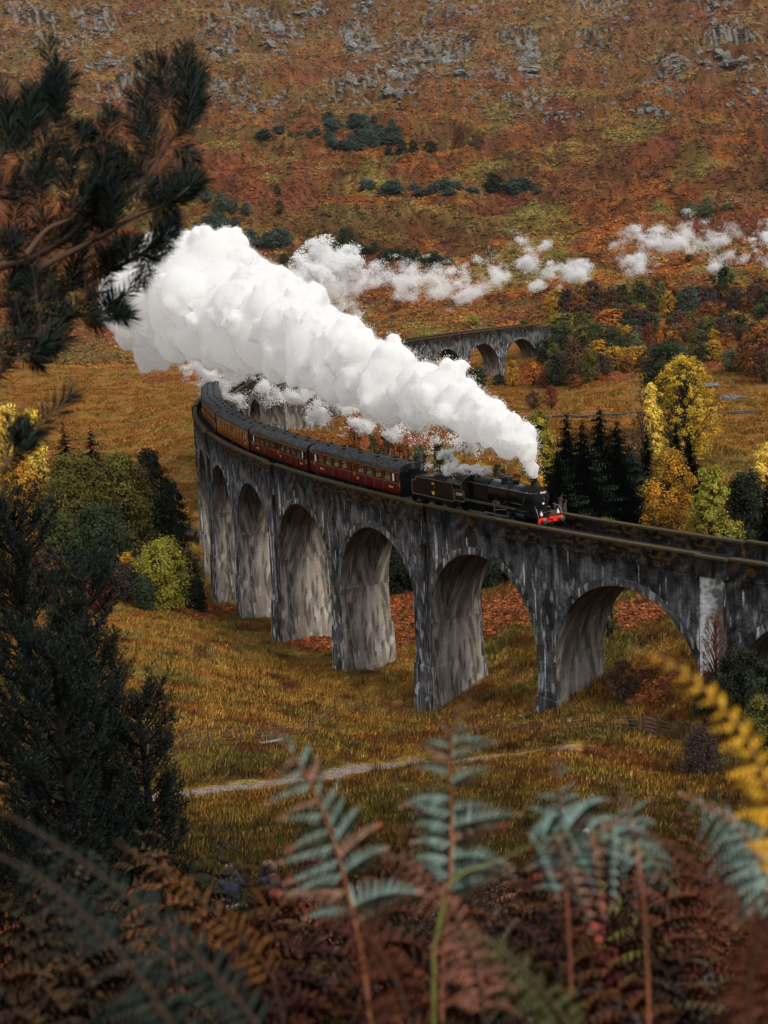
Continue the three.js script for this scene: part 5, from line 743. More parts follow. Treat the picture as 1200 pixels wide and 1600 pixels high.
// the mixed trees round the far end of the viaduct and the railway bank: prototypes by form and colour, then copies
const protoCache = new Map();
function proto(kind, colour, v, bark) {
  const key = kind + colour + v; if (!protoCache.has(key)) { const g0 = kind + v; if (!treeGeo.has(g0)) treeGeo.set(g0, kind === 'spruce' ? spruce({ seed: 900 + v, h: 1, w: 0.42, tiers: 18, needle: 0.045, full: 0.8 }) : broadleaf({ seed: 950 + v * 7 + kind.length, h: 1, w: 0.8, base: kind === 'egg' ? 0.12 : 0.02, shape: kind, clumps: 16, leaves: 850, leaf: 0.048, spread: 0.24, vary: 0.4 })); protoCache.set(key, { ...treeGeo.get(g0), mat: LMAT[colour], bark: bark ?? BARK }); } return protoCache.get(key);
}
const firstOf = new Map();
function smallTree(name, label, cat, px, top, bottom, wpx, kind, colour, group, r0) {
  const g = r0 ? at(px, 800, r0) : ground(px, bottom, 200); const y = height(g.x, g.z), d = Math.hypot(g.x, g.z), tp = at(px, top, d), h = Math.max(0.6, tp.y - y), w = wpx * tp.distanceTo(camera.position) / FOCAL, v = Math.abs(Math.round(px)) % 3, pr = proto(kind, colour, v), s = V(w / (kind === 'spruce' ? 0.42 : 0.8), h, w / (kind === 'spruce' ? 0.42 : 0.8)), key = kind + colour + v + name;
  if (firstOf.has(key)) return copyOf(firstOf.get(key), name, label, V(g.x, y - 0.1, g.z), px % 6.28, s, group);
  const t = thing(name, label, cat, [g.x, y - 0.1, g.z], px % 6.28, group); t.scale.copy(s); part('crown', pr.crown, pr.mat, t); part('trunk', pr.trunk, pr.bark, t); firstOf.set(key, t); return t;
}
const BANK = [ // px, top, bottom, width, form, colour, label
  [1000, 438, 492, 46, 'round', 'green', 'round dark green tree above the railway line'], [1030, 427, 480, 44, 'egg', 'rust', 'rust-brown tree behind the round dark green tree'], [1031, 440, 488, 26, 'egg', 'sage', 'pale green slim tree right of the round dark green tree'], [1044, 455, 496, 26, 'egg', 'amber', 'amber birch above the railway line, right of the round green tree'], [1074, 446, 494, 36, 'egg', 'blue', 'blue-green tree above the railway line'], [1127, 402, 468, 38, 'egg', 'deep', 'tallest dark evergreen above the railway line, tip in the steam'],
  [924, 438, 498, 48, 'egg', 'brown', 'brown bare-looking tree left of the round green tree'], [886, 452, 500, 40, 'egg', 'plum', 'purple-brown tree above the end of the far viaduct'], [905, 462, 502, 34, 'egg', 'rust', 'rusty tree above the end of the far viaduct'], [955, 448, 492, 44, 'round', 'brown', 'brown round tree between the two steam puffs'], [1100, 446, 488, 46, 'egg', 'plum', 'purple-brown tree left of the tallest dark evergreen'], [1152, 452, 488, 46, 'egg', 'plum', 'purple-brown tree right of the tallest dark evergreen'], [1184, 444, 486, 46, 'egg', 'brown', 'brown tree above the line at the right edge'], [1003, 474, 498, 22, 'round', 'lime', 'small yellow-green bush beside the railway line'], [975, 462, 496, 30, 'egg', 'brown', 'slim brown tree left of the round dark green tree'], [1060, 470, 496, 22, 'round', 'deep', 'small dark tree below the blue-green tree'],
  [880, 488, 512, 56, 'dome', 'lime', 'wide yellow-green bush at the end of the far viaduct'], [955, 482, 508, 62, 'dome', 'orange', 'wide orange bush below the brown trees'], [858, 488, 508, 24, 'dome', 'amber', 'small amber bush behind the far viaduct parapet'], [740, 492, 510, 26, 'dome', 'lime', 'small yellow-green tree behind the far viaduct parapet'], [820, 498, 508, 24, 'dome', 'olive', 'small olive bush behind the far parapet near its end'],
  [905, 508, 548, 50, 'round', 'olive', 'olive round tree below the wide yellow-green bush'], [936, 504, 546, 46, 'round', 'green', 'green round tree below the wide orange bush'], [960, 512, 548, 34, 'round', 'deep', 'dark green tree right of the green round tree'], [992, 519, 556, 30, 'egg', 'sage', 'pale olive tree in the middle of the bank'], [1013, 506, 546, 20, 'egg', 'redbrown', 'red-brown slim tree in the middle of the bank'], [1031, 516, 546, 14, 'egg', 'orange', 'slim orange tree in the middle of the bank'], [1058, 504, 534, 34, 'round', 'olive', 'olive tree on the bank under the railway line'], [1082, 500, 530, 32, 'round', 'brown', 'brown tree on the bank under the railway line'], [1106, 502, 530, 40, 'round', 'green', 'green bush on the bank under the railway line'], [1152, 489, 524, 44, 'round', 'deep', 'dark green bush under the railway line near the right edge'], [1182, 512, 590, 56, 'egg', 'rust', 'rust-brown birch at the right edge of the bank'], [1120, 532, 560, 26, 'egg', 'orange', 'orange small tree right of the dark bush'], [1064, 538, 566, 30, 'round', 'olive', 'olive bush below the middle of the bank'],
  [896, 528, 602, 40, 'egg', 'brown', 'thin brown-green birch with pale stem beside the far viaduct'], [920, 545, 600, 34, 'egg', 'olive', 'olive birch right of the thin brown-green birch'], [960, 540, 576, 34, 'round', 'amber', 'amber round bush low on the bank'], [872, 552, 602, 46, 'round', 'deep', 'dark green shrub at the foot of the far abutment'], [852, 530, 566, 40, 'round', 'dark', 'blackish shrub against the far abutment'], [942, 552, 588, 34, 'egg', 'plum', 'purple-grey twiggy shrub low on the bank'], [1092, 534, 566, 42, 'round', 'deep', 'dark green round bush low on the bank'], [1140, 545, 580, 34, 'round', 'sage', 'pale olive bush low on the right bank'], [1167, 550, 580, 46, 'round', 'olive', 'olive bush low on the right bank'], [980, 555, 582, 30, 'dome', 'rust', 'low rusty bush on the bank'], [1020, 545, 572, 34, 'dome', 'redbrown', 'low red-brown bush on the bank'], [1195, 545, 600, 40, 'egg', 'brown', 'brown birch cut by the right edge'],
  [866, 535, 575, 30, 'round', 'olive', 'olive bush against the end of the far viaduct'], [880, 548, 585, 32, 'egg', 'brown', 'brown bush on the mound at the far viaduct end'], [862, 560, 596, 28, 'round', 'green', 'green bush low on the mound at the far viaduct end'], [876, 522, 556, 30, 'round', 'deep', 'dark bush high on the mound at the far viaduct end'], [888, 570, 602, 28, 'dome', 'olive', 'low olive bush at the foot of the far mound'],
  [748, 572, 604, 36, 'round', 'deep', 'dark green tree beneath the second arch from the far end'], [735, 584, 604, 22, 'dome', 'lime', 'yellow-green bush beneath the second arch from the far end'], [802, 562, 604, 22, 'egg', 'amber', 'amber birch beneath the last arch of the far end'], [832, 566, 602, 34, 'round', 'orange', 'bright orange bush beneath the last arch of the far end'], [850, 580, 606, 30, 'dome', 'redbrown', 'red-brown bush right of the bright orange bush'], [690, 584, 608, 30, 'round', 'dark', 'blackish bush beneath the third arch from the far end'], [780, 584, 602, 30, 'dome', 'dark', 'low blackish bush between the last two far arches'], [900, 584, 606, 30, 'dome', 'rust', 'low rusty bush below the thin birch'],
  [835, 610, 640, 30, 'egg', 'brown', 'brown shrub in the orange field left of the spruces'], [862, 602, 640, 24, 'egg', 'redbrown', 'red-brown shrub in the orange field above the spruces'], [840, 640, 668, 24, 'egg', 'olive', 'olive shrub at the end of the dry stone wall'], [1182, 626, 642, 14, 'dome', 'amber', 'tiny amber bush right of the rocky mound'], [1112, 630, 646, 20, 'dome', 'plum', 'dull shrub below the rocky mound'],
];
for (const [x, t, b, w, k, c, l] of BANK) smallTree(k === 'dome' ? 'bush' : 'small_tree', l, k === 'dome' ? 'bush' : 'tree', x, t, b, w, k, c);
{ // smaller growth filling the bank, alike within each colour
  const r = rngOf(55); for (let i = 0; i < 165; i++) { const x = 856 + r() * 350, f = r(), y = f < 0.45 ? 500 + r() * 50 - (x - 856) * 0.03 : f < 0.7 ? 470 + r() * 30 - (x - 856) * 0.03 : 548 + r() * 50 - (x - 856) * 0.06, h = 12 + r() * 22, c = ['olive', 'brown', 'deep', 'rust', 'plum', 'amber'][Math.floor(r() * 6)]; smallTree('bank_bush', `small ${{ olive: 'olive', brown: 'brown', deep: 'dark green', rust: 'rust-red', plum: 'purple-grey', amber: 'amber' }[c]} bush among the mixed growth on the bank right of the far viaduct`, 'bush', x, y - h, y, h * (0.9 + r() * 0.5), r() < 0.5 ? 'round' : 'egg', c, `${c} bushes on the bank right of the far viaduct`); }
  // dark conifers and juniper on the hillside
  const patch = (label, group, list, c, k = 'egg') => list.forEach(([x, t, b, w], i) => smallTree(k === 'dome' ? 'juniper_bush' : 'hill_conifer', label, k === 'dome' ? 'bush' : 'conifer', x, t, b, w, k, c, group));
  const scatter = (x0, x1, y0, y1, n, h, w, s) => { const q = rngOf(s), o = []; for (let i = 0; i < n; i++) { const y = lerp(y0, y1, q()); const hh = h * (0.6 + 0.8 * q()); o.push([lerp(x0, x1, q()), y - hh, y, w * (0.7 + 0.7 * q())]); } return o; };
  patch('dark blue-green conifer in the clump above the left end of the steam cloud', 'conifers above the left end of the steam cloud', scatter(305, 420, 350, 392, 34, 20, 20, 1), 'blue'); patch('dark blue-green conifer in the clump above the left end of the steam cloud', 'conifers above the left end of the steam cloud', [[345, 303, 330, 26], [362, 312, 335, 22], [385, 316, 338, 18], [322, 292, 318, 26], [435, 355, 388, 40], [418, 362, 390, 34], [448, 360, 386, 26]], 'blue');
  patch('dark conifer in the row behind the middle steam cloud', 'conifers behind the middle steam cloud', [...scatter(495, 590, 385, 402, 12, 22, 22, 2), ...scatter(590, 705, 402, 418, 14, 18, 20, 3)], 'deep');
  patch('small dark conifer standing alone on the slope above the steam cloud', 'lone conifers above the steam cloud', [[436, 312, 336, 18], [470, 392, 410, 16], [434, 288, 306, 14], [445, 395, 412, 16]], 'deep');
  patch('low dark juniper in the wide patch high on the middle hillside', 'junipers of the wide high patch', scatter(508, 622, 190, 236, 40, 16, 22, 4), 'blue', 'dome'); patch('round dark bush at the right end of the wide high juniper patch', 'round bushes beside the wide high patch', [[628, 218, 240, 22], [646, 218, 240, 20], [672, 220, 240, 30], [608, 226, 244, 16]], 'dark', 'dome');
  patch('low dark juniper in the long strip across the middle hillside', 'junipers of the long strip', [...scatter(562, 745, 292, 306, 30, 12, 22, 5), ...scatter(790, 845, 285, 303, 10, 14, 18, 6)], 'blue', 'dome'); patch('big dark round bush standing in the long juniper strip', undefined, [[771, 271, 298, 40]], 'dark', 'dome');
  patch('faint grey-green bush in the patch right of the middle slope', 'faint bushes on the right slope', scatter(1062, 1140, 325, 345, 14, 14, 16, 7), 'sage', 'dome'); patch('low dark juniper in the thin line left of the wide high patch', 'junipers in the thin line', scatter(400, 505, 205, 222, 12, 10, 18, 8), 'blue', 'dome');
  patch('small dark bush on the slope between the steam puffs', undefined, [[1077, 396, 408, 16]], 'deep', 'dome');
}
// ------------------------------------------------------------------ rocks, outcrops, stone wall, river
const ROCKTEX = texture(512, (x, y) => { const n = tileNoise(x, y, 10), f = tileNoise(x, y, 50), l = tileNoise(x + 0.4, y, 22); let v = 0.13 + 0.07 * n + 0.07 * f; let c = [v * 1.03, v * 1.0, v * 0.96]; c = mix3(c, [0.46, 0.45, 0.43], 0.8 * sstep(l, 0.15, 0.5)); return mix3(c, [0.03, 0.028, 0.025], 0.7 * sstep(-f - 0.3 * n, 0.3, 0.65)); });
const ROCK = std([1, 1, 1], 0.95, { map: ROCKTEX, bumpMap: concBump, bumpScale: 0.3 });
function rockGeo(seed, flat = 0.7, steps = 3, detail = 4) {
  const g = mergeVertices(new THREE.IcosahedronGeometry(1, detail).deleteAttribute('normal').deleteAttribute('uv')), p = g.attributes.position, uv = [], v = V(), r = rngOf(seed), cuts = Array.from({ length: 9 }, () => { const a = V(r() - 0.5, (r() - 0.5) * 0.8, r() - 0.5).normalize(); return [a, 0.4 + 0.4 * r()]; }), tilt = (r() - 0.5) * 0.8;
  for (let i = 0; i < p.count; i++) {
    v.fromBufferAttribute(p, i); for (const [a, d] of cuts) { const e = v.dot(a) - d; if (e > 0) v.addScaledVector(a, -e * 0.9); }
    const q = v.y * steps + tilt * v.x * 2 + seed, f = q - Math.floor(q); v.x *= 1 + 0.09 * sstep(f, 0.3, 0.5) - 0.05; v.z *= 1 + 0.09 * sstep(f, 0.3, 0.5) - 0.05;
    const n = 0.24 * fbm3(v.x * 1.3 + seed, v.y * 2, v.z * 1.3, 2) + 0.12 * fbm3(v.x * 5 + seed, v.y * 6, v.z * 5, 2); v.multiplyScalar(1 + n); p.setXYZ(i, v.x, v.y * flat, v.z); uv.push(v.x * 0.6 + v.z * 0.35, v.y * 0.6 + v.z * 0.2);
  }
  g.setAttribute('uv', new THREE.Float32BufferAttribute(uv, 2)); g.computeVertexNormals(); return toCreasedNormals(g, 0.22);
}
const ROCKS = [1, 2, 3, 4, 5, 6].map((s) => rockGeo(s * 3.7, 0.55 + (s % 3) * 0.13, 2 + s % 3, 3));
{
  const r = rngOf(700), first = []; let n = 0;
  for (const [cx, cy, sx, sy, count, size, where] of CRAGS) for (let i = 0; i < count; i++) {
    const u = (r() + r() - 1), v = (r() + r() - 1), p = ground(cx + u * sx, cy + v * sy, 300); if (n++ > 295) continue;
    const s = size * (0.45 + 0.75 * r()) * (1 - 0.4 * Math.abs(u)) * dist(p) / FOCAL / 2, k = Math.floor(r() * 6), sc = V(s * (0.8 + 0.9 * r()), s * (0.8 + 0.9 * r()), s * (0.8 + 0.5 * r())), label = `grey rock in the ${where}`, group = `rocks of the ${where}`;
    p.y -= s * 0.12; if (first[k]) copyOf(first[k], 'rock_outcrop', label, p, r() * 6.28, sc, group);
    else { const m = part('rock_outcrop', ROCKS[k], ROCK); m.position.copy(p); m.rotation.y = r() * 6; m.scale.copy(sc); tag(m, label, 'rock', group); first[k] = m; }
  }
  const one = (name, label, cat, px, py, w, h, k, from, mat = ROCK) => { const p = ground(px, py, from), m = part(name, ROCKS[k], mat), q = dist(p) / FOCAL; m.position.copy(p); m.scale.set(w * q / 2, h * q / 1.2, w * q / 2.4); tag(m, label, cat); return m; };
  one('rock_slab', 'smooth grey rock slab in the orange field at the right, upper of two', 'rock', 1108, 603, 52, 16, 0, 200); one('rock_slab', 'smooth grey rock slab in the orange field at the right, lower of two', 'rock', 1142, 622, 46, 18, 2, 200);
  one('rock_slab', 'pale flat rock on the slope above the far viaduct', 'rock', 742, 494, 26, 8, 3, 300); one('boulder', 'small grey boulder in the left orange field', 'rock', 222, 574, 20, 14, 1, 300); one('boulder', 'tiny pale boulder in the left field beside the bracken', 'rock', 244, 598, 8, 6, 4, 200); one('boulder', 'flat pale stone in the lower left field', 'rock', 206, 659, 16, 5, 5, 200);
  const pale = std([0.55, 0.54, 0.52], 0.9, { bumpMap: concBump, bumpScale: 0.1 });
  one('stone', 'white stone in the grass before the second pier from the right, left of three', 'stone', 781, 1119, 14, 9, 0, 60, pale); one('stone', 'flat white stone below the left white stone near the fence', 'stone', 790, 1125, 16, 5, 2, 60, pale); one('stone', 'white stone nearer the rightmost pier in the fenced grass', 'stone', 814, 1120, 15, 7, 3, 60, pale);
  one('stone', 'bright white stone in the rough grass beside a fern frond', 'stone', 634, 1240, 13, 14, 4, 40, pale); one('stone', 'small white stone right of the bright white one', 'stone', 658, 1248, 11, 7, 1, 40, pale); one('stone', 'small pale stone beside the path at the right', 'stone', 1000, 1177, 14, 5, 5, 50, pale);
  // smaller stones strewn over the upper hill
  const M = []; for (let i = 0; i < 2600; i++) { const c = CRAGS[Math.floor(r() * CRAGS.length)], w = r() < 0.5 ? 1.3 : 3.5, p = ground(c[0] + (r() + r() - 1) * c[2] * w, c[1] + (r() + r() - 1) * c[3] * w + 6, 300); if (dist(p) < 520) continue; const s = (0.5 + 1.6 * r() ** 3) * dist(p) / 800; M.push(new THREE.Matrix4().makeRotationY(r() * 6).scale(V(s, s * (0.6 + r() * 0.5), s)).setPosition(p.x, p.y, p.z)); }
  const im = new THREE.InstancedMesh(rockGeo(9.1, 0.7, 2, 1), ROCK, M.length); M.forEach((m, i) => im.setMatrixAt(i, m)); im.name = 'scattered_stones'; tag(im, 'small grey stones strewn over the upper hillside', 'stones', null, 'stuff'); im.castShadow = im.receiveShadow = true; scene.add(im);
  // dry stone wall across the field
  for (const [label, pts] of [['low dry stone wall crossing the orange field left of the yellow tree', [[700, 664], [800, 658], [880, 652], [945, 650], [1008, 647]]], ['short run of dry stone wall right of the yellow tree', [[1108, 648], [1150, 647], [1182, 643]]]]) {
    const w = thing('dry_stone_wall', label, 'wall'), st = [], P = pts.map(([a, b]) => ground(a, b, 150)), rr = rngOf(9); for (let i = 0; i < P.length - 1; i++) { const L = P[i].distanceTo(P[i + 1]); for (let s = 0; s < L; s += 0.3) for (let q = 0; q < 2; q++) { const c = P[i].clone().lerp(P[i + 1], s / L); c.y = height(c.x, c.z) + 0.12 + q * 0.3; const g = new THREE.IcosahedronGeometry(0.22 + 0.1 * rr(), 0).scale(1.2, 0.75, 1.1).rotateY(rr() * 6).translate(c.x + (rr() - 0.5) * 0.2, c.y, c.z + (rr() - 0.5) * 0.3); st.push(g); } }
    part('stones', merge(st), std([0.075, 0.07, 0.064], 0.95), w).userData.kind = 'stuff';
  }
  { const mb = new MB(), P = [[120, 862], [190, 848], [240, 838], [275, 831], [305, 824], [330, 815]].map(([a, b]) => at(a, b, 232)); for (let i = 0; i < P.length - 1; i++) { const [a, b] = [P[i], P[i + 1]], y = Math.max(height(a.x, a.z), height(b.x, b.z)) + 0.25; mb.quad(V(a.x, y, a.z + 3), V(b.x, y, b.z + 3), V(b.x, y, b.z - 4), V(a.x, y, a.z - 4)); } const o = part('river', mb.geo(), phys([0.02, 0.025, 0.025], 0.12)); o.userData.kind = 'structure'; }
}
// ------------------------------------------------------------------ ground cover: grass in the fields, bracken and heather on the hill (nobody could count it)
function blades(seed, n, h, spread, w) { const r = rngOf(seed), mb = new MB(); for (let i = 0; i < n; i++) { const a = r() * 6.283, q = spread * Math.sqrt(r()), x = Math.cos(a) * q, z = Math.sin(a) * q, b = r() * 6.283, L = h * (0.5 + 0.7 * r()), lean = L * (0.25 + 0.5 * r()), d = w * (0.6 + 0.7 * r()), cx = Math.cos(b), cz = Math.sin(b); mb.tri(V(x - cz * d, 0, z + cx * d), V(x + cz * d, 0, z - cx * d), V(x + cx * lean, L, z + cz * lean)); const u = V(cx * 0.3, 1, cz * 0.3).normalize(); mb.norm(u, 3); const c = 0.75 + 0.5 * r(); mb.col(c, c, c, 3); } return mb.geo(); }
function clumpGeo(seed, n) { const r = rngOf(seed), mb = new MB(); for (let i = 0; i < n; i++) { const u = r(), a = r() * 6.283, q = 0.5 * Math.sqrt(r()), c = V(Math.cos(a) * q, 0.12 + 0.42 * (1 - q * q * 3) * r(), Math.sin(a) * q), n1 = V(c.x * 1.6 + r() - 0.5, 0.9, c.z * 1.6 + r() - 0.5).normalize(), e = V(r() - 0.5, (r() - 0.5) * 0.7, r() - 0.5).cross(n1).normalize(), f = n1.clone().cross(e), s = 0.16 + 0.14 * r(); mb.quad(c.clone().addScaledVector(e, -s), c.clone().addScaledVector(f, -s * 0.6), c.clone().addScaledVector(e, s), c.clone().addScaledVector(f, s * 0.6)); mb.norm(n1, 6); const k = 0.6 + 0.7 * u; mb.col(k, k, k, 6); } return mb.geo(); }
const COVER = phys([2.45, 2.45, 2.45], 1, { vertexColors: true, transmission: 0.2, specularIntensity: 0.15 });
function cover(name, label, cat, geo, n, seed, pick) { // pick(rng) gives [x, z, size, rgb] or nothing
  const r = rngOf(seed), M = [], K = []; for (let i = 0; i < n; i++) { const q = pick(r); if (!q) continue; const [x, z, s, c] = q, m = new THREE.Matrix4().makeRotationY(r() * 6.283).scale(V(s, s * (0.7 + 0.6 * r()), s)); m.setPosition(x, height(x, z) - 0.04 * s, z); M.push(m); K.push(c); }
  const im = new THREE.InstancedMesh(geo, COVER, M.length), col = new THREE.Color(); M.forEach((m, i) => { im.setMatrixAt(i, m); im.setColorAt(i, col.setRGB(...K[i])); }); im.name = name; im.castShadow = im.receiveShadow = true; tag(im, label, cat, null, 'stuff'); scene.add(im); return im;
}
const wob = (r, c, k = 0.35) => { const q = 1 + (r() - 0.5) * k * 2, h = (r() - 0.5) * k * 0.5; return [c[0] * q * (1 + h), c[1] * q, c[2] * q * (1 - h)]; };
cover('meadow_grass', 'rough golden and olive grass of the field below and around the piers', 'grass', blades(1, 40, 0.34, 0.6, 0.02), 150000, 201, (r) => { const th = (r() - 0.5) * 0.66, d = 52 * Math.pow(230 / 52, r()), x = Math.sin(th) * d, z = -Math.cos(th) * d; const pd = d < 112 ? pathDistance(x, z) : 9; if (pd < 1.0 + 0.5 * r()) return; return [x, z, (0.55 + 0.9 * r() * r() + 0.6 * Math.max(0, noiseB(x / 6, z / 6))) * (0.35 + 0.65 * sstep(pd, 1.3, 3.4)), wob(r, groundColour(x, z, d), 0.4)]; });
cover('rush_tussocks', 'dark olive and brown rush tussocks dotted over the wet grass by the path', 'rushes', blades(6, 46, 0.75, 0.28, 0.022), 900, 206, (r) => { const th = (r() - 0.5) * 0.6, d = 62 + 80 * r() * r(), x = Math.sin(th) * d, z = -Math.cos(th) * d; if (pathDistance(x, z) < 2.2 || fbm(x / 9 + 3, z / 9, 2) < 0.02) return; return [x, z, 0.6 + 0.7 * r(), wob(r, r() < 0.55 ? [0.03, 0.034, 0.011] : [0.05, 0.024, 0.011], 0.4)]; });
cover('field_grass', 'orange moor grass of the fields behind the viaduct', 'grass', blades(2, 24, 0.62, 1.15, 0.06), 85000, 202, (r) => { const th = (r() - 0.5) * 0.66, d = 225 * Math.pow(450 / 225, r()), x = Math.sin(th) * d, z = -Math.cos(th) * d; return [x, z, (0.5 + 0.6 * r()) * (0.7 + 0.6 * Math.max(-0.5, noiseB(x / 9, z / 9))), wob(r, groundColour(x, z, d), 0.3)]; });
cover('field_bracken', 'red dead bracken patches in the fields around the viaduct', 'bracken', clumpGeo(3, 34), 26000, 203, (r) => { const [bx, bz, br] = BRACKEN[Math.floor(r() * BRACKEN.length)], a = r() * 6.283, q = br * Math.sqrt(r()) * 1.1, x = bx + Math.cos(a) * q, z = bz + Math.sin(a) * q; if (fbm(x / 2.6, z / 2.6, 3) * 1.1 + q / br > 0.42 + 0.35 * r()) return; return [x, z, 0.35 + 0.6 * r(), wob(r, mix3(mix3(C.red, C.rust, r()), C.brown, 0.5 * r()), 0.5)]; });
cover('hill_heather', 'rust and olive heather, bracken and moor grass covering the hillside', 'heather', clumpGeo(4, 18), 190000, 204, (r) => { const th = (r() - 0.5) * 0.64, d = 440 * Math.pow(1280 / 440, r()), x = Math.sin(th) * d, z = -Math.cos(th) * d, c = colourAt(x, z), n = fbm(x / 7, z / 7, 2); if (n < -0.28 + 0.3 * r()) return; return [x, z, (1.0 + 1.3 * r() * r()) * (0.7 + d / 1500), wob(r, c.map((v) => v * 0.87), 0.28)]; });
// ------------------------------------------------------------------ fence, gate
const OLDWOOD = std([0.075, 0.05, 0.036], 0.95), GREYWOOD = std([0.10, 0.085, 0.072], 0.95), WIRE = std([0.12, 0.11, 0.10], 0.6, { metalness: 0.4 });
{
  const run = (label, list, r0) => { const f = thing('wire_fence', label, 'fence'), tops = []; for (const [x, b, t] of list) { const p = ground(x, b, r0), h = Math.max(0.9, (b - t) * dist(p) / FOCAL); part('post', new THREE.CylinderGeometry(0.055, 0.07, h + 0.3, 7).translate(p.x, p.y + h / 2 - 0.15, p.z), OLDWOOD, f); tops.push([p, h]); } for (let i = 0; i < tops.length - 1; i++) for (const q of [0.2, 0.4, 0.6, 0.78, 0.95]) { const [[a, h], [b, k]] = [tops[i], tops[i + 1]], A = a.clone().setY(a.y + h * q), B = b.clone().setY(b.y + k * q), m = A.clone().lerp(B, 0.5); m.y -= 0.03; part('wire', tube([A, m, B], 0.011, 0.011, 4, 2), WIRE, f); } };
  run('wire stock fence running up the golden grass from the left pine to the middle piers', [[200, 1188, 1156], [230, 1184, 1152], [289, 1172, 1142], [327, 1170, 1128], [377, 1166, 1130], [430, 1160, 1128], [484, 1152, 1122], [525, 1124, 1090], [569, 1124, 1088], [612, 1126, 1094], [652, 1129, 1098], [700, 1136, 1104]], 60);
  run('wire fence between the middle piers and the gate', [[740, 1142, 1112], [781, 1147, 1122], [835, 1152, 1124], [880, 1148, 1120], [922, 1143, 1114], [960, 1146, 1116], [1000, 1150, 1114]], 60);
  run('wire fence below the gate at the right edge', [[1078, 1160, 1124], [1112, 1184, 1150], [1149, 1210, 1180], [1186, 1232, 1200], [1215, 1250, 1220]], 50);
  const a = ground(1006, 1150, 60), b = ground(1066, 1156, 60), d = b.clone().sub(a), L = Math.hypot(d.x, d.z), g = thing('field_gate', 'brown wooden field gate with a narrow side panel at the path end', 'gate', a.toArray(), Math.atan2(-d.z, d.x)), H = 1.55;
  for (const [x, h] of [[0, H + 0.15], [L * 0.38, H + 0.25], [L, H + 0.1]]) part('post', rbox(0.16, h + 0.4, 0.16, 0.02, x, h / 2 - 0.2, 0), OLDWOOD, g);
  for (let i = 0; i < 5; i++) { const y = 0.25 + i * 0.28; part('rail', box(L * 0.62 - 0.2, 0.1, 0.04, L * 0.69, y, 0), OLDWOOD, g); part('board', box(L * 0.38 - 0.18, 0.14, 0.035, L * 0.19, y + 0.02, 0.02), std([0.16, 0.10, 0.075], 0.95), g); }
  part('brace', box(Math.hypot(L * 0.58, 1.1), 0.08, 0.03).rotateZ(Math.atan2(1.1, L * 0.58)).translate(L * 0.69, 0.8, 0.036), OLDWOOD, g); part('stile', merge([box(0.1, 1.3, 0.045, L * 0.43, 0.82, 0.005), box(0.1, 1.3, 0.045, L * 0.96, 0.82, 0.005)]), OLDWOOD, g);
  const s = ground(989, 1145, 60); const st = thing('tree_stump', 'black tree stump just left of the gate', 'stump', s.toArray()); part('stump', new THREE.LatheGeometry([[0.0, 1.0], [0.2, 0.98], [0.3, 0.8], [0.32, 0.3], [0.5, -0.2]].map(([x, y]) => new THREE.Vector2(x, y)), 11), BARKDARK, st);
  const pl = ground(424, 1167, 60), pk = part('plank', rbox(1.7, 0.06, 0.4, 0.02), std([0.17, 0.15, 0.13], 0.9)); pk.position.copy(pl).setY(pl.y + 0.42); pk.rotation.set(0.1, 0.15, 0.08); tag(pk, 'pale plank footbridge lying in the grass near the fence', 'plank');
}
// ------------------------------------------------------------------ pines near the camera
const NEEDLE = phys([0.010, 0.019, 0.014], 0.7, { vertexColors: true, transmission: 0.12, specularIntensity: 0.3 }), PINEBARK = std([0.10, 0.062, 0.045], 0.9);
function shoot(mb, a, b, r, n, len, wid) { // needles round a twig from a to b
  const d = b.clone().sub(a), L = d.length(); d.normalize(); const s = Math.abs(d.y) < 0.9 ? V(0, 1, 0).cross(d).normalize() : V(1, 0, 0).cross(d).normalize(), t = d.clone().cross(s);
  for (let i = 0; i < n; i++) { const u = Math.pow(r(), 0.8), ph = r() * 6.283, o = s.clone().multiplyScalar(Math.cos(ph)).addScaledVector(t, Math.sin(ph)), p = a.clone().addScaledVector(d, u * L), k = 0.45 + 0.75 * u * u + r() * 0.3, e = d.clone().multiplyScalar(k).add(o).normalize(); e.y += 0.12; const l = len * (0.7 + 0.5 * r()), w = e.clone().cross(V(r() - 0.5, r() - 0.5, r() - 0.5)).normalize().multiplyScalar(wid), m = p.clone().addScaledVector(e, l * 0.55), q = p.clone().addScaledVector(e, l); q.y -= l * 0.05; mb.tri(p, m.clone().add(w), q); mb.tri(p, q, m.clone().sub(w)); const nn = o.clone().add(V(0, 0.4, 0)).normalize(); mb.norm(nn, 6); const c = 0.6 + 0.8 * r(), g = 0.9 + 0.3 * r(); mb.col(c, c * g, c * (0.85 + 0.4 * r()), 6); }
}
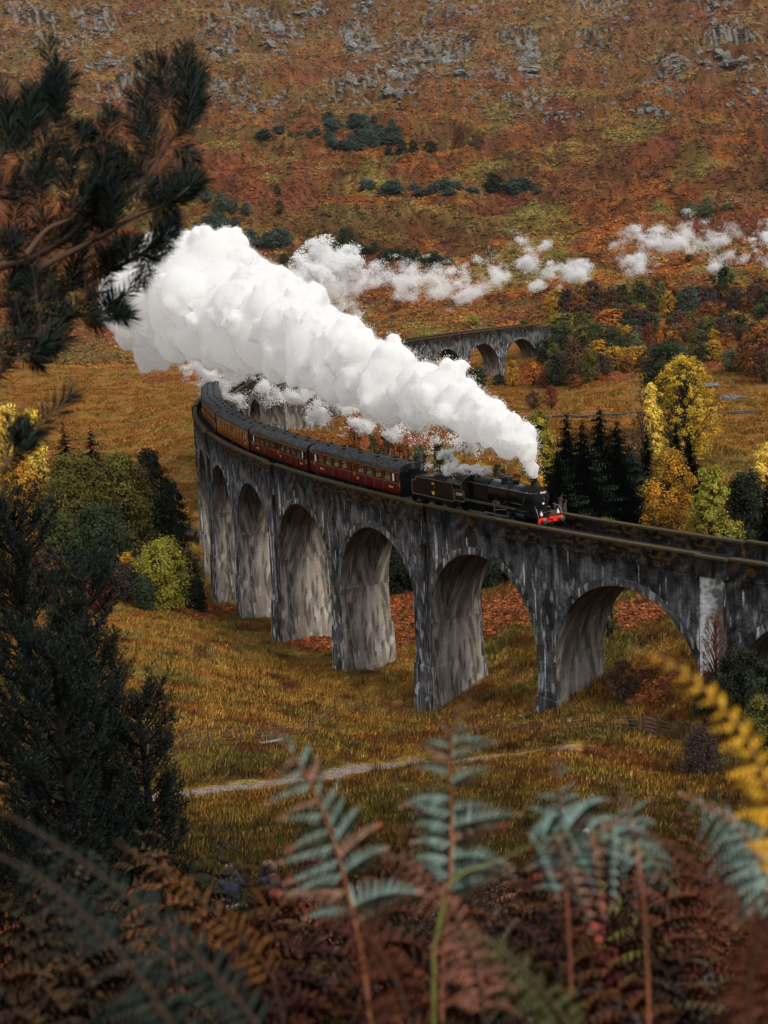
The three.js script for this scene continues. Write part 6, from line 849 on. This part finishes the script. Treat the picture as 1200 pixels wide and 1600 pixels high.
{
  const T = thing('pine_tree', 'near pine tree whose dark needled branches hang in at the upper left', 'pine tree'), r = rngOf(301), mb = new MB(), wood = [];
  const B = [ // branches as pixels with distance, then thickness in millimetres
    [[[-160, 470, 3.9], [0, 417, 3.9], [35, 410, 3.85], [84, 385, 3.8], [128, 350, 3.75], [150, 300, 3.7], [160, 255, 3.7]], 13, 3], [[[60, 420, 3.8], [115, 392, 3.75], [168, 364, 3.7], [212, 338, 3.65], [262, 318, 3.6], [296, 292, 3.6]], 9, 2], [[[84, 385, 3.8], [150, 345, 3.9], [178, 319, 3.9], [224, 284, 3.9], [266, 221, 3.9], [297, 190, 3.9], [308, 135, 3.9]], 10, 3],
    [[[-160, 480, 4.1], [0, 476, 4.1], [42, 473, 4.05], [101, 455, 4.0], [161, 427, 3.95], [224, 396, 3.9], [255, 368, 3.9]], 11, 3], [[[28, 480, 4.0], [87, 494, 3.95], [150, 490, 3.9], [178, 488, 3.9]], 6, 2], [[[-120, 640, 3.6], [0, 582, 3.6], [17, 558, 3.6], [60, 520, 3.6], [92, 500, 3.6]], 8, 3], [[[-150, 330, 4.0], [0, 308, 4.0], [28, 307, 4.0], [66, 262, 4.0], [76, 200, 4.0], [88, 128, 4.0]], 9, 3], [[[28, 307, 4.0], [44, 230, 4.1], [54, 160, 4.1]], 6, 3], [[[-60, 330, 4.2], [5, 240, 4.2], [14, 180, 4.2]], 6, 3], [[[66, 262, 4.0], [105, 232, 4.0], [132, 212, 4.0]], 5, 2], [[[42, 396, 3.7], [74, 358, 3.7], [115, 338, 3.7], [140, 300, 3.7]], 7, 2], [[[-140, 540, 3.5], [-40, 530, 3.5], [20, 560, 3.5], [66, 545, 3.5]], 7, 2], [[[-100, 790, 2.9], [-10, 745, 2.9], [38, 690, 2.9]], 4, 2],
  ];
  const S = (x0, y0, x1, y1, d0, n = 190) => shoot(mb, at(x0, y0, d0 * 1.65), at(x1, y1, d0 * 1.65 + (r() - 0.5) * 0.25), r, Math.round(n * 0.85), 0.082, 0.0017);
  for (const [pts, t0, t1] of B) {
    const P = pts.map(([a, b, d]) => at(a, b, d * 1.65)); wood.push(tube(P, t0 / 650, t1 / 650, 7, 5)); const cv = new THREE.CatmullRomCurve3(P), len = cv.getLength();
    for (let s = 0.18; s < len; s += 0.075) { const u = s / len; const p = cv.getPointAt(u); if (toPx(p)[0] < -60) continue; const tg = cv.getTangentAt(u), d = tg.clone().multiplyScalar(0.75).add(V((r() - 0.5) * 1.5, 0.55 + (r() - 0.5) * 0.9, (r() - 0.5) * 1.3)).normalize(), L = 0.10 + 0.15 * r(); const q = p.clone().addScaledVector(d, L); if (u > 0.3) { shoot(mb, p, q, r, Math.round(70 + L * 450), 0.08, 0.0017); wood.push(tube([p, q], 0.0025, 0.0015, 4)); } }
    const e = P[P.length - 1], b = cv.getPointAt(0.86); shoot(mb, b, e.clone().add(e.clone().sub(b).multiplyScalar(0.35)), r, 240, 0.082, 0.0017);
  }
  for (const q of [[306, 150, 292, 78], [284, 165, 282, 84], [270, 178, 243, 92], [262, 195, 224, 98], [252, 222, 208, 150], [246, 252, 200, 186], [300, 195, 306, 120], [290, 214, 296, 152], [232, 280, 182, 232], [270, 226, 302, 250], [246, 262, 288, 296], [222, 290, 262, 330], [230, 210, 226, 140], [258, 160, 262, 100], [296, 170, 304, 110], [90, 190, 84, 122], [74, 210, 62, 140], [100, 200, 92, 140], [45, 230, 46, 152], [60, 220, 54, 165], [15, 240, 10, 172], [30, 250, 28, 185], [110, 255, 128, 205], [120, 280, 140, 235], [95, 300, 110, 250], [60, 330, 60, 270], [20, 360, 30, 300], [150, 300, 175, 255], [130, 340, 150, 290], [170, 360, 180, 300], [200, 330, 190, 280], [240, 330, 250, 290], [262, 320, 292, 300], [255, 372, 270, 350], [240, 392, 262, 376], [224, 405, 245, 400], [230, 396, 222, 440], [200, 412, 205, 380], [170, 430, 172, 390], [150, 440, 160, 400], [110, 455, 118, 410], [70, 470, 80, 420], [40, 470, 40, 420], [178, 488, 196, 496], [165, 490, 178, 470], [130, 492, 150, 505], [90, 496, 70, 540], [60, 520, 82, 545], [35, 550, 60, 568], [60, 525, 40, 500], [0, 520, 30, 490], [10, 450, 30, 430], [0, 400, 20, 370], [60, 390, 70, 340], [110, 395, 120, 360], [150, 372, 165, 340], [20, 690, 40, 672]]) S(...q, 3.65 + r() * 0.4, 230);
  const tr = at(-420, 500, 7.1), gy = height(tr.x, tr.z); part('trunk', tube([V(tr.x, gy - 0.3, tr.z), V(tr.x + 0.05, gy + 2, tr.z), V(tr.x - 0.1, gy + 5, tr.z + 0.1), V(tr.x, gy + 8.5, tr.z)], 0.17, 0.05, 12, 4), PINEBARK, T);
  for (const [pts, t0] of B) if (pts[0][0] < -50) { const e = at(pts[0][0], pts[0][1], pts[0][2] * 1.65); wood.push(tube([V(tr.x, e.y - 0.15, tr.z), e.clone().lerp(V(tr.x, e.y, tr.z), 0.5), e], t0 / 650 * 1.7, t0 / 650, 6, 3)); }
  part('branch', merge(wood), PINEBARK, T).userData.kind = 'stuff'; part('needles', mb.geo(), NEEDLE, T).userData.kind = 'stuff';
}
function youngPine(label, px, r0, top, wpx, seed, group) {
  const p = at(px, 800, r0), gy = height(p.x, p.z), tp = at(px, top, r0), h = tp.y - gy, W = wpx * r0 / FOCAL, T = thing('young_pine', label, 'pine tree', [p.x, gy, p.z]), r = rngOf(seed), mb = new MB(), wood = [tube([V(0, -0.3, 0), V(0.04, h * 0.5, 0), V(0, h * 0.97, 0)], 0.075, 0.02, 8, 3)];
  shoot(mb, V(0, h * 0.88, 0), V(0, h, 0), r, 200, 0.06, 0.0022);
  for (let y = 0.5; y < h * 0.97; y += 0.13) { const t = y / h, L0 = W / 2 * Math.pow(1 - t, 0.6) * (0.75 + 0.5 * r()) + 0.15, nb = 7; for (let b = 0; b < nb; b++) {
    const a = r() * 6.283, L = L0 * (0.7 + 0.5 * r()), d = V(Math.cos(a), 0.25 + 0.5 * t, Math.sin(a)), o = V(0, y, 0), m = o.clone().addScaledVector(d, L * 0.6), e = o.clone().addScaledVector(d, L).add(V(0, L * 0.35, 0)); wood.push(tube([o, m, e], 0.016, 0.006, 5, 2)); const cv = new THREE.CatmullRomCurve3([o, m, e]);
    const ns = Math.ceil(L / 0.062); for (let i = 0; i < ns; i++) { const u = 0.3 + 0.7 * (i + r()) / ns, q = cv.getPoint(Math.min(1, u)), s = V(d.x * 0.5 + (r() - 0.5) * 0.9, 0.75 + r() * 0.5, d.z * 0.5 + (r() - 0.5) * 0.9).normalize(), l = 0.12 + 0.16 * r(); shoot(mb, q, q.clone().addScaledVector(s, l), r, 34, 0.064, 0.0044); }
  } }
  part('trunk', wood[0], std([0.008, 0.007, 0.006], 0.95), T); part('branch', merge(wood.slice(1)), BARKDARK, T).userData.kind = 'stuff'; part('needles', mb.geo(), NEEDLE, T).userData.kind = 'stuff'; return T;
}
youngPine('young dark pine filling the left edge below the poplars', 20, 15.5, 772, 200, 311); youngPine('bushy dark pine right of the one at the left edge', 118, 14.2, 872, 100, 312); youngPine('small dark pine at the right end of the pine group, nearest the path', 190, 13.6, 1085, 90, 313); youngPine('dark pine low in front of the other young pines', 60, 12.6, 1010, 150, 314);
// ------------------------------------------------------------------ people photographing the train, backs to us
function figure(label, px, py, r0, colours, pose) { // hips, legs, arms in metres; faces -z, then turned
  const p = pose.at ?? at(px, py, r0); if (!pose.at) p.y = height(p.x, p.z); const S = pose.s ?? 1, raise = pose.raise ?? 0, g = thing('person', label, 'person', p.toArray(), pose.turn ?? 0);
  const J = { hip: [0, 0.95, 0], chest: [0, 1.3, 0.02], neck: [0, 1.48, 0], head: [0, 1.63, -0.02], kl: [-0.1, 0.5, -0.02], fl: [-0.11, 0.07, 0], kr: [0.1, 0.5, -0.02], fr: [0.12, 0.07, 0.02], sl: [-0.18, 1.42, 0], sr: [0.18, 1.42, 0] };
  const hand = raise ? [[-0.07, 1.56, -0.33], [0.07, 1.56, -0.33]] : [[-0.14, 1.2, -0.34], [0.12, 1.22, -0.34]], elb = raise ? [[-0.27, 1.25, -0.2], [0.27, 1.25, -0.2]] : [[-0.27, 1.14, -0.08], [0.27, 1.14, -0.08]];
  const caps = [[J.hip, J.chest, 0.15, 0.165, 1], [J.chest, J.neck, 0.165, 0.07, 1], [J.sl, J.sr, 0.075, 0.075, 1], [[-0.09, 0.93, 0], J.kl, 0.095, 0.065, 2], [J.kl, J.fl, 0.065, 0.05, 2], [[0.09, 0.93, 0], J.kr, 0.095, 0.065, 2], [J.kr, J.fr, 0.065, 0.05, 2], [J.fl, [-0.12, 0.05, -0.16], 0.05, 0.045, 3], [J.fr, [0.13, 0.05, -0.14], 0.05, 0.045, 3], [J.sl, elb[0], 0.062, 0.048, 1], [elb[0], hand[0], 0.046, 0.034, 1], [J.sr, elb[1], 0.062, 0.048, 1], [elb[1], hand[1], 0.046, 0.034, 1], [J.neck, J.head, 0.058, 0.06, 0], [J.head, [0, 1.69, 0.01], 0.088, 0.098, pose.hood ? 1 : 4], [[0, 1.63, -0.11], [0, 1.6, -0.125], 0.016, 0.018, 0], [[-0.095, 1.64, 0], [-0.1, 1.62, 0.01], 0.02, 0.016, 0], [[0.095, 1.64, 0], [0.1, 1.62, 0.01], 0.02, 0.016, 0]];
  for (const [i, hnd] of hand.entries()) { const q = i ? -1 : 1; caps.push([hnd, [hnd[0] + q * 0.015, hnd[1] + 0.05, hnd[2] - 0.04], 0.032, 0.03, 0]); for (let f = 0; f < 4; f++) { const k = [hnd[0] + q * 0.01 - q * 0.0, hnd[1] + 0.02 + f * 0.021, hnd[2] - 0.055], e = [k[0] + q * 0.04, k[1] + 0.006, k[2] - 0.03 + 0.004 * f]; caps.push([[hnd[0], hnd[1] + 0.015 + f * 0.018, hnd[2] - 0.02], k, 0.011, 0.01, 0], [k, e, 0.01, 0.008, 0]); } caps.push([[hnd[0] + q * 0.02, hnd[1], hnd[2] + 0.005], [hnd[0] + q * 0.055, hnd[1] + 0.035, hnd[2] - 0.01], 0.012, 0.009, 0]); }
  const cap = (x, y, z, [a, b, r0, r1]) => { const bx = b[0] - a[0], by = b[1] - a[1], bz = b[2] - a[2], t = clamp(((x - a[0]) * bx + (y - a[1]) * by + (z - a[2]) * bz) / (bx * bx + by * by + bz * bz), 0, 1); return Math.hypot(x - a[0] - bx * t, y - a[1] - by * t, z - a[2] - bz * t) - lerp(r0, r1, t); };
  const f = (x, y, z) => { let s = 0, m = 1e9; for (const c of caps) { const d = cap(x, y, z, c); m = Math.min(m, d); if (d < 0.12) s += Math.exp(-d * 55); } return s > 0 ? -Math.log(s) / 55 : m; };
  const geo = surfaceNets(f, [-0.42, -0.06, -0.5], [0.42, 1.84, 0.3], 0.02), P = geo.attributes.position, col = []; for (let i = 0; i < P.count; i++) { let best = 1e9, k = 0; for (const c of caps) { const d = cap(P.getX(i), P.getY(i), P.getZ(i), c); if (d < best) { best = d; k = c[4]; } } if (pose.band && k === 1 && P.getY(i) < 0.98 && P.getY(i) > 0.88) k = 5; col.push(...colours[k]); }
  geo.setAttribute('color', new THREE.Float32BufferAttribute(col, 3)); g.scale.setScalar(S); part('body', geo, std([1, 1, 1], 0.85, { vertexColors: true }), g);
  if (pose.holds) { const c = thing(pose.holds === 'phone' ? 'phone' : 'camera', pose.holdsLabel, pose.holds === 'phone' ? 'phone' : 'camera', [p.x, p.y, p.z], pose.turn ?? 0); c.scale.setScalar(S); const y = hand[0][1] + 0.05, z = hand[0][2] - 0.045; if (pose.holds === 'phone') { part('case', rbox(0.15, 0.075, 0.01, 0.004, 0, y, z), std([0.7, 0.7, 0.7], 0.4), c); part('screen', box(0.14, 0.066, 0.003, 0, y, z + 0.007), std([0.5, 0.55, 0.6], 0.2), c); } else { part('camera_body', rbox(0.13, 0.085, 0.05, 0.012, 0, y, z), std([0.02, 0.02, 0.02], 0.5), c); part('lens', cyl(0.034, 0.1, 'z', 0, y, z - 0.07, 16), std([0.02, 0.02, 0.02], 0.35), c); part('prism', rbox(0.05, 0.035, 0.045, 0.01, 0, y + 0.055, z), std([0.02, 0.02, 0.02], 0.5), c); } }
  return g;
}
const SKIN = [0.12, 0.07, 0.05], DARKC = [0.012, 0.013, 0.016];
figure('person in a dark hooded coat holding up a pale phone, leftmost of the watchers', 284, 1400, 31, [SKIN, DARKC, DARKC, DARKC, [0.02, 0.015, 0.012]], { raise: 1, hood: 1, holds: 'phone', holdsLabel: 'pale phone held up by the leftmost watcher', turn: -0.3 });
figure('person in a dark jacket with a white hem, arms raised with a camera', 364, 1430, 29, [SKIN, [0.02, 0.023, 0.03], DARKC, DARKC, [0.03, 0.022, 0.018], [0.6, 0.6, 0.6]], { raise: 1, band: 1, holds: 'camera', holdsLabel: 'black camera held up by the watcher with the white hem', turn: 0.1 });
figure('person in dark clothes lifting a camera, right of the white-hemmed jacket', 432, 1470, 27, [SKIN, [0.018, 0.022, 0.028], [0.02, 0.02, 0.03], DARKC, [0.05, 0.035, 0.025]], { raise: 1, holds: 'camera', holdsLabel: 'black camera held by the right-hand watcher in the ferns', turn: 0.3, s: 0.97 });
figure('person in a white cap, dark jacket and blue jeans on the near path', 920, 1470, 36, [SKIN, [0.02, 0.022, 0.026], [0.05, 0.09, 0.15], DARKC, [0.6, 0.6, 0.6]], { raise: 0, turn: 1.1 });
LOCO.updateMatrixWorld(true);
figure('engine driver in dark overalls leaning at the locomotive cab opening', 0, 0, 0, [SKIN, [0.02, 0.025, 0.04], DARKC, DARKC, [0.02, 0.02, 0.025]], { at: LOCO.localToWorld(V(-2.15, 1.4, 0.95)), turn: LOCO.rotation.y, s: 0.98 });
// ------------------------------------------------------------------ bracken
function frondAlong(mb, P, up, o) { // P: points of the rachis from the root to the tip; up: the blade's facing
  const cv = new THREE.CatmullRomCurve3(P), L = cv.getLength(), r = rngOf(o.seed), pairs = o.pairs ?? 18, s0 = o.from ?? 0.15, pn = o.pinnules ?? 11, max = o.max ?? 0.22, tone = (k, m) => { const c0 = 0.7 + 0.6 * r(), T3 = o.tint ? o.tint(k) : [1, 1, 1]; for (let e = 0; e < 6; e++) mb.c.push(c0 * m[0] * T3[0], c0 * m[1] * T3[1], c0 * m[2] * T3[2]); return; const c = 1; mb.col(c * (o.tint ? o.tint(k)[0] : 1), c * (o.tint ? o.tint(k)[1] : 1), c * (o.tint ? o.tint(k)[2] : 1), 6); };
  for (let i = 0; i < pairs; i++) {
    const t = (i + 0.5) / pairs, u = s0 + (1 - s0) * t, p = cv.getPointAt(Math.min(u, 0.999)), tg = cv.getTangentAt(Math.min(u, 0.999)), side = tg.clone().cross(up).normalize(), n = side.clone().cross(tg).normalize();
    for (const q of [1, -1]) {
      if (r() < 0.05) continue; const mood = r() < (o.mottle ?? 0) ? [1.5, 0.62, 0.5] : [1, 1, 1], len = max * (0.75 + 0.45 * r()) * Math.pow(1 - t, 0.72) * (t < 0.12 ? 0.75 + 2 * t : 1) * (0.85 + 0.3 * r()), curl = (o.curl ?? 0.25) * (0.5 + r()), dir = side.clone().multiplyScalar(q).addScaledVector(tg, 0.32 + 0.45 * r()).addScaledVector(n, (r() - 0.5) * 0.5).normalize(), m = Math.max(3, Math.round(pn * (0.35 + 0.65 * (1 - t))));
      let a = p.clone(); const droop = (o.droop ?? 0.3) * (0.6 + 0.8 * r());
      for (let j = 0; j < m; j++) {
        const v = (j + 0.5) / m, c = p.clone().addScaledVector(dir, len * v).addScaledVector(n, -curl * len * v * v).add(V(0, -droop * len * v * v, 0)), w = len * 0.25 * Math.pow(1 - v * 0.82, 0.9) * (o.fat ?? 1), al = dir.clone().addScaledVector(n, -2 * curl * v).add(V(0, -2 * droop * v, 0)).normalize(), sd2 = al.clone().cross(n).normalize(), hw = len / m * 0.4;
        for (const e of [1, -1]) { const tip = c.clone().addScaledVector(sd2, e * w).addScaledVector(al, w * 0.35).addScaledVector(n, (r() - 0.6) * w * (o.crumple ?? 0.3)), b0 = c.clone().addScaledVector(al, -hw), b1 = c.clone().addScaledVector(al, hw); const k = tip.clone().addScaledVector(al, hw * 0.5); mb.quad(b0, b1, k, tip); mb.norm(n.clone().add(V((r() - 0.5) * 0.5, 0.3, (r() - 0.5) * 0.5)).normalize(), 6); tone(v, mood); }
      }
    }
  }
  return cv;
}
const FERNM = (rgb) => phys(rgb, 0.8, { vertexColors: true, transmission: 0.35, specularIntensity: 0.2 });
const FM = { teal: FERNM([0.21, 0.30, 0.26]), tealdark: FERNM([0.026, 0.043, 0.036]), gold: FERNM([0.95, 0.52, 0.045]), rust: FERNM([0.12, 0.038, 0.019]), brown: FERNM([0.065, 0.028, 0.018]), ochre: FERNM([0.20, 0.085, 0.02]), olive: FERNM([0.10, 0.10, 0.035]), pink: FERNM([0.30, 0.13, 0.085]) };
const STALK = { teal: std([0.28, 0.10, 0.05], 0.7), gold: std([0.30, 0.15, 0.03], 0.7), brown: std([0.05, 0.025, 0.015], 0.8), green: std([0.16, 0.17, 0.04], 0.7) };
function frond(label, pts, mat, stalk, o) { // pts from the root in pixels with distance
  const P = pts.map(([a, b, d]) => at(a, b, d * (o.near ?? 0.66))), root = P[0].clone(); root.y = Math.min(height(root.x, root.z) - 0.05, root.y - 0.1); const all = [root, ...P]; o = { ...o, max: (o.max ?? 0.2) * (o.near ?? 0.66) }; const T = thing('fern_frond', label, 'fern', P[0].toArray()), mb = new MB(), loc = P.map((p) => p.clone().sub(P[0]));
  const up = o.up ?? V(0, 0.75, 0.65); frondAlong(mb, loc, up.clone().normalize(), o); part('blade', mb.geo(), mat, T); part('stalk', tube(all.map((p) => p.clone().sub(P[0])), (o.thick ?? 0.004) * 0.7, 0.001, 6, 6), stalk, T); return T;
}
const pinkTips = (v) => v > 0.82 ? [2.2, 0.95, 0.75] : [1, 1, 1];
frond('blurred teal fern frond left of centre with a pinkish stem, in front of the path', [[575, 1560, 2.9], [545, 1400, 2.9], [520, 1310, 2.85], [490, 1235, 2.8], [455, 1175, 2.75], [415, 1136, 2.65]], FM.teal, STALK.teal, { seed: 1, pairs: 15, curl: 0.5, max: 0.19, pinnules: 13, from: 0.18, droop: 0.45, mottle: 0.18, tint: pinkTips, thick: 0.005 });
frond('tall blurred teal fern frond in front of the middle piers', [[690, 1560, 3.0], [702, 1400, 3.0], [706, 1280, 3.0], [704, 1190, 2.95], [712, 1125, 2.9], [742, 1090, 2.8]], FM.teal, STALK.teal, { seed: 2, pairs: 16, curl: 0.6, max: 0.165, pinnules: 13, from: 0.28, droop: 0.65, mottle: 0.18, tint: pinkTips, thick: 0.005 });
frond('blurred teal fern tip right of centre below the rightmost full pier', [[890, 1480, 3.0], [882, 1360, 3.0], [878, 1280, 3.0], [872, 1215, 2.95], [866, 1168, 2.9]], FM.teal, STALK.teal, { seed: 3, pairs: 14, max: 0.11, pinnules: 11, from: 0.25, droop: 0.6, mottle: 0.18, tint: pinkTips });
frond('blurred teal fern top beside the gate, left of the green cluster', [[1010, 1480, 2.9], [1000, 1360, 2.9], [985, 1280, 2.9], [972, 1236, 2.85], [960, 1212, 2.8]], FM.teal, STALK.teal, { seed: 4, pairs: 12, max: 0.10, pinnules: 10, from: 0.35, droop: 0.45, mottle: 0.18, tint: pinkTips });
frond('drooping teal fern with a yellow-green stem reaching right above the near path', [[700, 1385, 2.7], [780, 1345, 2.7], [860, 1308, 2.65], [940, 1300, 2.6], [1010, 1335, 2.55], [1060, 1400, 2.5]], FM.teal, STALK.green, { seed: 5, pairs: 14, max: 0.15, pinnules: 12, from: 0.35, droop: 0.6, thick: 0.005, mottle: 0.18, tint: pinkTips });
frond('teal fern fan at the right edge under the golden frond', [[1230, 1500, 2.7], [1200, 1400, 2.7], [1160, 1320, 2.65], [1110, 1265, 2.6], [1060, 1240, 2.55]], FM.teal, STALK.teal, { seed: 6, pairs: 14, max: 0.14, pinnules: 11, from: 0.2, droop: 0.45, mottle: 0.18, tint: pinkTips });
frond('small teal fern tip at the right edge beside the golden frond', [[1215, 1400, 2.6], [1180, 1330, 2.6], [1150, 1285, 2.6], [1120, 1262, 2.6]], FM.teal, STALK.teal, { seed: 16, pairs: 9, max: 0.09, pinnules: 9, from: 0.15, droop: 0.4 });
frond('bright golden fern frond arching in from the right edge', [[1232, 1420, 1.8], [1222, 1310, 1.8], [1200, 1230, 1.78], [1168, 1158, 1.76], [1118, 1095, 1.74], [1055, 1040, 1.72], [985, 1012, 1.7]], FM.gold, STALK.gold, { seed: 7, near: 0.85, pairs: 18, max: 0.052, pinnules: 8, from: 0.08, droop: 0.4, fat: 2.0, curl: 0.5, up: V(-0.3, 0.6, 0.75) });
frond('dark teal fern frond sloping down across the lower left corner', [[420, 1640, 2.2], [350, 1540, 2.2], [270, 1460, 2.2], [180, 1385, 2.2], [90, 1320, 2.2], [-20, 1255, 2.2]], FM.tealdark, STALK.brown, { seed: 8, pairs: 26, max: 0.085, pinnules: 12, from: 0.05, droop: 0.35 });
frond('second dark teal fern frond hanging lower in the left corner', [[300, 1680, 2.0], [240, 1560, 2.0], [150, 1450, 2.0], [60, 1370, 2.0], [-40, 1320, 2.0]], FM.tealdark, STALK.brown, { seed: 9, pairs: 24, max: 0.085, pinnules: 12, from: 0.05, droop: 0.5 });
frond('ochre brown fern frond below the young pines', [[430, 1540, 3.2], [380, 1470, 3.2], [310, 1405, 3.2], [240, 1350, 3.2], [180, 1318, 3.2]], FM.ochre, STALK.brown, { seed: 10, pairs: 22, max: 0.09, pinnules: 10, from: 0.05, droop: 0.5, crumple: 0.9 });
frond('rust-red fern frond crossing the lower right corner', [[1260, 1560, 2.5], [1180, 1450, 2.5], [1110, 1375, 2.5], [1040, 1320, 2.5], [960, 1285, 2.5]], FM.rust, STALK.brown, { seed: 11, pairs: 24, max: 0.10, pinnules: 11, from: 0.05, droop: 0.7, crumple: 1 });
frond('pinkish brown fern frond under the tall middle frond', [[760, 1620, 2.5], [740, 1500, 2.5], [690, 1400, 2.5], [620, 1340, 2.5], [560, 1330, 2.5]], FM.pink, STALK.brown, { seed: 12, pairs: 22, max: 0.09, pinnules: 10, from: 0.1, droop: 0.7, crumple: 1 });
frond('curled rust fern frond at the lower centre', [[640, 1600, 2.4], [600, 1500, 2.4], [540, 1420, 2.4], [480, 1390, 2.4]], FM.rust, STALK.brown, { seed: 13, pairs: 20, max: 0.09, pinnules: 10, from: 0.05, droop: 0.8, crumple: 1 });
frond('dull olive fern frond low beside the near path', [[900, 1640, 2.3], [840, 1540, 2.3], [760, 1470, 2.3], [690, 1450, 2.3]], FM.olive, STALK.brown, { seed: 14, pairs: 20, max: 0.09, pinnules: 10, from: 0.05, droop: 0.6 });
frond('rust fern frond rising at the right edge', [[1180, 1640, 2.2], [1170, 1540, 2.2], [1190, 1450, 2.2], [1215, 1370, 2.2]], FM.rust, STALK.brown, { seed: 15, pairs: 20, max: 0.08, pinnules: 10, from: 0.05, droop: 0.7, crumple: 1 });
{ // the near stand of dead bracken: more fronds than one could count, sharing a few forms
  const r = rngOf(808), forms = [0, 1, 2, 3].map((i) => { const mb = new MB(), b = 0.5 + 0.25 * i; frondAlong(mb, [V(0, 0, 0), V(0.05, 0.38, 0), V(0.16, 0.68, 0), V(0.34 + 0.05 * i, 0.86, 0.03), V(0.58, 0.86 - 0.1 * i, 0.05)], V(-0.5, 0.8, 0.1).normalize(), { seed: 60 + i, pairs: 19, max: 0.22, pinnules: 12, from: 0.22, droop: 0.35 + b * 0.35, crumple: 0.5, fat: 0.8 }); mb.norm; const st = new THREE.CatmullRomCurve3([V(0, 0, 0), V(0.05, 0.38, 0), V(0.16, 0.68, 0), V(0.34, 0.86, 0.03), V(0.58, 0.86 - 0.1 * i, 0.05)]); for (let q = 0; q < 8; q++) { const a = st.getPoint(q / 8), c = st.getPoint((q + 1) / 8), w = 0.0028 * (1 - q / 9); mb.quad(a.clone().add(V(0, 0, w)), a.clone().add(V(0, 0, -w)), c.clone().add(V(0, 0, -w)), c.clone().add(V(0, 0, w))); mb.norm(V(0, 1, 0), 6); mb.col(0.8, 0.7, 0.6, 6); } return mb.geo(); });
  const tones = [[0.05, 0.018, 0.008], [0.085, 0.028, 0.011], [0.14, 0.043, 0.014], [0.028, 0.013, 0.008], [0.17, 0.075, 0.038], [0.055, 0.042, 0.014]];
  const stand = (name, label, form, n, seed, pick) => { const q = rngOf(seed), M = [], K = []; for (let i = 0; i < n; i++) { const s = pick(q); if (!s) continue; const [th, d, k, c] = s, x = Math.sin(th) * d, z = -Math.cos(th) * d, m = new THREE.Matrix4().compose(V(x, height(x, z) - 0.03, z), new THREE.Quaternion().setFromEuler(new THREE.Euler((q() - 0.5) * 0.5, q() * 6.283, (q() - 0.5) * 0.5)), V(k, k * (0.7 + 0.5 * q()), k)); M.push(m); K.push(c); } const im = new THREE.InstancedMesh(forms[form], FERNM([1, 1, 1]), M.length), col = new THREE.Color(); M.forEach((m, i) => { im.setMatrixAt(i, m); im.setColorAt(i, col.setRGB(...K[i])); }); im.name = name; tag(im, label, 'bracken', null, 'stuff'); im.castShadow = im.receiveShadow = true; scene.add(im); };
  const tone = (q, d) => wob(q, tones[Math.floor(Math.pow(q(), 1.3) * tones.length)], 0.3);
  stand('dead_bracken', 'brown dead bracken with overhead shade put into its colour filling the bottom of the photo', 0, 760, 1, (q) => { const d = 1.9 + 4.6 * q(), th = (q() - 0.5) * 0.9, px = 600 + Math.tan(th) * FOCAL, lim = 1390 - 70 * sstep(px, 880, 1150) - 40 * sstep(Math.abs(px - 660), 130, 30) + 150 * q() * q(), room = at(px, lim, d).y - height(Math.sin(th) * d, -Math.cos(th) * d); if (room < 0.35) return; return [th, d, Math.min((0.85 + 0.45 * q()), room / 1.04), tone(q).map((v) => v * (0.45 + 0.7 * q()))]; });  // nearest fronds coloured darker, standing in for shade from overhead
  stand('dead_bracken', 'brown bracken standing just below the near ferns', 1, 3600, 2, (q) => { const d = 5 + 14 * q(); return [(q() - 0.5) * 0.75, d, 0.6 + 0.45 * q(), tone(q)]; });
  stand('dead_bracken', 'brown bracken round the watching people on the slope', 2, 4200, 3, (q) => { const d = 18 + 24 * q(), th = (q() - 0.5) * 0.7; if (fbm(th * 14, d / 5, 3) < -0.12 + (d - 18) * 0.012) return; return [th, d, 0.6 + 0.45 * q(), tone(q)]; });
  stand('dead_bracken', 'scattered rust bracken at the top of the near slope', 3, 2600, 4, (q) => { const d = 34 + 30 * q(), th = (q() - 0.5) * 0.7; if (fbm(th * 14 + 7, d / 6, 3) < 0.12) return; return [th, d, 0.5 + 0.4 * q(), wob(q, [0.15, 0.055, 0.022], 0.4)]; });
}
cover('slope_grass', 'dark olive and brown grass and heather of the near slope', 'grass', blades(5, 30, 0.42, 0.38, 0.016), 38000, 205, (r) => { const th = (r() - 0.5) * 0.72, d = 9 * Math.pow(64 / 9, r()), x = Math.sin(th) * d, z = -Math.cos(th) * d, n = fbm(x / 4, z / 4, 2); if (pathDistance(x, z) < 1.0) return; return [x, z, 0.7 + 0.8 * r(), wob(r, mix3(mix3(C.brown, C.olive, sstep(n, -0.2, 0.3)), C.gold, sstep(d, 46, 66) * 0.6).map((v) => v * lerp(0.6, 1, sstep(d, 40, 62))), 0.45)]; });
renderer.render(scene, camera);
